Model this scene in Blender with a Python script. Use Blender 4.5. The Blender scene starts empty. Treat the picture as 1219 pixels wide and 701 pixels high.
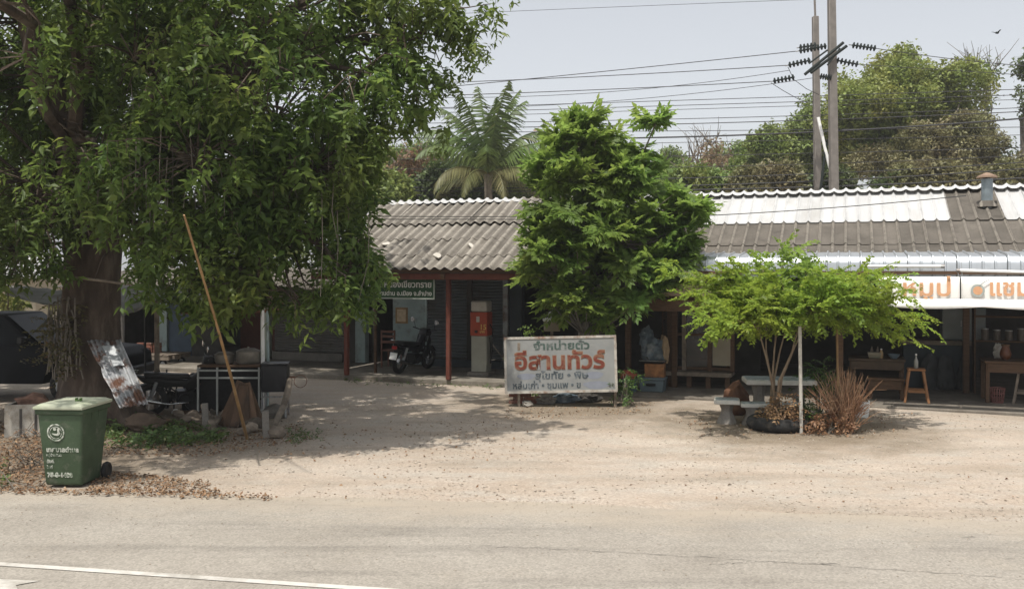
import bpy, bmesh, math, random
import numpy as np
from mathutils import Vector, Matrix, noise as mnoise
R = math.radians
rng = np.random.default_rng(11)
random.seed(11)
sc = bpy.context.scene
COL = sc.collection

# ------------------------------------------------------------------ camera
H = 2.6                      # eye height, metres
FPX = 1100.0                 # focal length in photograph pixels (1219 wide)
HZ = 320.0                   # row of the horizon
cam = bpy.data.cameras.new('Camera')
cam.sensor_width = 36.0
cam.lens = 36.0 * FPX / 1219.0
cam.shift_y = -(350.5 - HZ) / 1219.0
cam.clip_end = 3000
cam.clip_start = 0.05
camo = bpy.data.objects.new('Camera', cam)
COL.objects.link(camo)
camo.location = (0, 0, H)
camo.rotation_euler = (R(90), 0, 0)
sc.camera = camo

# ------------------------------------------------------------------ world and sun
SUN_TO = Vector((-0.18, -0.36, 1.0)).normalized()      # towards the sun
w = bpy.data.worlds.new('World')
sc.world = w
w.use_nodes = True
nt = w.node_tree
nt.nodes.clear()
sky = nt.nodes.new('ShaderNodeTexSky')
sky.sky_type = 'NISHITA'
sky.sun_disc = False
sky.sun_elevation = math.asin(SUN_TO.z)
sky.sun_rotation = math.atan2(SUN_TO.x, SUN_TO.y)
sky.altitude = 0
sky.air_density = 1.0
sky.dust_density = 3.0
sky.ozone_density = 0.5
hs = nt.nodes.new('ShaderNodeHueSaturation')
hs.inputs['Saturation'].default_value = 0.24
bg = nt.nodes.new('ShaderNodeBackground')
bg.inputs['Strength'].default_value = 0.14
wo = nt.nodes.new('ShaderNodeOutputWorld')
nt.links.new(sky.outputs[0], hs.inputs['Color'])
nt.links.new(hs.outputs[0], bg.inputs['Color'])
nt.links.new(bg.outputs[0], wo.inputs['Surface'])
sl = bpy.data.lights.new('sun', 'SUN')
sl.energy = 3.35
sl.angle = R(0.6)
sl.color = (1.0, 0.95, 0.87)
so = bpy.data.objects.new('sun', sl)
COL.objects.link(so)
so.rotation_euler = (-SUN_TO).to_track_quat('-Z', 'Y').to_euler()
so.location = (0, 0, 30)
sc.view_settings.view_transform = 'Standard'
sc.view_settings.look = 'None'
sc.view_settings.gamma = 1.0
sc.view_settings.exposure = 0.45
sc.view_settings.use_curve_mapping = False
sc.cycles.use_denoising = True
sc.cycles.max_bounces = 6
sc.cycles.diffuse_bounces = 3
sc.cycles.glossy_bounces = 2
sc.cycles.transmission_bounces = 3
sc.cycles.transparent_max_bounces = 8

# ------------------------------------------------------------------ measuring helpers
def P(px, py, Y):
    """point at depth Y metres seen at photo position px, py"""
    return Vector(((px - 609.5) / FPX * Y, Y, H - (py - HZ) / FPX * Y))
def G(px, py, z=0.0):
    """point at height z seen at px, py"""
    Y = (H - z) * FPX / (py - HZ)
    return Vector(((px - 609.5) / FPX * Y, Y, z))
TH = R(20.0)
CT, ST = math.cos(TH), math.sin(TH)
BO = Vector((-1.42, 20.7, 0))        # origin of the row of shops: foot of the red post
def B(U, V, z=0.0):
    return Vector((BO.x + U * CT + V * ST, BO.y - U * ST + V * CT, z))
def BU(px, V):
    a = (px - 609.5) / FPX
    return (a * (BO.y + CT * V) - BO.x - ST * V) / (CT + ST * a)
def BZ(px, py, V):
    U = BU(px, V)
    Y = BO.y - U * ST + V * CT
    return H - (py - HZ) / FPX * Y

# ------------------------------------------------------------------ mesh helpers
class MB:
    def __init__(s):
        s.v = []; s.f = []
    def add(s, vs, fs, M=None):
        o = len(s.v)
        if M is not None:
            vs = [M @ Vector(p) for p in vs]
        s.v += [tuple(p) for p in vs]
        s.f += [tuple(i + o for i in f) for f in fs]
        return s
    def bb(s, x0, x1, y0, y1, z0, z1, M=None):
        vs = [(x0,y0,z0),(x1,y0,z0),(x1,y1,z0),(x0,y1,z0),(x0,y0,z1),(x1,y0,z1),(x1,y1,z1),(x0,y1,z1)]
        return s.add(vs, [(0,3,2,1),(4,5,6,7),(0,1,5,4),(1,2,6,5),(2,3,7,6),(3,0,4,7)], M)
    def frustum(s, x0, x1, y0, y1, z0, X0, X1, Y0, Y1, z1, M=None):
        vs = [(x0,y0,z0),(x1,y0,z0),(x1,y1,z0),(x0,y1,z0),(X0,Y0,z1),(X1,Y0,z1),(X1,Y1,z1),(X0,Y1,z1)]
        return s.add(vs, [(0,3,2,1),(4,5,6,7),(0,1,5,4),(1,2,6,5),(2,3,7,6),(3,0,4,7)], M)
    def tube(s, pts, r, n=8, cap=True):
        pts = [Vector(p) for p in pts]
        if not hasattr(r, '__len__'): r = [r] * len(pts)
        vs = []; fs = []
        ref = None
        for i, p in enumerate(pts):
            d = (pts[min(i+1, len(pts)-1)] - pts[max(i-1, 0)])
            d = d.normalized() if d.length > 1e-9 else Vector((0,0,1))
            if ref is None:
                ref = d.orthogonal().normalized()
            a = (ref - d * ref.dot(d))
            a = a.normalized() if a.length > 1e-6 else d.orthogonal().normalized()
            ref = a
            b = d.cross(a)
            for k in range(n):
                t = 2 * math.pi * k / n
                vs.append(p + (a * math.cos(t) + b * math.sin(t)) * r[i])
        for i in range(len(pts) - 1):
            for k in range(n):
                fs.append((i*n+k, i*n+(k+1)%n, (i+1)*n+(k+1)%n, (i+1)*n+k))
        if cap:
            fs.append(tuple(range(n-1, -1, -1)))
            fs.append(tuple(range((len(pts)-1)*n, len(pts)*n)))
        return s.add(vs, fs)
    def lathe(s, prof, n=16, M=None):
        vs = []; fs = []
        for (r, z) in prof:
            for k in range(n):
                t = 2 * math.pi * k / n
                vs.append((r*math.cos(t), r*math.sin(t), z))
        for i in range(len(prof)-1):
            for k in range(n):
                fs.append((i*n+k, i*n+(k+1)%n, (i+1)*n+(k+1)%n, (i+1)*n+k))
        fs.append(tuple(range(n-1, -1, -1)))
        fs.append(tuple(range((len(prof)-1)*n, len(prof)*n)))
        return s.add(vs, fs, M)
    def torus(s, R0, r0, n=24, m=10, M=None, sq=1.0):
        vs = []; fs = []
        for i in range(n):
            t = 2*math.pi*i/n
            for j in range(m):
                q = 2*math.pi*j/m
                rr = R0 + r0*math.cos(q)
                vs.append((rr*math.cos(t), rr*math.sin(t), r0*sq*math.sin(q)))
        for i in range(n):
            for j in range(m):
                fs.append((i*m+j, ((i+1)%n)*m+j, ((i+1)%n)*m+(j+1)%m, i*m+(j+1)%m))
        return s.add(vs, fs, M)
    def prism(s, poly, y0, y1, M=None):
        """polygon in x,z extruded along y"""
        n = len(poly)
        vs = [(x, y0, z) for x, z in poly] + [(x, y1, z) for x, z in poly]
        fs = [tuple(range(n)), tuple(range(2*n-1, n-1, -1))]
        for i in range(n):
            j = (i+1) % n
            fs.append((i, i+n, j+n, j))
        return s.add(vs, fs, M)
    def build(s, name, m, parent=None, bevel=0, smooth=True, ang=0.7, seg=1):
        me = bpy.data.meshes.new(name)
        me.from_pydata(s.v, [], s.f)
        bm = bmesh.new(); bm.from_mesh(me)
        bmesh.ops.recalc_face_normals(bm, faces=bm.faces)
        if bevel:
            es = [e for e in bm.edges if len(e.link_faces) == 2 and e.calc_face_angle(0) > 0.5]
            bmesh.ops.bevel(bm, geom=es, offset=bevel, segments=seg, profile=0.6, affect='EDGES')
        bm.to_mesh(me); bm.free()
        if smooth:
            me.shade_smooth(); me.set_sharp_from_angle(angle=ang)
        me.materials.append(m)
        return link(name, me, parent)

def link(name, me, parent=None):
    o = bpy.data.objects.new(name, me)
    COL.objects.link(o)
    if parent is not None: o.parent = parent
    return o
def np_mesh(name, V, Fq, m, parent=None, smooth=False):
    me = bpy.data.meshes.new(name)
    V = np.asarray(V, dtype=np.float32); Fq = np.asarray(Fq, dtype=np.int32)
    k = Fq.shape[1]
    me.vertices.add(len(V)); me.vertices.foreach_set('co', V.ravel())
    me.loops.add(Fq.size); me.loops.foreach_set('vertex_index', Fq.ravel())
    me.polygons.add(len(Fq)); me.polygons.foreach_set('loop_start', np.arange(len(Fq), dtype=np.int32) * k)
    me.update(calc_edges=True)
    if smooth: me.shade_smooth()
    me.materials.append(m)
    return link(name, me, parent)
def tag(o, label=None, cat=None, group=None, kind=None):
    if label: o['label'] = label
    if cat: o['category'] = cat
    if group: o['group'] = group
    if kind: o['kind'] = kind
    return o
def thing(name, label, cat, loc=(0,0,0), rz=0, group=None, rot=None):
    o = bpy.data.objects.new(name, None)
    COL.objects.link(o)
    o.location = loc
    o.rotation_euler = rot if rot else (0, 0, rz)
    o.empty_display_size = 0.2
    return tag(o, label, cat, group)
def copy_tree(o, parent=None):
    c = o.copy(); COL.objects.link(c)
    if parent is not None: c.parent = parent
    for ch in list(o.children): copy_tree(ch, c)
    return c
def text(body, size, m, parent, loc, rot=(R(90),0,0), bold=0.02, align='LEFT', sx=1.0, name='lettering', ext=0.002):
    c = bpy.data.curves.new('lettering', 'FONT')
    c.body = body; c.size = size; c.resolution_u = 3; c.offset = bold * size
    c.align_x = align; c.extrude = ext
    t = bpy.data.objects.new('lettering_source', c)
    COL.objects.link(t)
    dg = bpy.context.evaluated_depsgraph_get(); dg.update()
    me = bpy.data.meshes.new_from_object(t.evaluated_get(dg))
    bpy.data.objects.remove(t); bpy.data.curves.remove(c)
    me.materials.clear(); me.materials.append(m)
    o = link(name, me, parent)
    o.location = loc; o.rotation_euler = rot; o.scale = (sx, 1, 1)
    return o
def rot_to(d):
    return Vector(d).to_track_quat('Z', 'Y').to_matrix().to_4x4()
def TM(loc, rz=0, rx=0, ry=0):
    return Matrix.Translation(loc) @ Matrix.Rotation(rz,4,'Z') @ Matrix.Rotation(ry,4,'Y') @ Matrix.Rotation(rx,4,'X')

# ------------------------------------------------------------------ materials
MATS = {}
def mat(name, c, rough=0.8, metal=0.0, var=0.25, scale=6.0, bump=0.15, c2=None, s2=1.2, lo=0.5, hi=0.68, rnd=0.0, stretch=None, spec=0.3, bscale=None, fine=0.0, world=False, rib=None):
    if name in MATS: return MATS[name]
    m = bpy.data.materials.new(name); m.use_nodes = True
    t = m.node_tree; n = t.nodes; L = t.links
    p = n['Principled BSDF']
    p.inputs['Roughness'].default_value = rough
    p.inputs['Metallic'].default_value = metal
    p.inputs['Specular IOR Level'].default_value = spec
    tc = n.new('ShaderNodeTexCoord')
    mp = n.new('ShaderNodeMapping')
    if world:
        ge = n.new('ShaderNodeNewGeometry'); L.new(ge.outputs['Position'], mp.inputs[0])
    else:
        L.new(tc.outputs['Object'], mp.inputs[0])
    if stretch: mp.inputs['Scale'].default_value = stretch
    oi = n.new('ShaderNodeObjectInfo')
    ad = n.new('ShaderNodeVectorMath'); ad.operation = 'ADD'
    mu = n.new('ShaderNodeVectorMath'); mu.operation = 'SCALE'
    cmb = n.new('ShaderNodeCombineXYZ')
    for i in range(3): L.new(oi.outputs['Random'], cmb.inputs[i])
    L.new(cmb.outputs[0], mu.inputs[0]); mu.inputs['Scale'].default_value = 0.0 if world else 37.0
    L.new(mp.outputs[0], ad.inputs[0]); L.new(mu.outputs[0], ad.inputs[1])
    def nz(s, d=6, rg=0.6):
        q = n.new('ShaderNodeTexNoise'); q.inputs['Scale'].default_value = s
        q.inputs['Detail'].default_value = d; q.inputs['Roughness'].default_value = rg
        L.new(ad.outputs[0], q.inputs['Vector']); return q
    n1 = nz(scale)
    r1 = n.new('ShaderNodeValToRGB')
    r1.color_ramp.elements[0].position = 0.28; r1.color_ramp.elements[1].position = 0.72
    a = [max(0, x*(1-var)) for x in c]; b = [min(1, x*(1+var)) for x in c]
    r1.color_ramp.elements[0].color = (*a, 1); r1.color_ramp.elements[1].color = (*b, 1)
    L.new(n1.outputs['Fac'], r1.inputs[0])
    out = r1.outputs[0]
    if c2:
        n2 = nz(s2, 8, 0.65)
        r2 = n.new('ShaderNodeValToRGB')
        r2.color_ramp.elements[0].position = lo; r2.color_ramp.elements[1].position = hi
        r2.color_ramp.elements[0].color = (0,0,0,1); r2.color_ramp.elements[1].color = (1,1,1,1)
        L.new(n2.outputs['Fac'], r2.inputs[0])
        mx = n.new('ShaderNodeMix'); mx.data_type = 'RGBA'
        L.new(r2.outputs[0], mx.inputs['Factor']); L.new(out, mx.inputs['A']); mx.inputs['B'].default_value = (*c2, 1)
        out = mx.outputs['Result']
    if fine:
        n3 = nz(scale*14, 3, 0.7)
        mx3 = n.new('ShaderNodeMix'); mx3.data_type = 'RGBA'; mx3.blend_type = 'OVERLAY'
        mx3.inputs['Factor'].default_value = fine
        L.new(out, mx3.inputs['A']); L.new(n3.outputs['Fac'], mx3.inputs['B'])
        out = mx3.outputs['Result']
    if rib:                                   # painted light on crests and shade in troughs, along with wear and dirt
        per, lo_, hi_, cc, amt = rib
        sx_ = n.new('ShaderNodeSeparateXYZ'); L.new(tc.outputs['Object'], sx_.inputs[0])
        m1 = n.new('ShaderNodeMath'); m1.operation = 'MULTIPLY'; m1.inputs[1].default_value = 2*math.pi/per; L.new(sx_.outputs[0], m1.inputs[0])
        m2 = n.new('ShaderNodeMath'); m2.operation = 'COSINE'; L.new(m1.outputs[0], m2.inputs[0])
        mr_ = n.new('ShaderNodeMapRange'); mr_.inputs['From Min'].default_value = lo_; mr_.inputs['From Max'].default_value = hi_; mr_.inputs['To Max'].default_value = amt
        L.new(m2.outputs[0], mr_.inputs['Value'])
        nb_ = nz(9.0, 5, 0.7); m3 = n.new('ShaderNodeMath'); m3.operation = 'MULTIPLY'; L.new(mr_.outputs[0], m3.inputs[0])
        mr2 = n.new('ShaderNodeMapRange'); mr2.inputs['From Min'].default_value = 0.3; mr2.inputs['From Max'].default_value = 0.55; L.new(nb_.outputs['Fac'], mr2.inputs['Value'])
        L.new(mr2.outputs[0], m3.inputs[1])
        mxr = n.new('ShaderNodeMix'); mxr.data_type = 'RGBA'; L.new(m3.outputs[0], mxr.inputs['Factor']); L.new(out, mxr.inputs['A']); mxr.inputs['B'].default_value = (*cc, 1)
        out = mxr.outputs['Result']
    if rnd:
        hv = n.new('ShaderNodeHueSaturation')
        mr = n.new('ShaderNodeMapRange'); mr.inputs['To Min'].default_value = 1-rnd; mr.inputs['To Max'].default_value = 1+rnd
        L.new(oi.outputs['Random'], mr.inputs['Value']); L.new(mr.outputs[0], hv.inputs['Value'])
        L.new(out, hv.inputs['Color']); out = hv.outputs[0]
    L.new(out, p.inputs['Base Color'])
    if bump:
        nb = nz(bscale or scale*3, 8, 0.7)
        bp = n.new('ShaderNodeBump'); bp.inputs['Strength'].default_value = bump; bp.inputs['Distance'].default_value = 0.02
        L.new(nb.outputs['Fac'], bp.inputs['Height']); L.new(bp.outputs[0], p.inputs['Normal'])
    MATS[name] = m
    return m
def leafmat(name, c, var=0.35, c2=None, trans=0.4, rough=0.5, hue=0.02):
    m = bpy.data.materials.new(name); m.use_nodes = True
    t = m.node_tree; n = t.nodes; L = t.links
    p = n['Principled BSDF']; p.inputs['Roughness'].default_value = rough; p.inputs['Specular IOR Level'].default_value = 0.35
    ge = n.new('ShaderNodeNewGeometry')
    ra = n.new('ShaderNodeValToRGB')
    ra.color_ramp.elements[0].color = (*[x*(1-var) for x in c], 1)
    ra.color_ramp.elements[1].color = (*[min(1, x*(1+var)) for x in c], 1)
    if c2:
        e = ra.color_ramp.elements.new(0.93); e.color = (*[min(1, x*(1+var)) for x in c], 1)
        ra.color_ramp.elements[-1].color = (*c2, 1)
    L.new(ge.outputs['Random Per Island'], ra.inputs[0])
    nz = n.new('ShaderNodeTexNoise'); nz.inputs['Scale'].default_value = 0.6; nz.inputs['Detail'].default_value = 3
    L.new(ge.outputs['Position'], nz.inputs['Vector'])
    mr = n.new('ShaderNodeMapRange'); mr.inputs['From Min'].default_value = 0.3; mr.inputs['From Max'].default_value = 0.7
    mr.inputs['To Min'].default_value = 0.5 - hue; mr.inputs['To Max'].default_value = 0.5 + hue
    L.new(nz.outputs['Fac'], mr.inputs['Value'])
    hv = n.new('ShaderNodeHueSaturation'); L.new(mr.outputs[0], hv.inputs['Hue']); L.new(ra.outputs[0], hv.inputs['Color'])
    L.new(hv.outputs[0], p.inputs['Base Color'])
    tr = n.new('ShaderNodeBsdfTranslucent')
    hv2 = n.new('ShaderNodeHueSaturation'); hv2.inputs['Value'].default_value = 1.5; hv2.inputs['Hue'].default_value = 0.485
    L.new(hv.outputs[0], hv2.inputs['Color']); L.new(hv2.outputs[0], tr.inputs['Color'])
    mx = n.new('ShaderNodeMixShader'); mx.inputs[0].default_value = trans
    L.new(p.outputs[0], mx.inputs[1]); L.new(tr.outputs[0], mx.inputs[2])
    L.new(mx.outputs[0], n['Material Output'].inputs['Surface'])
    return m
def glassmat(name, c=(0.02,0.025,0.03), rough=0.08, alpha=0.5, spec=0.6):
    m = bpy.data.materials.new(name); m.use_nodes = True
    p = m.node_tree.nodes['Principled BSDF']
    p.inputs['Base Color'].default_value = (*c, 1); p.inputs['Roughness'].default_value = rough
    p.inputs['Alpha'].default_value = alpha; p.inputs['Specular IOR Level'].default_value = spec
    return m

concrete = mat('concrete', (0.20,0.185,0.165), 0.9, var=0.25, scale=5, c2=(0.11,0.10,0.085), s2=2.5, bump=0.3, fine=0.5)
concrete_pale = mat('concrete_pale', (0.36,0.34,0.30), 0.9, var=0.2, scale=5, c2=(0.2,0.17,0.13), s2=3, bump=0.25, fine=0.4)
polecrete = mat('pole_concrete', (0.17,0.155,0.14), 0.9, var=0.2, scale=4, bump=0.2)
redpaint = mat('red_oxide_paint', (0.135,0.042,0.028), 0.6, var=0.25, scale=7, c2=(0.10,0.05,0.035), s2=5, lo=0.55, hi=0.7)
shutterm = mat('shutter_grey', (0.135,0.15,0.158), 0.55, metal=0.2, var=0.18, scale=3, c2=(0.10,0.09,0.075), s2=1.5)
shutterb = mat('shutter_brown_grey', (0.17,0.165,0.155), 0.6, metal=0.1, var=0.18, scale=3, c2=(0.09,0.08,0.06), s2=1.5)
paleblue = mat('pale_blue_paint', (0.30,0.38,0.38), 0.7, var=0.12, scale=3, c2=(0.2,0.22,0.2), s2=2.5)
bluegrey = mat('blue_grey_paint', (0.045,0.057,0.066), 0.7, var=0.2, scale=3)
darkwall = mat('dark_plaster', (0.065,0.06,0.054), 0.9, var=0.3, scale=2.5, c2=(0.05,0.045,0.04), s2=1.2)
wood = mat('brown_timber', (0.095,0.056,0.033), 0.75, var=0.35, scale=5, stretch=(1,1,8), bump=0.3)
woodgrey = mat('grey_timber', (0.20,0.165,0.13), 0.85, var=0.35, scale=5, c2=(0.09,0.07,0.05), s2=3, bump=0.35)
orangewood = mat('orange_timber', (0.24,0.115,0.05), 0.6, var=0.25, scale=5, bump=0.2)
bamboo = mat('bamboo', (0.30,0.19,0.09), 0.6, var=0.3, scale=5, c2=(0.22,0.13,0.06), s2=4)
rust = mat('rust', (0.16,0.07,0.04), 0.9, var=0.4, scale=6, c2=(0.30,0.28,0.26), s2=2.2, lo=0.56, hi=0.66, bump=0.4)
steel = mat('dull_steel', (0.34,0.35,0.35), 0.5, metal=0.6, var=0.25, scale=6, c2=(0.16,0.10,0.07), s2=4)
galv = mat('galvanised', (0.50,0.525,0.545), 0.42, metal=0.8, var=0.1, scale=3, bump=0.05)
whitep = mat('white_paint', (0.78,0.78,0.76), 0.55, var=0.06, scale=4, c2=(0.55,0.54,0.5), s2=3, lo=0.58, hi=0.75)
black = mat('black_plastic', (0.012,0.012,0.013), 0.45, var=0.3, scale=6, bump=0.05)
blackmetal = mat('black_metal', (0.02,0.02,0.022), 0.4, metal=0.3, var=0.3, scale=6)
rubber = mat('rubber', (0.018,0.018,0.018), 0.85, var=0.3, scale=8, c2=(0.085,0.073,0.058), s2=5, lo=0.52, hi=0.75)
chrome = mat('chrome', (0.6,0.6,0.6), 0.2, metal=1.0, var=0.1, scale=6)
cream = mat('cream_board', (0.30,0.265,0.20), 0.8, var=0.1, scale=3, c2=(0.30,0.25,0.18), s2=2)
bark = mat('bark', (0.075,0.055,0.042), 0.95, var=0.5, scale=5, stretch=(1,1,0.3), c2=(0.14,0.115,0.09), s2=2.5, bump=0.9, bscale=9)
barkpale = mat('pale_bark', (0.20,0.155,0.11), 0.9, var=0.3, scale=8, c2=(0.17,0.12,0.08), s2=5, bump=0.4)
barkgrey = mat('grey_bark', (0.16,0.14,0.115), 0.95, var=0.3, scale=6, bump=0.5)
glass = glassmat('glass')
brickm = mat('brick', (0.20,0.085,0.06), 0.9, var=0.3, scale=12, rnd=0.25, c2=(0.2,0.15,0.12), s2=6, bump=0.3)

# ------------------------------------------------------------------ ground, road
def ground_material():
    m = bpy.data.materials.new('gravel_ground'); m.use_nodes = True
    t = m.node_tree; n = t.nodes; L = t.links
    p = n['Principled BSDF']; p.inputs['Roughness'].default_value = 0.95; p.inputs['Specular IOR Level'].default_value = 0.15
    ge = n.new('ShaderNodeNewGeometry')
    def nz(s, d=6, rg=0.6, st=None):
        q = n.new('ShaderNodeTexNoise'); q.inputs['Scale'].default_value = s; q.inputs['Detail'].default_value = d; q.inputs['Roughness'].default_value = rg
        if st:
            mp = n.new('ShaderNodeMapping'); mp.inputs['Scale'].default_value = st; mp.inputs['Rotation'].default_value = (0,0,R(10))
            L.new(ge.outputs['Position'], mp.inputs[0]); L.new(mp.outputs[0], q.inputs['Vector'])
        else: L.new(ge.outputs['Position'], q.inputs['Vector'])
        return q
    def ramp(src, p0, p1, c0, c1):
        r = n.new('ShaderNodeValToRGB'); r.color_ramp.elements[0].position = p0; r.color_ramp.elements[1].position = p1
        r.color_ramp.elements[0].color = (*c0,1); r.color_ramp.elements[1].color = (*c1,1)
        L.new(src, r.inputs[0]); return r.outputs[0]
    def mix(a, b, f, mode='MIX'):
        x = n.new('ShaderNodeMix'); x.data_type = 'RGBA'; x.blend_type = mode
        for s, k in ((a,'A'),(b,'B')):
            if isinstance(s, tuple): x.inputs[k].default_value = (*s,1)
            else: L.new(s, x.inputs[k])
        if isinstance(f, float): x.inputs['Factor'].default_value = f
        else: L.new(f, x.inputs['Factor'])
        return x.outputs['Result']
    base = ramp(nz(0.45, 8, 0.6, (1,2.2,1)).outputs['Fac'], 0.3, 0.7, (0.315,0.258,0.203), (0.40,0.342,0.286))
    grey = ramp(nz(1.1, 8, 0.7, (1,1.8,1)).outputs['Fac'], 0.45, 0.7, (0,0,0), (1,1,1))
    c = mix(base, (0.345,0.315,0.272), grey)
    rut = ramp(nz(0.8, 5, 0.6, (0.4,1.7,1)).outputs['Fac'], 0.5, 0.72, (0,0,0), (0.7,0.7,0.7))
    c = mix(c, (0.235,0.20,0.157), rut)
    pal = ramp(nz(0.7, 6, 0.6, (0.5,1.6,1)).outputs['Fac'], 0.55, 0.75, (0,0,0), (0.65,0.65,0.65))
    c = mix(c, (0.43,0.375,0.315), pal)
    # bare brown soil and humus around the tree feet
    for (cx_, cy_, r0_, r1_) in ((-7.4, 13.9, 1.6, 4.2), (4.6, 15.2, 0.5, 1.9), (1.2, 17.6, 0.3, 2.0)):
        ds = n.new('ShaderNodeVectorMath'); ds.operation = 'DISTANCE'; ds.inputs[1].default_value = (cx_, cy_, 0); L.new(ge.outputs['Position'], ds.inputs[0])
        nn = nz(1.6, 6, 0.65).outputs['Fac']
        ad_ = n.new('ShaderNodeMath'); ad_.operation = 'MULTIPLY_ADD'; ad_.inputs[1].default_value = 3.0; L.new(nn, ad_.inputs[0]); L.new(ds.outputs['Value'], ad_.inputs[2])
        mr = n.new('ShaderNodeMapRange'); mr.inputs['From Min'].default_value = r0_+2.2; mr.inputs['From Max'].default_value = r1_+2.4; mr.inputs['To Min'].default_value = 0.85; mr.inputs['To Max'].default_value = 0.0
        L.new(ad_.outputs[0], mr.inputs['Value'])
        c = mix(c, (0.165,0.130,0.092), mr.outputs[0])
    st = ramp(nz(38, 2, 0.6).outputs['Fac'], 0.3, 0.7, (0.25,0.25,0.25), (0.75,0.75,0.75))
    c = mix(c, st, 0.30, 'OVERLAY')
    vo = n.new('ShaderNodeTexVoronoi'); vo.inputs['Scale'].default_value = 26; L.new(ge.outputs['Position'], vo.inputs['Vector'])
    sp = ramp(vo.outputs['Color'], 0.0, 1.0, (0.32,0.32,0.32), (0.68,0.68,0.68))
    c = mix(c, sp, 0.28, 'OVERLAY')
    L.new(c, p.inputs['Base Color'])
    bp = n.new('ShaderNodeBump'); bp.inputs['Strength'].default_value = 0.4; bp.inputs['Distance'].default_value = 0.02
    nb = nz(16, 8, 0.75); L.new(nb.outputs['Fac'], bp.inputs['Height']); L.new(bp.outputs[0], p.inputs['Normal'])
    return m
gm = ground_material()
xs = np.concatenate([[-900,-300,-100,-60,-40,-30], np.arange(-24, 24.1, 0.5), [30,40,60,100,300,900]])
ys = np.concatenate([[-300,-60,-20], np.arange(0, 34.1, 0.5), [40,60,100,300,1500]])
VX, VY = np.meshgrid(xs, ys)
VZ = np.zeros_like(VX)
for i in range(VX.shape[0]):
    for j in range(VX.shape[1]):
        x, y = VX[i,j], VY[i,j]
        if 10.2 < y < 20 and abs(x) < 14:
            VZ[i,j] = 0.03 * mnoise.noise(Vector((x*0.35, y*0.5, 0))) + 0.012 * mnoise.noise(Vector((x*1.3, y*1.3, 3)))
nr, nc = VX.shape
idx = np.arange(nr*nc).reshape(nr, nc)
Fq = np.stack([idx[:-1,:-1], idx[:-1,1:], idx[1:,1:], idx[1:,:-1]], -1).reshape(-1,4)
g = np_mesh('ground', np.stack([VX,VY,VZ], -1).reshape(-1,3), Fq, gm, smooth=True)
tag(g, kind='structure')
def gz(x, y):
    if 10.2 < y < 20 and abs(x) < 14:
        return 0.03 * mnoise.noise(Vector((x*0.35, y*0.5, 0))) + 0.012 * mnoise.noise(Vector((x*1.3, y*1.3, 3)))
    return 0.0

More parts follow.
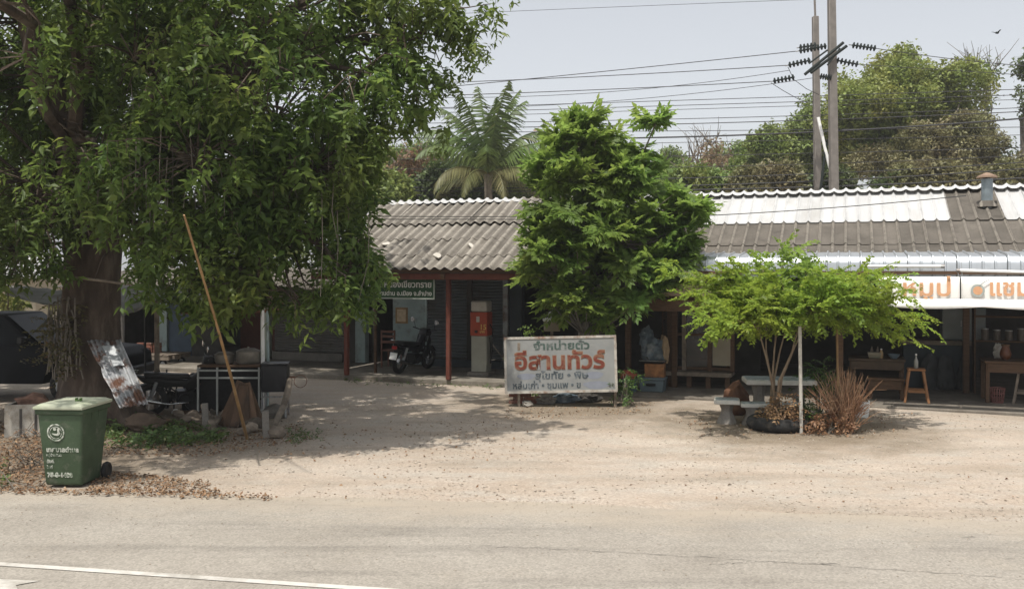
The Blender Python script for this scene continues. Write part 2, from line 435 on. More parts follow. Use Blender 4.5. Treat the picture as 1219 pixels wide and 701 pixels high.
def road_material():
    m = bpy.data.materials.new('worn_asphalt'); m.use_nodes = True
    t = m.node_tree; n = t.nodes; L = t.links
    p = n['Principled BSDF']; p.inputs['Roughness'].default_value = 0.85; p.inputs['Specular IOR Level'].default_value = 0.2
    ge = n.new('ShaderNodeNewGeometry')
    def mapped(st, rot=0):
        mp = n.new('ShaderNodeMapping'); mp.inputs['Scale'].default_value = st; mp.inputs['Rotation'].default_value = (0,0,rot)
        L.new(ge.outputs['Position'], mp.inputs[0]); return mp.outputs[0]
    def nz(s, d=6, rg=0.6, vec=None):
        q = n.new('ShaderNodeTexNoise'); q.inputs['Scale'].default_value = s; q.inputs['Detail'].default_value = d; q.inputs['Roughness'].default_value = rg
        L.new(vec or ge.outputs['Position'], q.inputs['Vector']); return q.outputs['Fac']
    def ramp(src, p0, p1, c0, c1):
        r = n.new('ShaderNodeValToRGB'); r.color_ramp.elements[0].position = p0; r.color_ramp.elements[1].position = p1
        r.color_ramp.elements[0].color = (*c0,1); r.color_ramp.elements[1].color = (*c1,1)
        L.new(src, r.inputs[0]); return r.outputs[0]
    def mix(a, b, f, mode='MIX'):
        x = n.new('ShaderNodeMix'); x.data_type = 'RGBA'; x.blend_type = mode
        for s, k in ((a,'A'),(b,'B')):
            if isinstance(s, tuple): x.inputs[k].default_value = (*s,1)
            else: L.new(s, x.inputs[k])
        if isinstance(f, float): x.inputs['Factor'].default_value = f
        else: L.new(f, x.inputs['Factor'])
        return x.outputs['Result']
    along = mapped((0.35, 3.0, 1), R(10))
    c = ramp(nz(0.8, 8, 0.6), 0.3, 0.7, (0.245,0.222,0.190), (0.305,0.28,0.243))
    c = mix(c, (0.15,0.138,0.12), ramp(nz(0.9, 6, 0.6, along), 0.52, 0.75, (0,0,0), (0.75,0.75,0.75)))
    c = mix(c, (0.30,0.265,0.215), ramp(nz(0.6, 5, 0.7), 0.55, 0.75, (0,0,0), (0.6,0.6,0.6)))
    vo = n.new('ShaderNodeTexVoronoi'); vo.inputs['Scale'].default_value = 55; L.new(ge.outputs['Position'], vo.inputs['Vector'])
    c = mix(c, ramp(vo.outputs['Color'], 0, 1, (0.28,0.28,0.28), (0.72,0.72,0.72)), 0.5, 'OVERLAY')
    c = mix(c, (0.13,0.12,0.105), ramp(nz(2.4, 2, 0.4, mapped((1,2.5,1))), 0.74, 0.80, (0,0,0), (0.8,0.8,0.8)))
    # sand carried onto the edge of the asphalt
    sx_ = n.new('ShaderNodeSeparateXYZ'); L.new(ge.outputs['Position'], sx_.inputs[0])
    ma = n.new('ShaderNodeMath'); ma.operation = 'MULTIPLY_ADD'; ma.inputs[1].default_value = 0.12; L.new(sx_.outputs[0], ma.inputs[0]); L.new(sx_.outputs[1], ma.inputs[2])
    mb_ = n.new('ShaderNodeMath'); mb_.operation = 'MULTIPLY_ADD'; mb_.inputs[1].default_value = 2.2; L.new(nz(1.3, 7, 0.7, mapped((0.6,1.6,1), R(8))), mb_.inputs[0]); L.new(ma.outputs[0], mb_.inputs[2])
    mr_ = n.new('ShaderNodeMapRange'); mr_.inputs['From Min'].default_value = 10.3; mr_.inputs['From Max'].default_value = 11.5; mr_.inputs['To Max'].default_value = 0.9; L.new(mb_.outputs[0], mr_.inputs['Value'])
    c = mix(c, (0.35,0.30,0.238), mr_.outputs[0])
    L.new(c, p.inputs['Base Color'])
    bp = n.new('ShaderNodeBump'); bp.inputs['Strength'].default_value = 0.35; bp.inputs['Distance'].default_value = 0.01
    L.new(nz(60, 4, 0.7), bp.inputs['Height']); L.new(bp.outputs[0], p.inputs['Normal'])
    return m
EDGE = [(-400,52), (-60,16.0), (-20,12.2), (-6.0,10.83), (-3.46,10.59), (-0.09,10.29), (5.25,9.47), (20,6.8), (60,-0.5), (400,-62)]
def edge_y(x):
    return float(np.interp(x, [e[0] for e in EDGE], [e[1] for e in EDGE]))
rx = np.concatenate([[-400,-120,-60,-30], np.arange(-16, 16.01, 0.12), [30,60,120,400]])
rv = []; rf = []
for i, x in enumerate(rx):
    e = edge_y(x) + 0.09 * mnoise.noise(Vector((x*0.9, 0, 0))) + 0.06 * mnoise.noise(Vector((x*4.0, 5, 0)))
    rv += [(x, e + 0.05, -0.06), (x, e, 0.012), (x, e - 0.5, 0.022), (x, e - 14.0, 0.03)]
for i in range(len(rx)-1):
    for k in range(3):
        a = i*4+k
        rf.append((a, a+1, a+5, a+4))
mb = MB(); mb.add(rv, rf)
tag(mb.build('road', road_material()), kind='structure')
linem = mat('road_paint', (0.50,0.48,0.44), 0.75, var=0.12, scale=8, c2=(0.28,0.26,0.225), s2=3.1, lo=0.45, hi=0.68, bump=0.1, world=True)
def strip(name, p0, p1, w0):
    d = (p1 - p0); nrm = Vector((-d.y, d.x, 0)).normalized() * w0 * 0.5
    N = 60; vs = []; fs = []
    for i in range(N+1):
        q = p0 + d * (i / N)
        e = edge_y(q.x)
        zz = 0.0245 + (0.008 * min(1, max(0, (e - q.y - 0.5) / 13.5))) + 0.004
        vs += [(q.x-nrm.x, q.y-nrm.y, zz), (q.x+nrm.x, q.y+nrm.y, zz)]
    for i in range(N): fs.append((2*i, 2*i+1, 2*i+3, 2*i+2))
    m = MB(); m.add(vs, fs)
    return tag(m.build(name, linem), kind='structure')
pA, pB = G(0,672,0.02), G(430,701,0.02)
dd = (pB - pA)
strip('road_edge_line', pA - dd*6, pB + dd*6, 0.085)
m = MB(); pts = [G(-150,684,0.03), G(-20,688,0.03), G(46,691,0.03), G(19,696,0.03), G(26,716,0.03), G(-150,716,0.03)]
m.add([(p.x,p.y,0.031) for p in pts], [(0,1,2,3,4,5)])
tag(m.build('road_arrow_marking', linem), kind='structure')

crackm = mat('crack_tar', (0.125,0.115,0.10), 0.9, var=0.3, scale=8, world=True)
for ci, cps in enumerate((((560,648),(700,655),(860,664),(1040,676),(1240,690)), ((840,672),(900,668),(1000,671)))):
    gp_ = [G(x,y,0.026) for x,y in cps]; vs = []; fs = []; N = 70
    for i in range(N+1):
        t = i/N*(len(gp_)-1); k = min(int(t), len(gp_)-2); p = gp_[k].lerp(gp_[k+1], t-k)
        j_ = 0.05*mnoise.noise(Vector((i*0.35,ci*9,0))) + 0.02*mnoise.noise(Vector((i*1.3,ci*9,5))); w_ = max(0.0005, 0.006*(0.4+mnoise.noise(Vector((i*0.5,ci,7)))))
        e_ = edge_y(p.x); zz = 0.0225 + 0.008*max(0,min(1,(e_-p.y-0.5)/13.5)) + 0.0035
        vs += [(p.x, p.y+j_-w_, zz), (p.x, p.y+j_+w_, zz)]
    for i in range(N): fs.append((2*i,2*i+2,2*i+3,2*i+1))
    m = MB(); m.add(vs, fs); tag(m.build('road_crack', crackm), kind='structure')

# loose stones and grit on the lot
def scatter_stones(name, n, region, smin, smax, m, z=0.0):
    base = np.array([(1,0,0),(-1,0,0),(0,1,0),(0,-1,0),(0,0,1),(0,0,-0.6)], float)
    f = np.array([(0,2,4),(2,1,4),(1,3,4),(3,0,4),(2,0,5),(1,2,5),(3,1,5),(0,3,5)])
    pts = region(n)
    V = []; 
    s = smin + (smax-smin) * rng.random(len(pts))**3
    a = rng.random(len(pts)) * 6.28
    sc3 = 0.6 + 0.8 * rng.random((len(pts),6,3))
    vv = base[None] * sc3 * s[:,None,None] * np.array([1,1,0.6])
    ca, sa = np.cos(a)[:,None], np.sin(a)[:,None]
    x = vv[:,:,0]*ca - vv[:,:,1]*sa; y = vv[:,:,0]*sa + vv[:,:,1]*ca
    out = np.stack([x, y, vv[:,:,2]], -1) + pts[:,None,:]
    F_ = (f[None] + (np.arange(len(pts))*6)[:,None,None]).reshape(-1,3)
    o = np_mesh(name, out.reshape(-1,3), F_, m)
    return tag(o, kind='stuff')
def islandmat(name, cols, rough=0.9):
    m = bpy.data.materials.new(name); m.use_nodes = True
    n = m.node_tree.nodes; L = m.node_tree.links
    p = n['Principled BSDF']; p.inputs['Roughness'].default_value = rough; p.inputs['Specular IOR Level'].default_value = 0.2
    ge = n.new('ShaderNodeNewGeometry'); r = n.new('ShaderNodeValToRGB')
    el = r.color_ramp.elements
    el[0].color = (*cols[0],1); el[1].color = (*cols[-1],1)
    for i, c in enumerate(cols[1:-1]):
        e = el.new((i+1)/(len(cols)-1)); e.color = (*c,1)
    L.new(ge.outputs['Random Per Island'], r.inputs[0]); L.new(r.outputs[0], p.inputs['Base Color'])
    return m
stonem = islandmat('stones', [(0.27,0.22,0.17),(0.40,0.33,0.26),(0.35,0.31,0.26),(0.46,0.40,0.33),(0.30,0.26,0.22)])
def reg_lot(n):
    x = rng.uniform(-7, 9.5, n); t = rng.random(n)**1.3
    y = np.array([edge_y(a) for a in x]) + 0.02 + t * 7.5
    z = np.array([gz(a,b) for a,b in zip(x,y)])
    k = np.array([mnoise.noise(Vector((a*0.7,b*1.1,2)))+0.5*mnoise.noise(Vector((a*2.1,b*2.6,7))) for a,b in zip(x,y)]) > rng.uniform(-0.5,0.35,n)
    return np.stack([x,y,z+0.003], -1)[k]
s1 = scatter_stones('gravel', 20000, reg_lot, 0.003, 0.021, stonem)
s1['label'] = 'loose pale gravel strewn over the dirt lot'; s1['category'] = 'gravel'
def reg_edge(n):
    x = rng.uniform(-9, 9, n)
    y = np.array([edge_y(a) for a in x]) - 0.0 - rng.random(n)**3 * 2.6
    return np.stack([x,y,np.full(n,0.026)], -1)
s2 = scatter_stones('road_grit', 4500, reg_edge, 0.003, 0.010, stonem)
s2['label'] = 'small grit strewn along the road edge'; s2['category'] = 'grit'

# ------------------------------------------------------------------ foliage helpers
def leaf_shape(l, wd, fold=0.25):
    return np.array([(0,0,0), (l*0.45, wd*0.5, wd*fold), (l*0.5, 0, 0), (l*0.45, -wd*0.5, wd*fold), (l, 0, -l*0.08)], float)
LQ = np.array([(0,2,4,1), (0,3,4,2)])
def eul(rz, ry, rx):
    return np.array((Matrix.Rotation(rz,3,'Z') @ Matrix.Rotation(ry,3,'Y') @ Matrix.Rotation(rx,3,'X')))
def cluster_spray(n=12, length=0.36, l=0.17, wd=0.065, droop=0.5):
    out = []
    for i in range(n):
        t = (i+0.5)/n
        lf = leaf_shape(l*random.uniform(0.75,1.15), wd*random.uniform(0.8,1.2))
        a = i*2.4 + random.uniform(-0.4,0.4)
        Rm = eul(a, random.uniform(0.1, 0.9)*droop + 0.15, random.uniform(-0.5,0.5))
        p = np.array((0.08*t*math.cos(a*0.3), 0.08*t*math.sin(a*0.3), -length*t))
        out.append(lf @ Rm.T + p)
    return np.stack(out)
def pinnate(L=0.42, pairs=8, l=0.11, wd=0.032, arch=0.5):
    out = []
    for i in range(pairs):
        t = (i+0.6)/pairs
        x = L*t; z = 0.18*L*math.sin(t*1.9) - arch*L*t*t*0.55
        for s in (-1,1):
            lf = leaf_shape(l*(1.1-0.55*abs(t-0.45)), wd, 0.12)
            Rm = eul(s*random.uniform(0.95,1.25)*(1.15-0.5*t), 0.2+0.25*t, 0)
            out.append(lf @ Rm.T + np.array((x,0,z)))
    lf = leaf_shape(l, wd, 0.1); out.append(lf + np.array((L, 0, 0.18*L*math.sin(1.9)-arch*L*0.55)))
    return np.stack(out)
def rosette(k=9, L=0.42, pairs=8, l=0.11, wd=0.034):
    out = []
    for i in range(k):
        a = 6.283*i/k + random.uniform(-0.3,0.3)
        up = random.uniform(-0.65, 0.25)
        out.append(pinnate(L*random.uniform(0.7,1.1), pairs, l, wd, random.uniform(0.3,0.9)) @ eul(a, up, random.uniform(-0.3,0.3)).T)
    return np.concatenate(out)
def twig2(L=0.55, n=18, l=0.065, wd=0.036, arch=0.4):
    out = []
    for i in range(n):
        t = (i+0.5)/n
        s = 1 if i % 2 else -1
        lf = leaf_shape(l*random.uniform(0.8,1.2), wd, 0.15)
        Rm = eul(s*random.uniform(0.7,1.3), random.uniform(-0.1,0.5), random.uniform(-0.5,0.5))
        out.append(lf @ Rm.T + np.array((L*t, 0.015*math.sin(i), -arch*L*t*t)))
    return np.stack(out)
def ballcluster(n=14, r=0.5, l=0.3, wd=0.16):
    out = []
    for i in range(n):
        d = np.random.default_rng(i+n).normal(size=3); d /= np.linalg.norm(d)
        lf = leaf_shape(l*random.uniform(0.7,1.2), wd*random.uniform(0.8,1.2), 0.15)
        Rm = eul(random.uniform(0,6.28), random.uniform(-0.5,1.0), random.uniform(-0.7,0.7))
        out.append(lf @ Rm.T + np.array([random.uniform(-r,r) for _ in range(3)])*0.8)
    return np.stack(out)
def leaf_cloud(name, pts, templates, m, parent, smin=0.75, smax=1.2, tilt=0.5, dirs=None, name_label=None):
    """leaf clusters at pts merged into one crown mesh"""
    chunks = []
    which = rng.integers(0, len(templates), len(pts))
    for ti, T in enumerate(templates):
        sel = np.where(which == ti)[0]
        if len(sel) == 0: continue
        k = len(sel)
        a = rng.random(k)*6.283
        if dirs is not None: a = np.array([dirs[i][0] for i in sel])
        b = (rng.random(k)-0.5)*2*tilt
        if dirs is not None: b = b*0.5 + np.array([dirs[i][1] for i in sel])
        c = (rng.random(k)-0.5)*2*tilt
        s = smin + (smax-smin)*rng.random(k)
        ca,sa,cb,sb,cc,sc_ = np.cos(a),np.sin(a),np.cos(b),np.sin(b),np.cos(c),np.sin(c)
        Rz = np.zeros((k,3,3)); Rz[:,0,0]=ca; Rz[:,0,1]=-sa; Rz[:,1,0]=sa; Rz[:,1,1]=ca; Rz[:,2,2]=1
        Ry = np.zeros((k,3,3)); Ry[:,0,0]=cb; Ry[:,0,2]=sb; Ry[:,2,0]=-sb; Ry[:,2,2]=cb; Ry[:,1,1]=1
        Rx = np.zeros((k,3,3)); Rx[:,1,1]=cc; Rx[:,1,2]=-sc_; Rx[:,2,1]=sc_; Rx[:,2,2]=cc; Rx[:,0,0]=1
        M = Rz @ Ry @ Rx * s[:,None,None]
        V = np.einsum('kij,lj->kli', M, T.reshape(-1,3)) + np.asarray(pts)[sel][:,None,:]
        chunks.append(V.reshape(-1,5,3))
    V = np.concatenate(chunks)
    n = len(V)
    F_ = (LQ[None] + (np.arange(n)*5)[:,None,None]).reshape(-1,4)
    return np_mesh(name, V.reshape(-1,3), F_, m, parent)
def sample_lobes(lobes, density, inner=0.45, gap=0.0, gs=0.7, seed=0):
    """random points in a union of ellipsoids, thinned inside and by noise gaps; density per cubic metre of shell"""
    out = []
    for (c, r) in lobes:
        c = np.array(c); r = np.array(r)
        n = int(density * 4.19 * r[0]*r[1]*r[2])
        d = rng.normal(size=(n,3)); d /= np.linalg.norm(d, axis=1)[:,None]
        q = inner + (1-inner)*rng.random(n)**0.7
        q *= 1 + 0.18*np.array([mnoise.noise(Vector(x*2.3 + c)) for x in d])
        p = c + d*r*q[:,None]
        if gap > 0:
            keep = np.array([mnoise.noise(Vector(x*gs + seed)) for x in p]) > (gap - 0.5)
            p = p[keep]
        out.append(p)
    return np.concatenate(out)
def smooth_path(pts, radii, n=5):
    out = []; rr = []
    for i in range(len(pts)-1):
        p0, p1, p2, p3 = pts[max(i-1,0)], pts[i], pts[i+1], pts[min(i+2,len(pts)-1)]
        for k in range(n):
            t = k/n
            out.append(0.5*((2*p1) + (p2-p0)*t + (2*p0-5*p1+4*p2-p3)*t*t + (3*p1-p0-3*p2+p3)*t**3)); rr.append(radii[i]*(1-t)+radii[i+1]*t)
    out.append(pts[-1]); rr.append(radii[-1])
    return out, rr
def wobble_path(a, b, n=6, amp=0.12, sag=0.0):
    a, b = Vector(a), Vector(b); L = (b-a).length
    off = Vector((random.random()*50, random.random()*50, random.random()*50))
    return [a.lerp(b, i/n) + Vector((mnoise.noise(off+Vector((i*0.6,0,0))), mnoise.noise(off+Vector((0,i*0.6,9))), mnoise.noise(off+Vector((3,i*0.6,0)))))*amp*L*math.sin(math.pi*min(1,i/n*0.9+0.1)) + Vector((0,0,sag*L*math.sin(math.pi*i/n))) for i in range(n+1)]

def adopt(child, parent):
    """keep a part whose vertices are in world space in place under its thing"""
    child.parent = parent
    child.matrix_parent_inverse = Matrix.LocRotScale(parent.location, parent.rotation_euler, None).inverted()
    return child

# ------------------------------------------------------------------ the row of shops
TB = 0.44                       # roof slope
BETA = math.atan(TB)
def roofz(V): return 2.6 + TB * (V + 0.4)
def sheet_mesh(length, kind, width=0.52, per=0.25, amp=0.034, seg=10, t=0.007):
    n = int(round(width/per*seg)); vs = []; fs = []
    for i in range(n+1):
        x = width*i/n
        cph = math.cos(2*math.pi*x/per)
        z = amp*cph if kind == 'wave' else amp*1.7*max(0, cph)**5 - 0.012
        for y in (0, length):
            vs += [(x, y, z), (x, y, z-t)]
    for i in range(n):
        a = i*4; b = a+4
        fs += [(a, b, b+2, a+2), (a+1, a+3, b+3, b+1), (a, a+1, b+1, b), (a+2, b+2, b+3, a+3)]
    m = MB(); m.add(vs, fs)
    me = bpy.data.meshes.new('roof_sheet'); me.from_pydata(m.v, [], m.f); me.shade_smooth(); me.set_sharp_from_angle(angle=0.9)
    return me
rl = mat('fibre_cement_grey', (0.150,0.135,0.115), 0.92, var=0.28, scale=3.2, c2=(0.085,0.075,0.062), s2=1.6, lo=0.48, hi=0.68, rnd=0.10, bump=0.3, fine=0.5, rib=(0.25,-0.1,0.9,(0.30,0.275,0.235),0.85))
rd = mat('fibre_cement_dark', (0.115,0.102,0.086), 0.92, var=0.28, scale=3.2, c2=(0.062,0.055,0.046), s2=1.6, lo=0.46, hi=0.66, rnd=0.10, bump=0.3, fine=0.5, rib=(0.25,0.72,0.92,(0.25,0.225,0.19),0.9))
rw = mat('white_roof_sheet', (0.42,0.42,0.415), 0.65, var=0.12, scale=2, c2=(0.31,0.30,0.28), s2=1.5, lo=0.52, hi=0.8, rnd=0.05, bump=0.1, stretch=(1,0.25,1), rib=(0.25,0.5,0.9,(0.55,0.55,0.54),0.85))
def sheet(me, m, roof, U, V, lift=0.0, jit=1.0):
    o = link('roof_sheet', me, roof)
    if not me.materials: me.materials.append(m)
    o.location = (U + random.uniform(-0.006,0.006)*jit, V, roofz(V) + lift + random.uniform(0,0.008)*jit)
    o.rotation_euler = (BETA + random.uniform(-0.008,0.008)*jit, random.uniform(-0.006,0.006)*jit, random.uniform(-0.01,0.01)*jit)
    return o
def cap_mesh():
    vs = []; fs = []; n = 12
    for i in range(n+1):
        x = 0.5*i/n; z = 0.055*max(0, math.cos(2*math.pi*x/0.25))**1.5
        vs += [(x,-0.2,-0.075+z*0.8), (x,-0.07,0.0+z), (x,0.07,0.0+z), (x,0.2,-0.075+z*0.8)]
    for i in range(n):
        for k in range(3):
            a = i*4+k; fs.append((a, a+4, a+5, a+1))
    m = MB(); m.add(vs, fs)
    me = bpy.data.meshes.new('ridge_cap'); me.from_pydata(m.v, [], m.f); me.shade_smooth(); me.set_sharp_from_angle(angle=0.9)
    return me
def shutter(parent, U0, U1, V, z0, z1, m):
    q = MB(); n = int((z1-z0)/0.075)
    poly = []
    for i in range(n):
        za = z0 + (z1-z0)*i/n; zb = z0 + (z1-z0)*(i+1)/n
        q.add([(U0,V,za+0.004),(U1,V,za+0.004),(U1,V-0.022,(za+zb)/2),(U0,V-0.022,(za+zb)/2),(U0,V,zb-0.004),(U1,V,zb-0.004),(U0,V+0.012,zb),(U1,V+0.012,zb)],
              [(0,1,2,3),(3,2,5,4),(4,5,7,6)])
    return q.build('roll_shutter', m, parent)

# ---- left house
lh = thing('shop_house', 'low shophouse with grey corrugated roof, red posts and dark roll shutters', 'building', BO, -TH)
WV = 2.6
UL, UR = -3.4, 2.3
roof = MB()
for V in (-0.3, 0.6, 1.5, 2.4, 3.3):
    roof.bb(UL+0.05, UR-0.05, V-0.025, V+0.025, roofz(V)-0.13, roofz(V)-0.06)
for U in (-2.6, 0.0, 2.1):
    roof.add([(U-0.04,-0.35,roofz(-0.35)-0.25),(U+0.04,-0.35,roofz(-0.35)-0.25),(U+0.04,3.4,roofz(3.4)-0.25),(U-0.04,3.4,roofz(3.4)-0.25),
              (U-0.04,-0.35,roofz(-0.35)-0.133),(U+0.04,-0.35,roofz(-0.35)-0.133),(U+0.04,3.4,roofz(3.4)-0.133),(U-0.04,3.4,roofz(3.4)-0.133)],
             [(0,3,2,1),(4,5,6,7),(0,1,5,4),(1,2,6,5),(2,3,7,6),(3,0,4,7)])
roof = roof.build('roof', wood, lh)
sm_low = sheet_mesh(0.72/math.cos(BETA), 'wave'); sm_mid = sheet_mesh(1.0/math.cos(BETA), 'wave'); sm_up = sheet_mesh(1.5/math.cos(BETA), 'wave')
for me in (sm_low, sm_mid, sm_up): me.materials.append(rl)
k = 0; U = UL
while U < UR - 0.2:
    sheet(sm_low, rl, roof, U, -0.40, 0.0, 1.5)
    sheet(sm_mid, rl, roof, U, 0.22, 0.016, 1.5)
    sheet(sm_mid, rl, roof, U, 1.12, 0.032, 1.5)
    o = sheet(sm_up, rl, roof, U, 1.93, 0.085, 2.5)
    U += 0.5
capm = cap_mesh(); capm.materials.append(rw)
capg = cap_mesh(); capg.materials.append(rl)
U = UL
while U < UR - 0.2:
    o = link('ridge_cap', capm if U < BU(622, 3.4) else capg, roof)
    o.location = (U, 3.4, roofz(3.4)+0.12); o.rotation_euler = (0, random.uniform(-0.02,0.02), 0)
    U += 0.5
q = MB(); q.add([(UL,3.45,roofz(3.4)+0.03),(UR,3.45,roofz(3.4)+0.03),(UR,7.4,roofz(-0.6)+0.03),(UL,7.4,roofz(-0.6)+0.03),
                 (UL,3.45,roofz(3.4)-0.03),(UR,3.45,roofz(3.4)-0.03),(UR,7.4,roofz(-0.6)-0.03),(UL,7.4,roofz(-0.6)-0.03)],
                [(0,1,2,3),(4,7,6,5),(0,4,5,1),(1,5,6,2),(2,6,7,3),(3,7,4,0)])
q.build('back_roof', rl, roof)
# light patches stuck on the sheets
patchm = mat('pale_repair_patch', (0.45,0.42,0.37), 0.9, var=0.15, scale=6)
for (px, py, a, b) in ((521,307,0.17,0.09),(561,295,0.10,0.11),(460,293,0.2,0.06)):
    Vp = 0.0
    for it in range(30):
        Vp += (BZ(px,py,Vp) - roofz(Vp)) / (TB)*0.6
    Up = BU(px, Vp)
    q = MB(); vv = [(a*0.6*math.cos(t)*random.uniform(0.7,1.2), b*1.6*math.sin(t)*random.uniform(0.7,1.2), 0) for t in np.linspace(0,6.28,9)[:-1]]
    q.add([(x,y,0.006) for x,y,z in vv]+[(x,y,-0.02) for x,y,z in vv], [tuple(range(8))]+[(i,(i+1)%8,(i+1)%8+8,i+8) for i in range(8)])
    o = q.build('repair_patch', patchm, roof); o.location = (Up, Vp, roofz(Vp)+0.062); o.rotation_euler = (BETA,0,random.random())
# fascia beam, posts
q = MB(); q.bb(UL, UR-0.02, -0.27, -0.21, 2.36, 2.50); q.build('fascia_beam', redpaint, lh, 0.006)
for U in (-2.6, 0.0):
    q = MB(); q.bb(U-0.05, U+0.05, -0.05, 0.05, 0.12, 2.357); q.build('post', redpaint, lh, 0.008)
    q = MB(); q.bb(U-0.12, U+0.12, -0.02, 0.16, 0.115, 0.19)
q = MB(); U = BU(447, 0.6); q.bb(U-0.03, U+0.03, 0.57, 0.63, 0.12, 2.1); o = q.build('post', wood, lh, 0.006); o['label'] = 'thin brown timber post'
# front wall pieces
z0, z1 = 0.13, 3.7
def wallbox(Ua, Ub, Va, Vb, za, zb, m, name='wall', bevel=0.0):
    q = MB(); q.bb(Ua, Ub, Va, Vb, za, zb); return q.build(name, m, lh, bevel)
xs_ = {k: BU(k, WV) for k in (183,190,200,228,262,306,312,321,326,410,424,436,467,507,556,562,600,606,622)}
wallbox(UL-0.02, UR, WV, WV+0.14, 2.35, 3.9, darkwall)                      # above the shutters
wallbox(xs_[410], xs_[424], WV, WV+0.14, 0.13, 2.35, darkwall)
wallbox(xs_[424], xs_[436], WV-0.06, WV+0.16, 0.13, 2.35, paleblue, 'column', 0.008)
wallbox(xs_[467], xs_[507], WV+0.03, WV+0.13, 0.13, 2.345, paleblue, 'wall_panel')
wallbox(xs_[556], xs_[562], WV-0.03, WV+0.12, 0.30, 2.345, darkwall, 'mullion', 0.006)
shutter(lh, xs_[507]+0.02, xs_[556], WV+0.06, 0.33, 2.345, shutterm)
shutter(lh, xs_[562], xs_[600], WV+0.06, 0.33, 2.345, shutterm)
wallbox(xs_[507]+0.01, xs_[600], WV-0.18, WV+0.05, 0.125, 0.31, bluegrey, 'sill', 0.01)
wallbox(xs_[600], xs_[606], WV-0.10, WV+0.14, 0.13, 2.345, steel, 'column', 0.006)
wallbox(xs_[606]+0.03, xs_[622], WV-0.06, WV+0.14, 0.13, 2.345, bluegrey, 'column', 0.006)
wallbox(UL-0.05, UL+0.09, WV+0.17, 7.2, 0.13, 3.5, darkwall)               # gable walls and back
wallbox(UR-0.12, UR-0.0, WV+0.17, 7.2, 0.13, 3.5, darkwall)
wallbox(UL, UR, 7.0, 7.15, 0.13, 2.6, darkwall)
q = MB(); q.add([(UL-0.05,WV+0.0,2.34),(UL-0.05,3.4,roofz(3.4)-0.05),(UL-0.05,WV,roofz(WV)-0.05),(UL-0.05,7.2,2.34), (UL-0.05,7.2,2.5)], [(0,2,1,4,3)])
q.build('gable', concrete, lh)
# poster on the pale panel
pc = BU(477.5, WV); 
pz0, pz1 = BZ(477,385,WV), BZ(477,366,WV)
post = MB(); post.bb(BU(470.5,WV), BU(485,WV), WV+0.012, WV+0.028, pz0, pz1); post = post.build('notice_frame', mat('notice_wood',(0.30,0.20,0.10),0.7), lh, 0.004)
q = MB(); q.bb(BU(472.5,WV), BU(483,WV), WV+0.002, WV+0.010, pz0+0.05, pz1-0.05); q.build('notice_paper', mat('paper',(0.55,0.44,0.30),0.8,var=0.2,scale=10), post)
# lower unit to the left (behind the big tree)
UE = -11.8
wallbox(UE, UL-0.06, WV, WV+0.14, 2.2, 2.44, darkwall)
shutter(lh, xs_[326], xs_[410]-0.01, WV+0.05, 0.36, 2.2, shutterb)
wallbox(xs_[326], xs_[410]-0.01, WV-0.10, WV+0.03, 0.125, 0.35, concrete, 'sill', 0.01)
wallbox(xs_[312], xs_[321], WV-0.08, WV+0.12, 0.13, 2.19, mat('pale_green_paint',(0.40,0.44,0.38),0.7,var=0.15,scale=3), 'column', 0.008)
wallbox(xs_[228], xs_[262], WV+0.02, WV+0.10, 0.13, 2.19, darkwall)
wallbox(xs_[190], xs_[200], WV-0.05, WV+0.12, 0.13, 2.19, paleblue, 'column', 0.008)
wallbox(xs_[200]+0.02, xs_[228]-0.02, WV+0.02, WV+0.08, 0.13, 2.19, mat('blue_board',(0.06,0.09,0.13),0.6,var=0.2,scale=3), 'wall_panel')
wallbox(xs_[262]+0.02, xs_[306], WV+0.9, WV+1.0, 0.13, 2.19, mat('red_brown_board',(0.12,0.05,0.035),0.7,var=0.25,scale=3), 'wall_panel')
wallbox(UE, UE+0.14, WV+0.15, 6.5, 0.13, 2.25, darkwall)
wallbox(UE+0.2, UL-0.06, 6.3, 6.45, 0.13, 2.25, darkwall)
q = MB(); q.add([(UE,0.3,2.12),(UL-0.07,0.3,2.12),(UL-0.07,3.3,2.62),(UE,3.3,2.62),(UL-0.07,6.6,2.3),(UE,6.6,2.3)], [(0,1,2,3),(3,2,4,5)])
o = q.build('side_roof', rd, lh)
sd = o.modifiers.new('s', 'SOLIDIFY'); sd.thickness = 0.03
# porch slab
q = MB(); q.bb(UE, UR, 0.0, 7.0, -0.05, 0.12)
o = q.build('porch_floor', mat('porch_concrete', (0.20,0.18,0.15), 0.9, var=0.25, scale=3, c2=(0.10,0.085,0.065), s2=1.2, bump=0.25, fine=0.4), None, 0.02)
o.location = BO; o.rotation_euler = (0,0,-TH); tag(o, kind='structure')

# hanging green sign on the porch
gs = thing('hanging_sign', 'dark green signboard with white Thai lettering hung under the porch eave', 'sign', B(BU(470,-0.1), -0.1, 0), -TH)
signgreen = mat('sign_green', (0.028,0.075,0.035), 0.5, var=0.2, scale=4)
ga, gb = BU(425,-0.1)-BU(470,-0.1), BU(518,-0.1)-BU(470,-0.1)
gz0, gz1 = BZ(490,356,-0.1), BZ(490,331,-0.1)
q = MB(); q.bb(ga, gb, -0.02, 0.02, gz0, gz1); q.build('panel', signgreen, gs)
fm = mat('sign_frame', (0.34,0.37,0.33), 0.6, metal=0.2, var=0.15, scale=5)
q = MB(); t = 0.03
q.bb(ga, gb, -0.035, -0.021, gz0, gz0+t); q.bb(ga, gb, -0.035, -0.021, gz1-t, gz1); q.bb(ga, ga+t, -0.034, -0.0215, gz0+t, gz1-t); q.bb(gb-t, gb, -0.034, -0.0215, gz0+t, gz1-t)
q.build('frame', fm, gs)
for x in (ga+0.2, gb-0.2):
    q = MB(); q.tube([(x,0,gz1),(x,-0.1,2.36)], 0.008, 6); q.build('hanger', steel, gs)
hgt = gz1-gz0
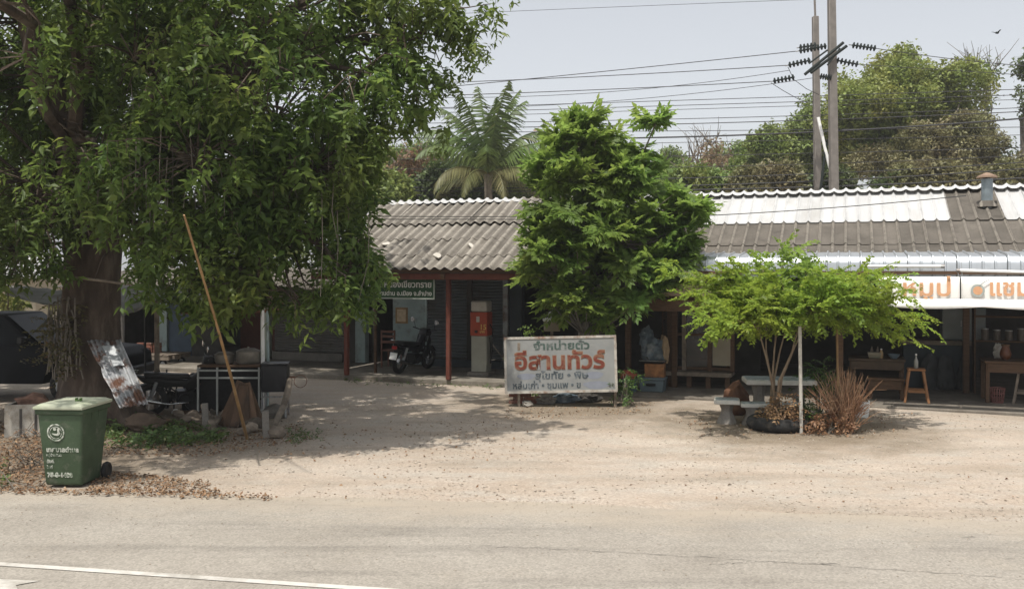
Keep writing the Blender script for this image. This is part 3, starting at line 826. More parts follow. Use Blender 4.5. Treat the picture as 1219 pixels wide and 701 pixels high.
signwhite = mat('sign_white', (0.62,0.62,0.58), 0.6, var=0.1, scale=6)
text('สถานีบ้านหนองเขียวทราย', hgt*0.40, signwhite, gs, (gb-0.07, -0.026, gz0+hgt*0.56), bold=0.02, align='RIGHT', sx=1.0)
text('ต.บ้านด่าน อ.เมือง จ.ลำปาง', hgt*0.29, signwhite, gs, (gb-0.07, -0.026, gz0+hgt*0.17), bold=0.025, align='RIGHT', sx=1.0)

# coin fuel dispenser
fp = thing('fuel_dispenser', 'slim red and grey coin fuel dispenser standing on the porch', 'fuel pump', B(BU(573,1.0),1.0,0.12), -TH)
pgrey = mat('pump_grey', (0.30,0.30,0.26), 0.6, var=0.12, scale=4)
pred = mat('pump_red', (0.33,0.06,0.03), 0.5, var=0.15, scale=5)
q = MB(); q.bb(-0.27,0.27,-0.22,0.22,0,0.10); q.build('plinth', concrete, fp, 0.01)
q = MB(); q.bb(-0.19,0.19,-0.16,0.16,0.10,0.93); q.build('cabinet', pgrey, fp, 0.01)
q = MB(); q.bb(-0.21,0.21,-0.18,0.18,0.932,1.48); q.build('housing', pred, fp, 0.015)
q = MB(); q.bb(-0.20,0.20,-0.17,0.17,1.482,1.74); q.build('globe_tank', mat('pump_tank',(0.40,0.38,0.33),0.4,var=0.2,scale=5), fp, 0.03)
q = MB(); q.bb(-0.05,0.03,-0.195,-0.182,1.25,1.38); q.build('display', mat('display_pane',(0.45,0.42,0.38),0.3,var=0.2,scale=9), fp, 0.004)
q = MB(); q.bb(-0.09,-0.02,-0.20,-0.182,1.0,1.06); q.build('coin_slot', black, fp, 0.004)
text('15', 0.17, mat('pump_yellow',(0.6,0.42,0.12),0.6), fp, (0.03,-0.184,1.08))
text('บาท', 0.08, MATS['pump_yellow'], fp, (0.03,-0.184,1.005))
q = MB(); q.tube([(0.21,0,1.2),(0.30,-0.05,1.1),(0.30,-0.08,0.6),(0.25,-0.05,0.3),(0.23,0,0.7),(0.21,0,0.9)], 0.014, 6); q.build('hose', rubber, fp)

# ---- right restaurant building
rh = thing('restaurant_building', 'open fronted restaurant with white and dark corrugated roof and metal awning', 'building', BO, -TH)
UA, UZ = 2.36, 16.9
roof = MB()
for V in (-0.3, 0.6, 1.7, 3.3):
    roof.bb(UA+0.05, UZ-0.05, V-0.025, V+0.025, roofz(V)-0.13, roofz(V)-0.06)
roof = roof.build('roof', wood, rh)
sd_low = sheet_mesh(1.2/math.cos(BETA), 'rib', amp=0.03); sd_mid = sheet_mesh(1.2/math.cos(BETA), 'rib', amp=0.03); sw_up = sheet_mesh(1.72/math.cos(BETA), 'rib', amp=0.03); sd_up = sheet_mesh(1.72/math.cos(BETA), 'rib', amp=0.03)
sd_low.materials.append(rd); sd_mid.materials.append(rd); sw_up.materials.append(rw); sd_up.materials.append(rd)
U = UA
d0, d1 = BU(1137,2.6), BU(1188,2.6)
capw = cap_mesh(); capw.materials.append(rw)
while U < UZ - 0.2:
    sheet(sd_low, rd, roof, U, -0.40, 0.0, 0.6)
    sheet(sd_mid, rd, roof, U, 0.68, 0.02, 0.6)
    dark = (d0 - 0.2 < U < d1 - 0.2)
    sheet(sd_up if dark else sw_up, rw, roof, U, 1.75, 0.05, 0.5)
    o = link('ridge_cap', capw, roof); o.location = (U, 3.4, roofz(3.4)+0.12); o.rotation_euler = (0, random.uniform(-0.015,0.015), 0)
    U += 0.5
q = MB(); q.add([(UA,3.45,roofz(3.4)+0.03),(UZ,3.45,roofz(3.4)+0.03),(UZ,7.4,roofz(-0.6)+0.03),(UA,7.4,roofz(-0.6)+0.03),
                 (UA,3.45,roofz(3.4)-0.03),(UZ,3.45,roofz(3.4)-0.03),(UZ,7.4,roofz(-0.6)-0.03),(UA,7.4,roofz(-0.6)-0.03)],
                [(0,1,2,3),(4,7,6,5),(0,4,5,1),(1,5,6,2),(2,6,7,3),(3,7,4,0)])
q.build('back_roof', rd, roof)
# smoke vent
Uc = BU(1175, 2.45)
zc = roofz(2.45)
fl = MB(); fl.tube([(Uc,2.45,zc-0.1),(Uc,2.45,BZ(1175,213,2.45))], 0.11, 16); flue = fl.build('flue', mat('flue_zinc',(0.22,0.26,0.28),0.5,metal=0.5,var=0.25,scale=5), rh)
q = MB(); q.lathe([(0.20,0),(0.19,0.035),(0.05,0.10),(0.01,0.11)], 16, TM((Uc,2.45,BZ(1175,213,2.45)+0.02))); q.build('rain_cap', mat('rusty_cap',(0.22,0.15,0.105),0.8,var=0.3,scale=8), flue)
q = MB(); q.lathe([(0.20,-0.03),(0.13,0.08),(0.112,0.1)], 16, TM((Uc,2.45,zc+0.06))); q.build('flashing', rd, flue)
# curved metal awning
def awning_mesh(wd):
    prof = []
    for i in range(4): prof.append((0.45 - 0.35*i, 2.93 - 0.028*i))
    V0, Z0 = prof[-1]
    for i in range(1, 7):
        a = i/6*R(84)
        prof.append((V0 - 0.17*math.sin(a), Z0 - 0.17*(1-math.cos(a))))
    prof.append((prof[-1][0]-0.008, 2.44))
    xs2 = []; nrib = 4
    for r_ in range(nrib):
        x = wd*r_/nrib
        xs2 += [(x,0.0),(x+0.012,0.028),(x+0.034,0.028),(x+0.046,0.0)]
    xs2.append((wd,0.0))
    n = len(prof); vs = []; fs = []
    for (x, h) in xs2:
        for i,(V,z) in enumerate(prof):
            t = Vector((prof[min(i+1,n-1)][0]-prof[max(i-1,0)][0], prof[min(i+1,n-1)][1]-prof[max(i-1,0)][1])).normalized()
            nv = (t.y, -t.x)
            nv = (-abs(nv[0]), abs(nv[1]))
            vs.append((x, V + nv[0]*h, z + nv[1]*h))
    for j in range(len(xs2)-1):
        for i in range(n-1):
            fs.append((j*n+i, (j+1)*n+i, (j+1)*n+i+1, j*n+i+1))
    me = bpy.data.meshes.new('awning_sheet'); me.from_pydata(vs, [], fs); me.shade_smooth(); me.set_sharp_from_angle(angle=0.5); me.materials.append(galv)
    return me
UW0 = BU(813, -0.95)
aw = MB(); aw.bb(UW0+0.03, UZ-0.1, -0.86, -0.80, 2.50, 2.56); aw.bb(UW0+0.03, UZ-0.1, -0.2, -0.15, 2.78, 2.83)
aw = aw.build('awning', wood, rh)
am = awning_mesh(0.80); U = UW0
while U < UZ - 0.5:
    o = link('awning_sheet', am, aw); o.location = (U, random.uniform(-0.006,0.006), random.uniform(-0.005,0.005)); U += 0.806
# soffit beam and posts
q = MB(); q.bb(UA+0.05, UW0+0.9, -0.62, -0.50, BZ(775,352,-0.6), BZ(775,339,-0.6)); q.build('beam', mat('beige_beam',(0.36,0.28,0.22),0.7,var=0.12,scale=3), rh, 0.01)
q = MB(); q.bb(UA+0.05, UW0+0.9, -0.45, -0.36, BZ(775,370,-0.4), BZ(775,356,-0.4)); q.build('beam', wood, rh, 0.01)
for px, V in ((748,0.3),(803,0.9),(1000,0.2),(1150,2.0)):
    U = BU(px, V); q = MB(); q.bb(U-0.06,U+0.06,V-0.06,V+0.06,0.06,roofz(V)-0.15); q.build('post', wood, rh, 0.008)
# walls
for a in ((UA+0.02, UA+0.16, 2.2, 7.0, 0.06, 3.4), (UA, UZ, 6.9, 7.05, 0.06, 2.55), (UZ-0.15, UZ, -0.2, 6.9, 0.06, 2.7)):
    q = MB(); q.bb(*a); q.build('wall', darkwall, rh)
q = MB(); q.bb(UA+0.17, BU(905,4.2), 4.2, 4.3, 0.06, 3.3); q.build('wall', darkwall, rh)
# floor
q = MB(); q.bb(UR+0.02, UZ, -0.55, 7.0, -0.05, 0.06)
o = q.build('shop_floor', mat('shop_concrete', (0.17,0.15,0.125), 0.9, var=0.25, scale=3, c2=(0.09,0.075,0.06), s2=1.2, bump=0.25, fine=0.4), None, 0.02)
o.location = BO; o.rotation_euler = (0,0,-TH); tag(o, kind='structure')

# white tube lamps on the awning
for (pa, ya, pb, yb, lab) in ((1030,317,1120,317,'white tube lamp on the metal awning, ends above the left banner'), (1143,322,1262,325,'white tube lamp on the metal awning, above the right banner')):
    A = B(BU(pa,-1.0), -1.0, BZ(pa,ya,-1.0)); C = B(BU(pb,-1.0), -1.0, BZ(pb,yb,-1.0))
    t_ = thing('tube_lamp', lab, 'lamp', (A+C)/2, group='tube lamps on the awning')
    q = MB(); q.tube([A, C], 0.028, 8); adopt(q.build('tube', whitep, t_), t_)
    d = (C-A).normalized()
    for e, s in ((A,-1),(C,1)):
        q = MB(); q.tube([e, e + d*0.06*s], 0.034, 8); adopt(q.build('end_cap', steel, t_), t_)

# banners under the awning
bann = mat('white_vinyl', (0.80,0.79,0.76), 0.5, var=0.04, scale=3, bump=0.08, c2=(0.66,0.65,0.63), s2=1.5)
orange = mat('faded_orange_print', (0.62,0.34,0.19), 0.6, var=0.12, scale=12)
def banner(pa, pb, lab):
    V = -1.06
    Ua, Ub = BU(pa, V), BU(pb, V)
    bz1, bz0 = BZ((pa+pb)/2, 329.5, V), BZ((pa+pb)/2, 364, V)
    t_ = thing('banner', lab, 'banner', B((Ua+Ub)/2, V, bz0), -TH, 'white banners under the awning')
    n = 24; vs = []; fs = []; Wd = Ub-Ua; hh = bz1-bz0
    for i in range(n+1):
        x = -Wd/2 + Wd*i/n
        dr = 0.05*math.sin(math.pi*i/n)*1.0
        for j in range(5):
            t = j/4
            vs.append((x, -0.03*math.sin(t*3.1)*(0.6+0.4*math.sin(i*0.9)), -dr*(1-t) + hh*t))
    for i in range(n):
        for j in range(4): fs.append((i*5+j, (i+1)*5+j, (i+1)*5+j+1, i*5+j+1))
    q = MB(); q.add(vs, fs)
    o = q.build('sheet', bann, t_); sd = o.modifiers.new('s','SOLIDIFY'); sd.thickness = 0.003
    for x in (-Wd/2+0.02, Wd/2-0.02):
        q = MB(); q.tube([(x,0.02,hh),(x,0.15,hh+0.25)], 0.006, 5); q.build('tie', steel, t_)
    return t_, Wd, hh
t1, W1, H1 = banner(1046, 1142.5, 'white banner with orange Thai letters beside the small green tree')
text('หมูป่', 0.40, orange, t1, (W1/2-0.12, -0.045, H1*0.36), bold=0.02, align='RIGHT', sx=1.15)
t2, W2, H2 = banner(1144, 1262, 'white banner with round emblem and orange Thai letters at the right edge')
text('แชมป์', 0.40, orange, t2, (-W2/2+0.42, -0.045, H2*0.36), bold=0.022, sx=0.95)
q = MB(); q.lathe([(0.11,-0.002),(0.11,0.002)], 20, TM((-W2/2+0.26,-0.045,H2*0.52), 0, R(90))); q.build('emblem_ring', mat('emblem_grey',(0.34,0.38,0.36),0.6), t2)
q = MB(); q.lathe([(0.075,-0.004),(0.075,0.004)], 20, TM((-W2/2+0.26,-0.046,H2*0.52), 0, R(90))); q.build('emblem_disc', orange, t2)
q = MB(); q.tube([(-W2/2+0.28,-0.048,H2*0.68),(-W2/2+0.36,-0.048,H2*0.82),(-W2/2+0.46,-0.048,H2*0.93)], 0.008, 5); q.build('emblem_stem', MATS['emblem_grey'], t2)
# white valance in front of the banners
q = MB(); n = 40; Ua, Ub = BU(1060,-1.2), BU(1262,-1.2); vs = []; fs = []
for i in range(n+1):
    U = Ua + (Ub-Ua)*i/n
    s_ = 0.045*abs(math.sin(i/n*math.pi*1.6+0.3))
    vs += [(U, -1.10, BZ(1150,356,-1.1)), (U, -1.17, BZ(1150,362,-1.15)), (U, -1.20, BZ(1150,365,-1.2)-s_)]
for i in range(n):
    for j in range(2): fs.append((i*3+j, i*3+3+j, i*3+4+j, i*3+1+j))
q.add(vs, fs); o = q.build('awning_cloth', bann, None); o.location = BO; o.rotation_euler = (0,0,-TH)
sd = o.modifiers.new('s','SOLIDIFY'); sd.thickness = 0.004
tag(o, 'strip of white cloth sagging below the two banners', 'cloth')

# ---- glazed shopfront in the middle
gp = thing('glazed_partition', 'raised timber shopfront with glass panes and a cream board', 'partition', BO, -TH)
V = 1.2
ua, ub = BU(795,V), BU(873,V)
lz = BZ(830,441,V)
q = MB(); q.bb(ua, ub, V-0.35, V+0.25, lz-0.09, lz); q.build('ledge', woodgrey, gp, 0.008)
tz = BZ(830,352,V)
for px in (797, 814.5, 845, 872):
    U = BU(px,V); q = MB(); q.bb(U-0.045,U+0.045,V-0.045,V+0.045,lz+0.001,tz); q.build('frame_post', woodgrey if px in (814.5,) else wood, gp, 0.005)
for za in (lz+0.02, lz+0.75, tz-0.09):
    q = MB(); q.bb(ua+0.06, ub-0.06, V-0.025, V+0.025, za, za+0.06); q.build('rail', wood, gp, 0.004)
for a, b in ((797,814.5),(814.5,845)):
    q = MB(); q.bb(BU(a,V)+0.05, BU(b,V)-0.05, V-0.004, V+0.004, lz+0.09, tz-0.1); q.build('pane', glass, gp)
q = MB(); q.bb(BU(848.5,V), BU(870,V), V-0.045, V-0.027, BZ(858,435,V), BZ(858,403,V)); q.build('board', cream, gp, 0.004)
for U in np.linspace(ua+0.1, ub-0.1, 4):
    q = MB(); q.bb(U-0.05,U+0.05,V-0.25,V-0.15,0.06,lz-0.092); q.build('leg', wood, gp)
# things on shelves behind the panes
sh = thing('display_shelf', 'dim timber shelf standing behind the glass panes', 'shelf', B(BU(828,1.9),1.9,0.06), -TH)
for z in (0.5,0.95,1.4): q = MB(); q.bb(-0.7,0.7,-0.2,0.2,z,z+0.03); q.build('board', wood, sh)
for x in (-0.72,0.70): q = MB(); q.bb(x,x+0.03,-0.2,0.2,0,1.7); q.build('side', wood, sh)
jarm = mat('pale_goods',(0.12,0.10,0.08),0.5,var=0.3,scale=10,rnd=0.4)
for i, (x, z) in enumerate(((0.02,0.982),(0.3,0.982),(0.1,1.432))):
    q = MB(); q.lathe([(0.07,0),(0.08,0.03),(0.08,0.16),(0.05,0.2),(0.05,0.24)], 12)
    o = q.build('jar', jarm); o.location = B(BU(828,1.9),1.9,0.06) + Vector((x*CT, -x*ST, z))
    tag(o, ['pale jar in the middle of the display shelf, left of its neighbour','pale jar at the right on the middle shelf board','pale jar alone on the top shelf board'][i], 'jar', 'jars on the display shelf')

# goods piled left of the shopfront
Vg = 0.1
def BP(px, py, V, z=None):
    return B(BU(px,V), V, BZ(px,py,V) if z is None else z)
ch = thing('cool_box', 'blue grey cool box on the floor beside the shopfront', 'box', BP(777,0,Vg,0.06), -TH)
bw = 0.25
q = MB(); q.frustum(-0.24,0.24,-0.17,0.17,0,-0.26,0.26,-0.19,0.19,0.24); q.build('body', mat('coolbox_blue',(0.11,0.145,0.165),0.5,var=0.15,scale=5), ch, 0.015)
q = MB(); q.bb(-0.28,0.28,-0.21,0.21,0.242,0.30); q.build('lid', MATS['coolbox_blue'], ch, 0.02)
q = MB(); q.bb(-0.10,0.10,-0.215,-0.195,0.13,0.18); q.build('handle', black, ch, 0.005)
bx = thing('cardboard_box', 'brown printed carton standing on the blue cool box', 'carton', BP(780,0,Vg,0.362), -TH+0.05)
q = MB(); q.bb(-0.2,0.2,-0.15,0.15,0,0.27); q.build('body', mat('carton_brown',(0.26,0.12,0.05),0.8,var=0.5,scale=7,c2=(0.10,0.07,0.05),s2=4), bx, 0.006)
for s in (-1,1): q = MB(); q.bb(s*0.1-0.095,s*0.1+0.095,-0.155,0.155,0.272,0.28); q.build('flap', MATS['carton_brown'], bx)
tr = thing('black_tray', 'flat black tray on top of the brown carton', 'tray', BP(778,0,Vg,0.645), -TH)
q = MB(); q.frustum(-0.22,0.22,-0.15,0.15,0,-0.26,0.26,-0.18,0.18,0.05); q.build('tray_body', black, tr, 0.006)
q = MB(); q.bb(-0.27,0.27,-0.19,-0.172,0.051,0.06); q.build('rim', steel, tr)
def blob(name, m, c, r, seed, parent=None, sub=3, amp=0.35, fr=2.0, flat=True, facet=False):
    bm = bmesh.new(); bmesh.ops.create_icosphere(bm, subdivisions=sub, radius=1)
    for v in bm.verts:
        n = mnoise.noise(v.co*fr + Vector((seed*7.1, seed*3.3, 0))) + 0.5*mnoise.noise(v.co*fr*2.7 + Vector((seed,0,5)))
        v.co *= 1 + amp*n
        v.co = Vector((v.co.x*r[0], v.co.y*r[1], v.co.z*r[2]))
        if flat and v.co.z < -r[2]*0.7: v.co.z = -r[2]*0.7
    zmin = min(v.co.z for v in bm.verts)
    for v in bm.verts: v.co.z -= zmin
    me = bpy.data.meshes.new(name); bm.to_mesh(me); bm.free()
    if not facet: me.shade_smooth(); me.set_sharp_from_angle(angle=0.6)
    me.materials.append(m)
    o = link(name, me, parent); o.location = c; return o
bluebag = mat('blue_white_plastic',(0.075,0.10,0.12),0.5,var=0.4,scale=9,c2=(0.20,0.215,0.22),s2=5)
o = blob('plastic_bag', bluebag, BP(776,0,Vg,0.705), (0.22,0.15,0.26), 1, amp=0.5); tag(o, 'crumpled blue and white plastic bag heaped on the black tray', 'bag', 'plastic bags heaped by the shopfront')
o = blob('plastic_bag', bluebag, BP(770,0,Vg+0.1,0.98), (0.14,0.12,0.24), 2, amp=0.5); tag(o, 'topmost blue plastic bag of the heap on the black tray', 'bag', 'plastic bags heaped by the shopfront')
tanbag = mat('tan_cloth',(0.30,0.22,0.14),0.9,var=0.3,scale=8)
o = blob('cloth_bundle', tanbag, BP(789,0,Vg+0.25,0.62), (0.13,0.12,0.34), 3, amp=0.4); tag(o, 'tan cloth bundle leaning behind the plastic bags', 'bundle')
bk = thing('blue_bucket', 'dark blue bucket beside the right end of the sign board', 'bucket', BP(750,0,-0.1,0.0), 0)
q = MB(); q.lathe([(0.13,0),(0.17,0.30),(0.18,0.31),(0.18,0.33),(0.155,0.33),(0.12,0.03)], 20); q.build('bucket_body', mat('bucket_blue',(0.05,0.08,0.12),0.5), bk)
q = MB(); q.tube([(0.17*math.cos(t),0.02,0.31+0.14*math.sin(t)) for t in np.linspace(0,math.pi,9)], 0.005, 5); q.build('bail_handle', steel, bk)
o = blob('red_cloth', mat('red_cloth',(0.34,0.10,0.06),0.9,var=0.3,scale=8), BP(748,0,-0.1,0.30), (0.15,0.14,0.12), 5, amp=0.5); tag(o, 'faded red cloth stuffed in the blue bucket', 'cloth')
# pale box behind the sign board
pb = thing('pale_box', 'small pale box on a post behind the sign board under the leafy tree', 'box', BP(657,0,-0.2,0.0), 0)
q = MB(); q.bb(-0.17,0.17,-0.12,0.12,BZ(657,394,-0.2),BZ(657,382,-0.2)); q.build('box_body', cream, pb, 0.01)
q = MB(); q.bb(-0.19,0.19,-0.14,0.14,BZ(657,382,-0.2)+0.001,BZ(657,380,-0.2)+0.015); q.build('lid', whitep, pb, 0.006)
q = MB(); q.bb(-0.03,0.03,-0.03,0.03,0,BZ(657,394,-0.2)-0.001); q.build('post', woodgrey, pb)
o = blob('white_flower_bag', whitep, BP(659,0,-0.2,BZ(657,380,-0.2)+0.017), (0.12,0.08,0.09), 8, amp=0.6); tag(o, 'crumpled white plastic bag lying on the pale box', 'bag')

# ---- restaurant furniture
def stool(name, lab, loc, rz, h=0.66, m=orangewood, group='wooden stools in the restaurant', s=0.16, sp=0.21):
    t_ = thing(name, lab, 'stool', loc, rz, group)
    q = MB(); q.bb(-s,s,-s,s,h-0.04,h); q.build('seat', m, t_, 0.008)
    for sx in (-1,1):
        for sy in (-1,1):
            q = MB(); q.tube([(sx*sp,sy*sp,0),(sx*(s-0.035),sy*(s-0.035),h-0.042)], 0.028, 4); q.build('leg', m, t_)
    for y in (-1,1):
        f = 0.24/h; e = sp + (s-0.035-sp)*f
        q = MB(); q.bb(-e+0.03,e-0.03,y*e-0.014,y*e+0.014,0.19,0.24); q.build('stretcher', m, t_)
    f = 0.34/h; e = sp + (s-0.035-sp)*f
    for x in (-1,1): q = MB(); q.bb(x*e-0.014,x*e+0.014,-e+0.03,e-0.03,0.30,0.35); q.build('stretcher', m, t_)
    return t_
def flo(px, py): 
    p = G(px, py, 0.06); return p
stp = G(1090.5, 478, 0.06)
stool('wooden_stool', 'orange brown wooden stool with a bottle on its seat', stp, -TH, 0.64)
bt = thing('bottle', 'pale glass bottle standing on the orange brown stool', 'bottle', (stp.x, stp.y, 0.70), 0)
q = MB(); q.lathe([(0.035,0),(0.04,0.01),(0.04,0.14),(0.016,0.2),(0.016,0.25)], 12); q.build('bottle_body', mat('bottle_pale',(0.28,0.28,0.26),0.2,var=0.1), bt)
q = MB(); q.lathe([(0.019,0.251),(0.019,0.275)], 10); q.build('cap', whitep, bt)
def table(name, lab, U0, U1, V0, V1, h, m, cat='table'):
    t_ = thing(name, lab, cat, B((U0+U1)/2, (V0+V1)/2, 0.06), -TH)
    w2, d2 = (U1-U0)/2, (V1-V0)/2
    q = MB(); q.bb(-w2,w2,-d2,d2,h-0.05,h); q.build('tabletop', m, t_, 0.008)
    q = MB(); q.bb(-w2+0.05,w2-0.05,-d2+0.03,-d2+0.055,h-0.22,h-0.052); q.build('apron', m, t_, 0.004)
    for x in (-w2+0.06,w2-0.06):
        for y in (-d2+0.08,d2-0.06):
            q = MB(); q.bb(x-0.035,x+0.035,y-0.035,y+0.035,0,h-0.051); q.build('leg', wood, t_, 0.004)
    return t_
Vt = 0.9
tabm = mat('warm_table_timber',(0.085,0.058,0.037),0.6,var=0.3,scale=5,bump=0.2)
table('dining_table', 'long timber table behind the dried plant', BU(1010,Vt), BU(1078,Vt), Vt, Vt+0.7, 0.74, tabm)
q = table('bench', 'low timber bench in front of the long table', BU(1032,Vt), BU(1076,Vt), Vt-0.55, Vt-0.3, 0.42, wood, 'bench')
tt = 0.80
def on_table(px, V, z): return B(BU(px,V), V, z)
b1 = thing('condiment_basket', 'small basket of sauce bottles on the long timber table', 'basket', on_table(1041,1.15,tt), -TH)
q = MB(); q.frustum(-0.11,0.11,-0.08,0.08,0,-0.13,0.13,-0.1,0.1,0.11); q.build('basket_body', cream, b1, 0.006)
for x in (-0.05,0.06):
    q = MB(); q.lathe([(0.03,0.02),(0.03,0.16),(0.012,0.2),(0.012,0.23)], 10, TM((x,0,0.0))); q.build('bottle', jarm, b1)
b2 = thing('bottle', 'short sauce bottle right of the basket on the long table', 'bottle', on_table(1049,1.1,tt), 0)
q = MB(); q.lathe([(0.04,0),(0.04,0.1),(0.018,0.15),(0.018,0.17)], 12); q.build('bottle_body', mat('sauce_tan',(0.35,0.24,0.12),0.4), b2)
q = MB(); q.lathe([(0.021,0.171),(0.021,0.19)], 10); q.build('cap', whitep, b2)
b3 = thing('blue_bowl', 'blue grey bowl on the right end of the long table', 'bowl', on_table(1064,1.1,tt), 0)
q = MB(); q.lathe([(0.05,0),(0.10,0.05),(0.115,0.09),(0.105,0.09),(0.05,0.02)], 16); q.build('bowl_body', mat('bowl_blue',(0.15,0.2,0.24),0.35), b3)
q = MB(); q.lathe([(0.055,-0.0005),(0.055,0.006)], 14); q.build('foot', MATS['bowl_blue'], b3)
# long counter with board
Vc = 2.6
ct = thing('serving_counter', 'dark counter with a pale shelf board along its front', 'counter', BO, -TH)
q = MB(); q.bb(BU(1075,Vc), BU(1155,Vc), Vc, Vc+0.6, 0.06, BZ(1110,410,Vc)); q.build('body', bluegrey, ct, 0.01)
q = MB(); q.bb(BU(1073,Vc), BU(1157,Vc), Vc-0.12, Vc+0.62, BZ(1110,410,Vc)+0.001, BZ(1110,406,Vc)+0.02); q.build('counter_top', woodgrey, ct, 0.006)
gpan = mat('grey_steel_sheet',(0.18,0.20,0.20),0.5,metal=0.3,var=0.15,scale=3)
fr = thing('steel_cabinet', 'grey steel cabinet standing on the serving counter', 'cabinet', on_table(1146,2.9,BZ(1110,406,Vc)+0.022), -TH)
q = MB(); q.bb(-0.42,0.42,-0.2,0.25,0,0.72); q.build('body', gpan, fr, 0.012)
q = MB(); q.bb(-0.40,-0.01,-0.215,-0.202,0.03,0.69); q.build('door', gpan, fr, 0.004)
q = MB(); q.bb(0.01,0.40,-0.215,-0.202,0.03,0.69); q.build('door', gpan, fr, 0.004)
for x in (-0.05,0.05): q = MB(); q.bb(x-0.01,x+0.01,-0.235,-0.216,0.3,0.42); q.build('handle', steel, fr)
bagm = mat('grey_sack',(0.05,0.053,0.055),0.7,var=0.3,scale=6)
for i, px in enumerate((1108,1126,1150)):
    o = blob('hanging_bag', bagm, B(BU(px,2.44), 2.40, 0.06), (0.19,0.10,0.42), 20+i, amp=0.28); tag(o, ['grey sack against the counter, nearest the stool','grey sack in the middle of the counter front','grey sack at the right end of the counter front'][i], 'sack', 'sacks against the counter')
# right table, basket, stool
Vr = 0.55
table('kitchen_table', 'dark timber table at the right edge under the banner', BU(1172,Vr), BU(1262,Vr), Vr, Vr+0.8, 0.80, wood)
o = thing('mesh_basket', 'red mesh waste basket under the dark table', 'basket', G(1187,479,0.06), 0)
q = MB()
for i in range(18):
    t = 6.283*i/18
    q.tube([(0.10*math.cos(t),0.10*math.sin(t),0.0),(0.135*math.cos(t),0.135*math.sin(t),0.28)], 0.008, 4)
for z, r_ in ((0.005,0.10),(0.09,0.112),(0.18,0.124),(0.28,0.136)): q.torus(r_, 0.008, 18, 5, TM((0,0,z)))
q.build('wire_wall', mat('red_plastic',(0.17,0.07,0.06),0.5), o)
q = MB(); q.lathe([(0.09,0.012),(0.09,0.02)], 16); q.build('base', MATS['red_plastic'], o)
stool('wooden_stool', 'pale wooden stool at the right edge in front of the dark table', G(1222,480,0.06), -TH-0.2, 0.62, woodgrey)
o = thing('orange_jar', 'round orange glass jar on the dark table', 'jar', on_table(1197,0.85,0.862), 0)
q = MB(); q.lathe([(0.05,0),(0.09,0.05),(0.105,0.11),(0.09,0.17),(0.06,0.26)], 18); q.build('jar_body', mat('orange_glass',(0.12,0.045,0.022),0.3,var=0.2), o)
q = MB(); q.lathe([(0.075,0.261),(0.075,0.30)], 14); q.build('lid', wood, o)
o = blob('white_bag', mat('dim_white_bag',(0.4,0.38,0.34),0.6,var=0.2), on_table(1190,1.15,0.862), (0.11,0.08,0.17), 31, amp=0.5); tag(o, 'crumpled white bag behind the orange jar', 'bag')
# hanging kitchen shelf
ks = thing('wall_shelf', 'dark wall shelf with goods high at the right edge', 'shelf', on_table(1205,2.2,0.06), -TH)
for z in (1.05,1.55): q = MB(); q.bb(-0.7,0.9,-0.18,0.18,z,z+0.03); q.build('board', wood, ks)
for x in (-0.72,0.9): q = MB(); q.bb(x,x+0.03,-0.18,0.18,0,2.0); q.build('upright', wood, ks)
for i in range(6):
    o = thing('storage_tin', ['first','second','third','fourth','fifth','sixth'][i]+' storage tin from the left on the dark wall shelf', 'tin', on_table(1205,2.2,1.142) + Vector((( -0.5+i*0.22)*CT, -(-0.5+i*0.22)*ST, 0)), random.random(), 'tins on the wall shelf')
    q = MB(); hh = 0.14+0.1*random.random(); q.lathe([(0.07,0),(0.07,hh)], 12); q.build('tin_body', jarm, o)
    q = MB(); q.lathe([(0.074,hh+0.001),(0.074,hh+0.02)], 12); q.build('lid', steel, o)
# ------------------------------------------------------------------ the lot: sign board
sg = thing('sign_board', 'weathered white sign board with large red Thai lettering', 'sign', P(668,0,17.4).xy.to_3d(), 0, rot=(0,0,R(-3)))
Wd, Hh, zb = 2.10, 1.04, 0.28
signface = mat('weathered_sign_white', (0.235,0.24,0.232), 0.6, var=0.12, scale=3, c2=(0.165,0.178,0.188), s2=1.8, lo=0.48, hi=0.75, bump=0.05)
pm = Matrix.Translation((0,0,zb)) @ Matrix.Rotation(R(-1.4),4,'Y') @ Matrix.Rotation(R(-4),4,'X')
def on_sign(o):
    o.matrix_basis = pm @ o.matrix_basis
    return o
q = MB(); q.bb(-Wd/2,Wd/2,0,0.03,0,Hh); o = q.build('panel', signface, sg); on_sign(o)
q = MB(); t = 0.035
q.bb(-Wd/2-0.01,Wd/2+0.01,-0.012,0.04,-0.012,t); q.bb(-Wd/2-0.01,Wd/2+0.01,-0.012,0.04,Hh-t,Hh+0.012); q.bb(-Wd/2-0.011,-Wd/2+t,-0.011,0.039,t,Hh-t); q.bb(Wd/2-t,Wd/2+0.011,-0.011,0.039,t,Hh-t)
o = q.build('frame', mat('sign_edge',(0.38,0.36,0.32),0.7,var=0.3,scale=5,c2=(0.2,0.11,0.07),s2=4), sg); on_sign(o)
def sgt(body, size, m, x, z, bold, align='CENTER', sx=1.0):
    o = text(body, size, m, sg, (x, -0.004, z), bold=bold, align=align, sx=sx)
    on_sign(o); return o
gtxt = mat('faded_green_print', (0.055,0.085,0.072), 0.7, var=0.3, scale=10, c2=(0.15,0.17,0.16), s2=7, lo=0.5, hi=0.62)
rtxt = mat('faded_red_print', (0.14,0.032,0.02), 0.7, var=0.35, scale=9, c2=(0.20,0.10,0.06), s2=6, lo=0.48, hi=0.62)
otxt = mat('orange_outline', (0.24,0.155,0.10), 0.7, var=0.2, scale=9)
btxt = mat('dark_blue_print', (0.06,0.075,0.085), 0.7, var=0.3, scale=10, c2=(0.2,0.22,0.23), s2=8, lo=0.5, hi=0.65)
smud = mat('blue_smear', (0.20,0.215,0.25), 0.7, var=0.1, scale=6)
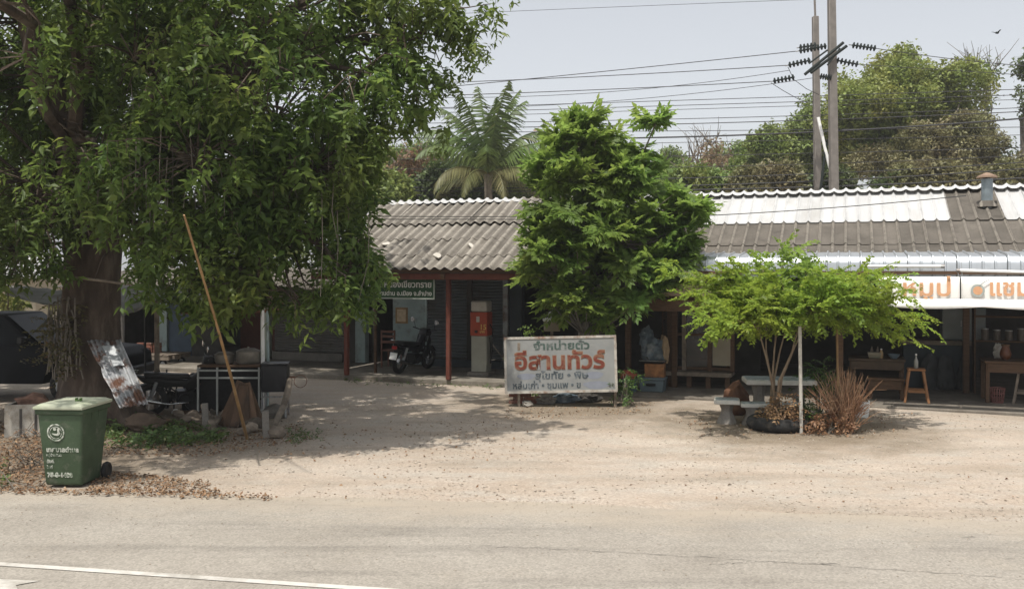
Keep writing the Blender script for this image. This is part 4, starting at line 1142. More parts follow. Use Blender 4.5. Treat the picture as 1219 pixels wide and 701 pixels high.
sgt('จำหน่ายตั๋ว', 0.20, gtxt, 0.03, Hh*0.775, 0.03, sx=1.25)
oo = sgt('อีสานทัวร์', 0.43, otxt, -0.02, Hh*0.425, 0.045, sx=1.06); oo.name = 'lettering_outline'
o = sgt('อีสานทัวร์', 0.43, rtxt, -0.02, Hh*0.425, 0.022, sx=1.06); o.location += Vector((0,-0.004,0))
sgt('สุโขทัย • พิษ', 0.18, btxt, 0.02, Hh*0.245, 0.025, sx=1.15)
sgt('หล่มเก่า • ชุมแพ • ข', 0.165, btxt, -0.27, Hh*0.075, 0.025, sx=1.0)
for (x0,x1,zz,hh) in ((-0.82,-0.48,0.245,0.12),(0.46,0.80,0.24,0.14),(0.42,0.92,0.06,0.15)):
    q = MB(); N = 14
    q.add([((x0+x1)/2+(x1-x0)/2*math.cos(a)*(1+0.15*math.sin(3*a)), -0.0015, Hh*zz+hh/2*math.sin(a)+hh*0.4) for a in np.linspace(0,6.283,N+1)[:-1]], [tuple(range(N))])
    on_sign(q.build('blue_smear', smud, sg))
for x in (-Wd/2+0.25, Wd/2-0.03):
    q = MB(); q.bb(x-0.025,x+0.025,0.055,0.105,-0.02,1.2); q.build('post', woodgrey, sg)
    q = MB(); q.tube([(x,0.1,1.1),(x,0.6,0.0)], 0.02, 6); q.build('brace', woodgrey, sg)
# bricks under the sign
bme = None
Lb = G(612,481)
bk_lab = ['first','second','third','fourth','fifth','sixth','seventh']
k = 0
for row in range(3):
    for i in range(3 - (row > 1)):
        q = None
        if bme is None:
            q = MB(); q.bb(-0.10,0.10,-0.05,0.05,0,0.065); o = q.build('brick', brickm, None, 0.006); bme = o.data
        else: o = link('brick', bme)
        o.location = (Lb.x + i*0.215 + (row%2)*0.08, Lb.y+0.12+random.uniform(-0.02,0.02), 0.0+row*0.067)
        o.rotation_euler = (0,0,random.uniform(-0.12,0.12))
        tag(o, 'red brick in the low stack under the left corner of the sign board', 'brick', 'bricks under the sign board'); k += 1
# rubbish under the sign
for i, (px, py, m_, lab, r_) in enumerate(((650,480,concrete,'grey lump of rubble under the middle of the sign board',(0.2,0.14,0.09)),
        (672,479,bluebag,'crumpled pale blue plastic bag under the sign board',(0.26,0.15,0.11)),
        (700,478,darkwall,'dark rag lying under the right half of the sign board',(0.25,0.16,0.1)),
        (628,483,concrete_pale,'small pale stone beside the red bricks',(0.1,0.08,0.06)))):
    o = blob('rubbish_lump', m_, G(px,py), r_, 40+i, amp=0.45, fr=2.6); tag(o, lab, 'rubbish')
q = MB(); q.tube([G(636,478)+Vector((0.02*math.cos(t*3),0.1*math.sin(t*2),0.03+0.08*abs(math.sin(t)))) + Vector((0.09*t,0,0)) for t in np.linspace(0,5,20)], 0.012, 6)
tag(q.build('hose_coil', concrete_pale), 'pale loop of hose lying under the sign board', 'hose')

# ------------------------------------------------------------------ wheelie bin
bc = G(91, 578)
wb = thing('wheelie_bin', 'dark green wheelie bin with a pale lid by the road', 'bin', (bc.x-0.09, bc.y+0.14, gz(bc.x,bc.y)-0.005), R(-4))
bg_ = mat('bin_green', (0.044,0.070,0.038), 0.6, var=0.22, scale=4, c2=(0.125,0.13,0.10), s2=6, lo=0.55, hi=0.76, bump=0.08, fine=0.3)
lidm = mat('pale_lid_green', (0.36,0.38,0.29), 0.6, var=0.15, scale=4, c2=(0.25,0.29,0.18), s2=3, bump=0.05)  # lid coloured far paler than the bin body
q = MB(); q.frustum(-0.225,0.225,-0.24,0.20,0.03,-0.275,0.275,-0.33,0.30,0.90); body = q.build('body', bg_, wb, 0.035, seg=3)
q = MB(); q.frustum(-0.292,0.292,-0.347,0.315,0.885,-0.295,0.295,-0.35,0.318,0.945); q.build('rim', bg_, wb, 0.01)
q = MB(); q.bb(-0.305,0.305,-0.375,0.335,0.947,0.985); q.frustum(-0.29,0.29,-0.36,0.32,0.986,-0.25,0.25,-0.31,0.28,1.012)
lid = q.build('lid', lidm, wb, 0.012, seg=2)
q = MB(); q.bb(0.06,0.13,-0.10,-0.05,1.013,1.03); q.bb(0.06,0.075,-0.10,-0.05,1.03,1.05); q.bb(0.115,0.13,-0.10,-0.05,1.03,1.05); q.build('lid_knob', mat('knob_green',(0.10,0.18,0.05),0.5), lid, 0.003)
for x in (-0.16,0.0,0.16):
    q = MB(); q.bb(x-0.03,x+0.03,0.335,0.40,0.93,0.985); q.build('hinge', bg_, lid, 0.005)
q = MB(); q.tube([(-0.26,0.42,0.955),(0.26,0.42,0.955)], 0.018, 8); q.build('handle_bar', bg_, wb)
for z, n_ in ((0.80,1),):
    for y in (-0.1,0.06):
        q = MB(); q.add([(0.262,y-0.008,0.72),(0.262,y+0.008,0.72),(0.285,y+0.008,0.885),(0.285,y-0.008,0.885),(0.245,y-0.008,0.72),(0.245,y+0.008,0.72),(0.268,y+0.008,0.885),(0.268,y-0.008,0.885)], [(0,1,2,3),(4,7,6,5),(0,3,7,4),(1,5,6,2),(0,4,5,1),(3,2,6,7)]); q.build('rib', bg_, wb)
for x in (-0.26,0.26):
    q = MB(); M = TM((x,0.27,0.11),0,0,R(90)); q.torus(0.075,0.032,20,8,M,1.0); wh = q.build('wheel', rubber, wb)
    q = MB(); q.lathe([(0.05,-0.022),(0.05,0.022)], 14, M); q.build('hub', black, wh)
q = MB(); q.tube([(-0.24,0.27,0.11),(0.24,0.27,0.11)], 0.012, 6); q.build('axle', steel, wb)
wtxt = mat('stencil_white', (0.50,0.52,0.46), 0.7, var=0.15, scale=14, c2=(0.11,0.15,0.10), s2=22, lo=0.46, hi=0.60)
tilt = math.atan2(0.09, 0.87)
def bz(z): return -0.24 - 0.09*(z-0.03)/0.87 - 0.004
Rb = (R(90)+tilt, 0, 0)
text('เทศบาลตำบล', 0.075, wtxt, wb, (-0.185, bz(0.44), 0.44), Rb, 0.03)
text('หมู่บ้านสันติ', 0.042, wtxt, wb, (-0.19, bz(0.385), 0.385), Rb, 0.01)
text('ถังที่', 0.055, wtxt, wb, (-0.19, bz(0.305), 0.305), Rb, 0.03)
text('ใบที่', 0.05, wtxt, wb, (-0.19, bz(0.235), 0.235), Rb, 0.02)
text('78-8-1488', 0.075, wtxt, wb, (-0.19, bz(0.135), 0.135), Rb, 0.05)
Me = Matrix.Translation((-0.055, bz(0.67)-0.002, 0.67)) @ Matrix.Rotation(R(90)+tilt,4,'X')
q = MB(); q.torus(0.098, 0.009, 28, 6, Me, 0.3); q.torus(0.072,0.004,24,5,Me,0.3); em = q.build('emblem_ring', wtxt, wb)
q = MB()
q.add([Me @ Vector((0.06*x,0.06*y,0.001)) for x,y in ((-0.9,-0.1),(-0.2,-0.55),(0.5,-0.6),(0.95,-0.15),(0.75,0.3),(0.45,0.1),(0.2,-0.2),(-0.3,-0.15))], [tuple(range(8))])
q.add([Me @ Vector((0.02*math.cos(a)-0.01, 0.02*math.sin(a)+0.045, 0.001)) for a in np.linspace(0,6.28,9)[:-1]], [tuple(range(8))])
q.add([Me @ Vector((0.016*math.cos(a)+0.035, 0.03*math.sin(a)+0.03, 0.001)) for a in np.linspace(0,6.28,9)[:-1]], [tuple(range(8))])
q.build('emblem_figure', wtxt, em)

# ------------------------------------------------------------------ concrete trough with a lump of brick, left of the bin
cp = G(33, 520)
tb = thing('concrete_trough', 'stained concrete trough behind the green bin', 'trough', (cp.x, cp.y+0.2, 0), R(8))
q = MB(); q.bb(-0.36,0.36,-0.22,-0.17,0,0.50); q.bb(-0.36,0.36,0.17,0.22,0,0.50); q.bb(-0.36,-0.31,-0.1695,0.1695,0,0.50); q.bb(0.31,0.36,-0.1695,0.1695,0,0.50); q.build('wall', concrete_pale, tb)
q = MB(); q.bb(-0.308,0.308,-0.168,0.168,0.0,0.40); q.build('soil', mat('soil',(0.08,0.06,0.04),0.95,var=0.4,scale=9), tb)
for x in (-0.12,0.1):
    q = MB(); q.bb(x-0.018,x+0.018,-0.229,-0.221,0.02,0.44); q.build('buttress', darkwall, tb)
o = blob('rubble_lump', mat('red_rubble',(0.13,0.075,0.055),0.95,var=0.5,scale=7,bump=0.6), (cp.x-0.02, cp.y+0.2, 0.41), (0.28,0.17,0.14), 55, sub=2, amp=0.5, facet=True); tag(o, 'reddish lump of old brickwork lying in the concrete trough', 'rubble')

# ------------------------------------------------------------------ rusty sheet leaning on the big tree
ra, rb_, rc_, rd_ = P(104,406,14.9), P(144,404,15.0), P(177,480,13.9), P(143,486,13.7)
nx, ny = 26, 12; vs = []; fs = []
for j in range(ny+1):
    for i in range(nx+1):
        u, v = i/nx, j/ny
        p = ra.lerp(rb_, u).lerp(rd_.lerp(rc_, u), v)
        edge = 0.0
        if i == 0: p += (rb_-ra)*0.12*(mnoise.noise(Vector((0,v*6,1))) + 0.5*mnoise.noise(Vector((0,v*17,4))))
        if j == ny: p += Vector((0,0,0.05*mnoise.noise(Vector((u*9,2,2)))))
        p += Vector((0,-1,0.4))*(0.018*math.cos(u*2*math.pi*7)) + Vector((0,-0.05,0.03))*mnoise.noise(Vector((u*2,v*3,0)))
        vs.append(p)
for j in range(ny):
    for i in range(nx):
        a = j*(nx+1)+i; fs.append((a,a+1,a+nx+2,a+nx+1))
rs = thing('rusty_sheet', 'rusty corrugated iron sheet leaning against the big tree trunk', 'metal sheet', (rd_.x, rd_.y, 0))
rustsheet = mat('patchy_rust_sheet', (0.34,0.35,0.36), 0.6, metal=0.25, var=0.2, scale=4, c2=(0.13,0.065,0.042), s2=3.4, lo=0.475, hi=0.58, bump=0.2)
q = MB(); q.add(vs, fs); o = adopt(q.build('sheet', rustsheet), rs)
sd = o.modifiers.new('s','SOLIDIFY'); sd.thickness = 0.004
q = MB(); a_ = ra.lerp(rb_,0.42).lerp(rd_.lerp(rc_,0.42),0.12); 
def on_rs(u,v,off=0.03): return ra.lerp(rb_,u).lerp(rd_.lerp(rc_,u),v) + Vector((0,-1,0.4)).normalized()*off
q.add([on_rs(0.36,0.1),on_rs(0.72,0.1),on_rs(0.78,0.42),on_rs(0.42,0.42),on_rs(0.36,0.1,0.024),on_rs(0.72,0.1,0.024),on_rs(0.78,0.42,0.024),on_rs(0.42,0.42,0.024)], [(0,1,2,3),(4,7,6,5),(0,4,5,1),(1,5,6,2),(2,6,7,3),(3,7,4,0)])
adopt(q.build('patch', mat('zinc_patch',(0.42,0.44,0.45),0.55,metal=0.3,var=0.15,scale=5)), rs)
bs = blob('sack', mat('brown_sack',(0.13,0.095,0.07),0.9,var=0.3,scale=7), G(172,512), (0.30,0.18,0.16), 61, amp=0.45, fr=1.5); tag(bs, 'brown sack at the foot of the rusty sheet', 'sack')

# ------------------------------------------------------------------ vehicles
def wheel(parent, loc, r, wd, rim_m=steel, axis='Y', spokes=0):
    M = Matrix.Translation(loc) @ Matrix.Rotation(R(90),4,'X')
    q = MB()
    pr = [(r*0.66,-wd/2),(r*0.9,-wd/2),(r,-wd*0.3),(r,wd*0.3),(r*0.9,wd/2),(r*0.66,wd/2)]
    n = 28; vs=[]; fs=[]
    for (a,z) in pr:
        for k in range(n): vs.append((a*math.cos(6.28318*k/n), a*math.sin(6.28318*k/n), z))
    m_ = len(pr)
    for i in range(m_):
        for k in range(n): fs.append((i*n+k, i*n+(k+1)%n, ((i+1)%m_)*n+(k+1)%n, ((i+1)%m_)*n+k))
    q.add(vs, fs, M); t_ = q.build('wheel', rubber, parent)
    q = MB()
    if spokes:
        q.torus(r*0.70, r*0.045, 24, 6, M, 1.2); q.lathe([(r*0.12,-wd*0.6),(r*0.12,wd*0.6)], 10, M)
        for i in range(spokes):
            a = 6.28318*i/spokes
            q.tube([M @ Vector((r*0.1*math.cos(a),r*0.1*math.sin(a),(-1)**i*wd*0.4)), M @ Vector((r*0.69*math.cos(a+0.25),r*0.69*math.sin(a+0.25),0))], 0.003, 4)
    else:
        q.lathe([(r*0.67,-wd*0.42),(r*0.6,-wd*0.30),(r*0.2,-wd*0.42),(r*0.15,-wd*0.46)], 20, M); q.lathe([(r*0.67,wd*0.42),(r*0.6,wd*0.30),(r*0.2,wd*0.42),(r*0.15,wd*0.46)], 20, M)
    q.build('rim', rim_m, t_)
    return t_
def motorcycle(lab, loc, rz, paint, group, lean=0.1):
    t_ = thing('motorcycle', lab, 'motorcycle', loc, 0, group, rot=(lean, 0, rz))
    # x forward
    wheel(t_, (-0.61,0,0.285), 0.285, 0.085, chrome, spokes=16); wheel(t_, (0.62,0,0.285), 0.285, 0.075, chrome, spokes=16)
    q = MB(); q.prism([(-0.75,0.62),(-0.45,0.52),(-0.05,0.50),(0.02,0.42),(0.20,0.50),(0.34,0.78),(0.30,0.92),(0.18,0.74),(0.0,0.62),(-0.4,0.66),(-0.85,0.74)], -0.09, 0.09); q.build('fairing', paint, t_, 0.03, seg=2)
    for s in (-1,1):
        q = MB(); q.prism([(0.12,0.36),(0.30,0.30),(0.40,0.50),(0.42,0.78),(0.34,0.88),(0.24,0.60)], s*0.16-0.012, s*0.16+0.012); q.build('leg_shield', paint, t_, 0.006)
    q = MB(); q.prism([(-0.72,0.70),(-0.2,0.64),(0.06,0.66),(0.04,0.72),(-0.25,0.74),(-0.72,0.79)], -0.12, 0.12); q.build('seat', black, t_, 0.03, seg=2)
    q = MB(); q.bb(-0.18,0.14,-0.13,0.13,0.22,0.44); q.lathe([(0.10,-0.16),(0.10,0.16)], 14, TM((-0.05,0,0.30),0,R(90))); q.build('engine', blackmetal, t_, 0.015)
    q = MB(); q.tube([(0.62,-0.06,0.285),(0.44,-0.06,0.72)], 0.022, 8); q.tube([(0.62,0.06,0.285),(0.44,0.06,0.72)], 0.022, 8); q.tube([(0.44,0,0.70),(0.34,0,0.98)], 0.03, 8); q.build('front_fork', blackmetal, t_)
    q = MB(); q.tube([(0.34,-0.34,1.02),(0.36,-0.12,0.98),(0.35,0,0.97),(0.36,0.12,0.98),(0.34,0.34,1.02)], 0.014, 8); q.build('handlebar', blackmetal, t_)
    for s in (-1,1):
        q = MB(); q.tube([(0.35,s*0.27,1.0),(0.33,s*0.30,1.14),(0.31,s*0.33,1.18)], 0.006, 6); mi = q.build('mirror', black, t_)
        q = MB(); q.lathe([(0.055,-0.008),(0.062,0),(0.055,0.012)], 12, TM((0.31,s*0.35,1.21),0,0,R(90))); q.build('mirror_glass', chrome, mi)
    q = MB(); q.prism([(0.26,0.86),(0.48,0.84),(0.52,0.92),(0.44,1.03),(0.28,1.02)], -0.11, 0.11); q.build('cowl', paint, t_, 0.025, seg=2)
    q = MB(); q.lathe([(0.02,0.03),(0.06,0.02),(0.075,0),(0.075,-0.03)], 14, TM((0.51,0,0.93),0,0,R(80))); q.build('headlight', whitep, t_)
    q = MB(); q.prism([(0.36,0.44),(0.52,0.585),(0.70,0.585),(0.86,0.46),(0.84,0.45),(0.70,0.56),(0.54,0.56),(0.38,0.43)], -0.055, 0.055); q.build('front_fender', paint, t_)
    q = MB(); q.prism([(-0.88,0.44),(-0.80,0.56),(-0.60,0.60),(-0.40,0.52),(-0.40,0.50),(-0.60,0.575),(-0.79,0.54),(-0.90,0.36)], -0.06, 0.06); q.build('rear_fender', black, t_)
    q = MB(); q.bb(-0.90,-0.86,-0.07,0.07,0.60,0.68); q.build('tail_light', mat('tail_red',(0.30,0.02,0.02),0.3), t_, 0.01)
    q = MB(); q.add([(-0.92,-0.10,0.36),(-0.92,0.10,0.36),(-0.88,0.10,0.52),(-0.88,-0.10,0.52),(-0.915,-0.10,0.36),(-0.915,0.10,0.36),(-0.875,0.10,0.52),(-0.875,-0.10,0.52)], [(0,1,2,3),(4,7,6,5),(0,3,7,4),(1,5,6,2),(0,4,5,1),(3,2,6,7)]); q.build('number_plate', whitep, t_)
    q = MB(); q.tube([(0.02,-0.14,0.24),(-0.3,-0.15,0.22),(-0.5,-0.15,0.26)], 0.02, 8); q.tube([(-0.45,-0.15,0.25),(-0.9,-0.15,0.36)], [0.035,0.048], 10); q.build('exhaust', chrome, t_)
    q = MB(); q.tube([(-0.8,-0.1,0.80),(-0.92,-0.08,0.82),(-0.94,0,0.82),(-0.92,0.08,0.82),(-0.8,0.1,0.80)], 0.01, 6); q.build('grab_rail', chrome, t_)
    for s in (-1,1):
        q = MB(); q.tube([(-0.62,s*0.1,0.30),(-0.52,s*0.12,0.62)], 0.03, 8); q.build('shock_absorber', steel, t_)
    q = MB(); q.tube([(-0.02,0.10,0.22),(-0.06,0.22,0.0)], 0.012, 6); q.build('side_stand', steel, t_)
    return t_
mp_ = B(BU(492,1.3), 1.3, 0.12)
motorcycle('black motorcycle parked on the porch beside the pale blue panel', mp_, R(62), mat('moto_black_paint',(0.012,0.013,0.016),0.25,var=0.1,bump=0.02), 'parked motorcycles', 0.10)
motorcycle('dark motorcycle parked under the big tree beside the steel table', G(222,492), R(25), mat('moto_dull_paint',(0.015,0.015,0.015),0.5,var=0.2), 'parked motorcycles', 0.10)
# red plastic chair by the porch motorcycle
chm = mat('brown_chair',(0.17,0.075,0.05),0.6,var=0.2)
rc2 = thing('wooden_chair', 'small brown chair standing behind the porch motorcycle', 'chair', B(BU(466,1.9),1.9,0.12), R(160))
q = MB(); q.bb(-0.2,0.2,-0.2,0.2,0.42,0.45); q.build('seat', chm, rc2, 0.006)
for x in (-0.18,0.18):
    q = MB(); q.bb(x-0.018,x+0.018,-0.2,-0.165,0,0.419); q.build('leg', chm, rc2)
    q = MB(); q.bb(x-0.018,x+0.018,0.165,0.2,0,0.419); q.build('leg', chm, rc2)
    q = MB(); q.bb(x-0.018,x+0.018,0.165,0.2,0.451,0.95); q.build('back_post', chm, rc2)
for z in (0.62,0.76,0.88): q = MB(); q.bb(-0.161,0.161,0.17,0.19,z,z+0.06); q.build('back_slat', chm, rc2)

def pickup(lab, loc, rz):
    t_ = thing('pickup_truck', lab, 'pickup truck', loc, rz)
    paint = mat('truck_dark_paint', (0.006,0.007,0.009), 0.6, var=0.15, scale=3, spec=0.12, bump=0.02)
    # x forward, length 5.2
    low = [(-2.6,0.52),(-2.6,1.10),(-0.75,1.12),(0.72,1.14),(1.05,1.13),(2.35,1.02),(2.55,0.88),(2.58,0.52),(2.15,0.42),(2.08,0.70),(1.85,0.86),(1.5,0.86),(1.27,0.70),(1.2,0.38),(-0.95,0.38),(-1.02,0.70),(-1.25,0.86),(-1.6,0.86),(-1.83,0.70),(-1.9,0.42)]
    q = MB(); q.prism(low, -0.88, 0.88); q.build('body', paint, t_, 0.05, seg=2)
    q = MB(); z0,z1 = 1.121,1.72
    pts = [(-0.78,z0),(-0.62,z1),(0.28,z1),(1.02,z0)]
    vs = [(x,-0.86 if z<1.3 else -0.70,z) for x,z in pts]+[(x,0.86 if z<1.3 else 0.70,z) for x,z in pts]
    q.add(vs, [(0,1,2,3),(7,6,5,4),(0,4,5,1),(1,5,6,2),(2,6,7,3),(3,7,4,0)]); cab = q.build('cab', paint, t_, 0.04, seg=2)
    dg = glassmat('truck_glass', (0.006,0.007,0.008), 0.3, 1.0, 0.08)
    for s in (-1,1):
        for xa, xb, xc, xd in ((-0.62,0.12,0.12,-0.50),(0.18,0.84,0.30,0.18)):
            q = MB(); za, zb2 = 1.18, 1.62
            def yy(z): return s*(0.86 - 0.16*(z-z0)/(z1-z0) + 0.006)
            q.add([(xa,yy(za),za),(xb,yy(za),za),(xc,yy(zb2),zb2),(xd,yy(zb2),zb2)], [(0,1,2,3)]); q.build('side_window', dg, t_)
        q = MB(); q.bb(0.80,0.92,s*1.0-0.09,s*1.0+0.09,1.16,1.30); q.build('wing_mirror', black, t_, 0.02)
        q = MB(); q.bb(-0.55,-0.40,s*0.895-0.012,s*0.895+0.012,0.98,1.01); q.build('door_handle', chrome, t_, 0.004)
        for x in (1.67,-1.43): wheel(t_, (x, s*0.78, 0.36), 0.36, 0.22)
        q = MB(); q.bb(2.42,2.56,s*0.68-0.15,s*0.68+0.15,0.80,0.95); q.build('headlight', glass, t_, 0.02)
    q = MB(); q.add([(1.05,-0.74,1.17),(1.05,0.74,1.17),(0.345,0.62,1.69),(0.345,-0.62,1.69)], [(0,1,2,3)]); q.build('windscreen', dg, t_)
    q = MB(); q.bb(2.5,2.68,-0.86,0.86,0.46,0.66); q.build('front_bumper', blackmetal, t_, 0.03)
    q = MB(); q.bb(-2.5,-0.85,-0.80,-0.76,1.121,1.22); q.bb(-2.5,-0.85,0.76,0.80,1.121,1.22); q.build('bed_rail', blackmetal, t_, 0.01)
    return t_
pk = P(20, 400, 18.6)
pickup('dark pickup truck parked in the shade behind the big tree', (pk.x-0.2, 18.7, 0), R(-3))

# ------------------------------------------------------------------ vendor corner under the tree
tY = 16.4
st_ = thing('steel_table', 'steel framed work table with a plank top under the big tree', 'table', G(273,494), 0)
o_ = st_.location
xa, xb = P(236,0,tY).x-o_.x, P(311,0,tY).x-o_.x
q = MB(); q.bb(xa, xb, -0.1, 0.55, 0.86, 0.90); q.build('tabletop', wood, st_, 0.006)
for z, m_ in ((0.79,steel),(0.66,steel)):
    q = MB(); q.bb(xa, xb, -0.12, -0.09, z, z+0.03); q.build('rail', mat('grey_rail',(0.35,0.36,0.34),0.6,metal=0.2,var=0.2), st_)
for x in (xa+0.02, (xa+xb)/2-0.2, xb-0.02):
    for y in (-0.105, 0.5):
        q = MB(); q.bb(x-0.015,x+0.015,y-0.016,y+0.016,0,0.859); q.build('leg', MATS['grey_rail'] if y < 0 else blackmetal, st_)
q = MB(); q.bb(xa+0.05, xb-0.05, 0.05, 0.5, 0.25, 0.28); q.build('shelf', wood, st_, 0.004)
for i, (x, r_, hh) in enumerate(((-0.15,0.17,0.16),(0.28,0.21,0.22))):
    p_ = thing('cooking_pot', ['small dark cooking pot at the left on the steel table','wide dented cooking pot at the right on the steel table'][i], 'pot', (o_.x+x, o_.y+0.2, o_.z+0.901), 0, 'pots on the steel table')
    q = MB(); q.lathe([(r_*0.85,0),(r_,0.04),(r_,hh),(r_+0.015,hh+0.005),(r_-0.01,hh+0.005)], 20); q.build('pot_body', mat('dented_aluminium',(0.22,0.20,0.17),0.5,metal=0.5,var=0.3), p_)
    q = MB(); q.lathe([(r_*0.98,hh+0.008),(r_*0.6,hh+0.045),(0.02,hh+0.055),(0.02,hh+0.08)], 20); q.build('lid', MATS['dented_aluminium'], p_)
for px, py, lab, r_ in ((216,440,'',0),):
    pass
q = MB(); q.bb(xa+0.03, xb-0.03, 0.0, 0.03, 0.12, 0.84); q.build('side_panel', mat('black_mesh_panel',(0.014,0.014,0.014),0.8,var=0.4,scale=20), st_)
q = MB(); q.bb(xa+0.03, xb-0.03, 0.35, 0.5, 0.29, 0.82); q.build('stove_box', blackmetal, st_, 0.02)
en = thing('engine_block', 'greasy black engine standing between the motorcycle and the steel table', 'engine', G(232,490), 0.3)
q = MB(); q.bb(-0.22,0.20,-0.16,0.16,0.05,0.42); q.build('crankcase', blackmetal, en, 0.03, seg=2)
q = MB(); q.lathe([(0.12,0),(0.13,0.03),(0.11,0.05),(0.13,0.08),(0.11,0.10),(0.13,0.13),(0.11,0.15),(0.13,0.18),(0.09,0.24)], 14, TM((-0.04,0,0.42),0,0.25)); q.build('cylinder', steel, en)
q = MB(); q.lathe([(0.19,-0.03),(0.2,0),(0.19,0.03)], 20, TM((0.02,-0.19,0.24),0,R(90))); q.build('flywheel', blackmetal, en)
q = MB(); q.tube([(0.1,0,0.5),(0.22,-0.05,0.62),(0.24,-0.05,0.86)], 0.035, 8); q.build('exhaust_pipe', rust, en)
q = MB(); q.bb(-0.26,0.24,-0.2,0.2,0,0.049); q.build('base_frame', wood, en, 0.01)
sh_ = thing('scrap_heap', 'tangle of black scrap metal beside the dark motorcycle', 'scrap', G(214,489), 0)
random.seed(5)
for k in range(7):
    q = MB(); x_, y_, z_ = random.uniform(-0.35,0.4), random.uniform(-0.1,0.35), random.uniform(0.1,0.55)
    if k % 3 == 0: q.torus(random.uniform(0.12,0.2), 0.03, 18, 6, TM((x_,y_,z_), random.random()*3, R(random.uniform(50,110))))
    elif k % 3 == 1: q.bb(-0.16,0.16,-0.1,0.1,-0.09,0.09, TM((x_,y_,z_), random.random()*3, random.uniform(-0.4,0.4)))
    else: q.lathe([(0.05,-0.16),(0.09,-0.12),(0.09,0.12),(0.04,0.16)], 12, TM((x_,y_,z_), random.random()*3, random.uniform(0,1.5)))
    q.build('scrap_piece', [blackmetal, black, rubber][k % 3], sh_, 0)
for k in range(8):
    a = Vector((random.uniform(-0.4,0.4), random.uniform(-0.1,0.3), random.uniform(0.02,0.2))); b = a + Vector((random.gauss(0,0.3),random.gauss(0,0.1),random.uniform(0.3,0.85)))
    q = MB(); q.tube([a, a.lerp(b,0.5)+Vector((random.gauss(0,0.04),0,0)), b], 0.014, 6); q.build('scrap_rod', blackmetal, sh_)
# black metal box on a stand
bxl = G(328, 496)
bb_ = thing('black_metal_box', 'square black metal box raised on a frame at the right of the table', 'box', bxl, R(6))
q = MB(); q.bb(-0.22,0.22,-0.2,0.2,0.46,0.93); q.build('body', blackmetal, bb_, 0.01)
q = MB(); q.bb(-0.235,0.235,-0.215,0.215,0.931,0.955); q.build('lid', blackmetal, bb_, 0.006)
for x in (-0.2,0.2):
    for y in (-0.18,0.18): q = MB(); q.bb(x-0.015,x+0.015,y-0.015,y+0.015,0,0.459); q.build('leg', steel, bb_)
q = MB(); q.bb(-0.184,0.184,-0.19,-0.17,0.36,0.39); q.build('rail', steel, bb_)
q = MB(); q.bb(0.236,0.33,-0.02,0.02,0.68,0.71); q.torus(0.11,0.006,20,5,TM((0.43,0,0.62),0,R(90))); q.build('wire_handle', rust, bb_)
# brown tarpaulin heap
hb = G(287,507)
pbd = thing('propped_boards', 'brown boards propped together in a pointed stack before the steel table', 'boards', hb, 0)
bdm = mat('brown_board', (0.105,0.066,0.043), 0.9, var=0.4, scale=5, stretch=(1,1,0.4), c2=(0.05,0.036,0.027), s2=4, bump=0.35, rnd=0.3)
for (xa_,ya_,xt,yt,zt,w_) in ((-0.34,0.05,-0.02,0.1,0.72,0.16),(-0.22,-0.06,0.02,0.06,0.70,0.13),(-0.08,-0.10,0.03,0.05,0.66,0.15),(0.10,-0.10,0.04,0.06,0.68,0.14),(0.24,-0.05,0.05,0.08,0.70,0.15),(0.33,0.06,0.07,0.11,0.66,0.12)):
    a_, b_ = Vector((xa_,ya_,0.0)), Vector((xt,yt,zt)); d = b_-a_
    q = MB(); q.bb(-w_/2,w_/2,-0.012,0.012,0,d.length); o = q.build('board', bdm, pbd, 0.004)
    zq = d.normalized(); yq = Vector((0,-1,0)); yq = (yq - zq*yq.dot(zq)).normalized(); xq = yq.cross(zq)
    M = Matrix((xq,yq,zq)).transposed().to_4x4(); M.translation = a_; o.matrix_basis = M
# concrete stubs, planks, rubble
for i,(px,py,hh,lab) in enumerate(((245,509,0.40,'short concrete post standing behind the weeds'),(317,521,0.42,'short concrete post right of the leaning bamboo pole'))):
    b_ = G(px,py); q = MB(); q.frustum(-0.055,0.055,-0.055,0.055,0,-0.05,0.05,-0.05,0.05,hh); o = q.build('concrete_stub', concrete, None, 0.008); o.location = b_; o.rotation_euler = (0.03,-0.04,0.3); tag(o, lab, 'post', 'short concrete posts')
def plank(px0,py0,px1,py1,z0,z1,w_,t2,m_,lab,name='plank'):
    a, b = G(px0,py0), G(px1,py1); a.z = z0; b.z = z1
    d = b-a; L_ = d.length
    q = MB(); q.bb(0,L_,-w_/2,w_/2,-t2/2,t2/2); o = q.build(name, m_, None, 0.005)
    o.location = a; o.rotation_euler = d.to_track_quat('X','Z').to_euler(); tag(o, lab, 'plank', 'scrap planks under the tree'); return o
plank(262,505,296,507,0.05,0.06,0.16,0.08,concrete_pale,'flat grey slab lying at the foot of the tarpaulin heap')
plank(242,500,256,515,0.25,0.02,0.09,0.06,woodgrey,'grey board slanting down beside the left concrete post')
plank(250,512,268,503,0.02,0.2,0.08,0.05,woodgrey,'grey board propped against the tarpaulin heap')
plank(210,497,238,505,0.06,0.05,0.1,0.04,woodgrey,'grey board lying flat near the dark motorcycle')
plank(196,503,226,512,0.04,0.03,0.12,0.04,wood,'brown board lying among the weeds')
q = MB(); q.tube([G(322,519), G(328,514)+Vector((0,0,0.14)), G(337,506)+Vector((0,0,0.30)), G(342,500)+Vector((0,0,0.46)), G(345,497)+Vector((0,0,0.66))], [0.04,0.05,0.055,0.06,0.055], 8)
tag(q.build('bent_branch', woodgrey), 'bent grey branch propped under the black metal box', 'branch')
o = blob('stone_block', concrete, G(328,497), (0.22,0.14,0.14), 77, sub=2, amp=0.4, facet=True); tag(o, 'rough grey stone block under the black metal box', 'stone')
rubm = mat('rubble_mix',(0.17,0.14,0.11),0.95,var=0.4,scale=8,rnd=0.5,bump=0.4)
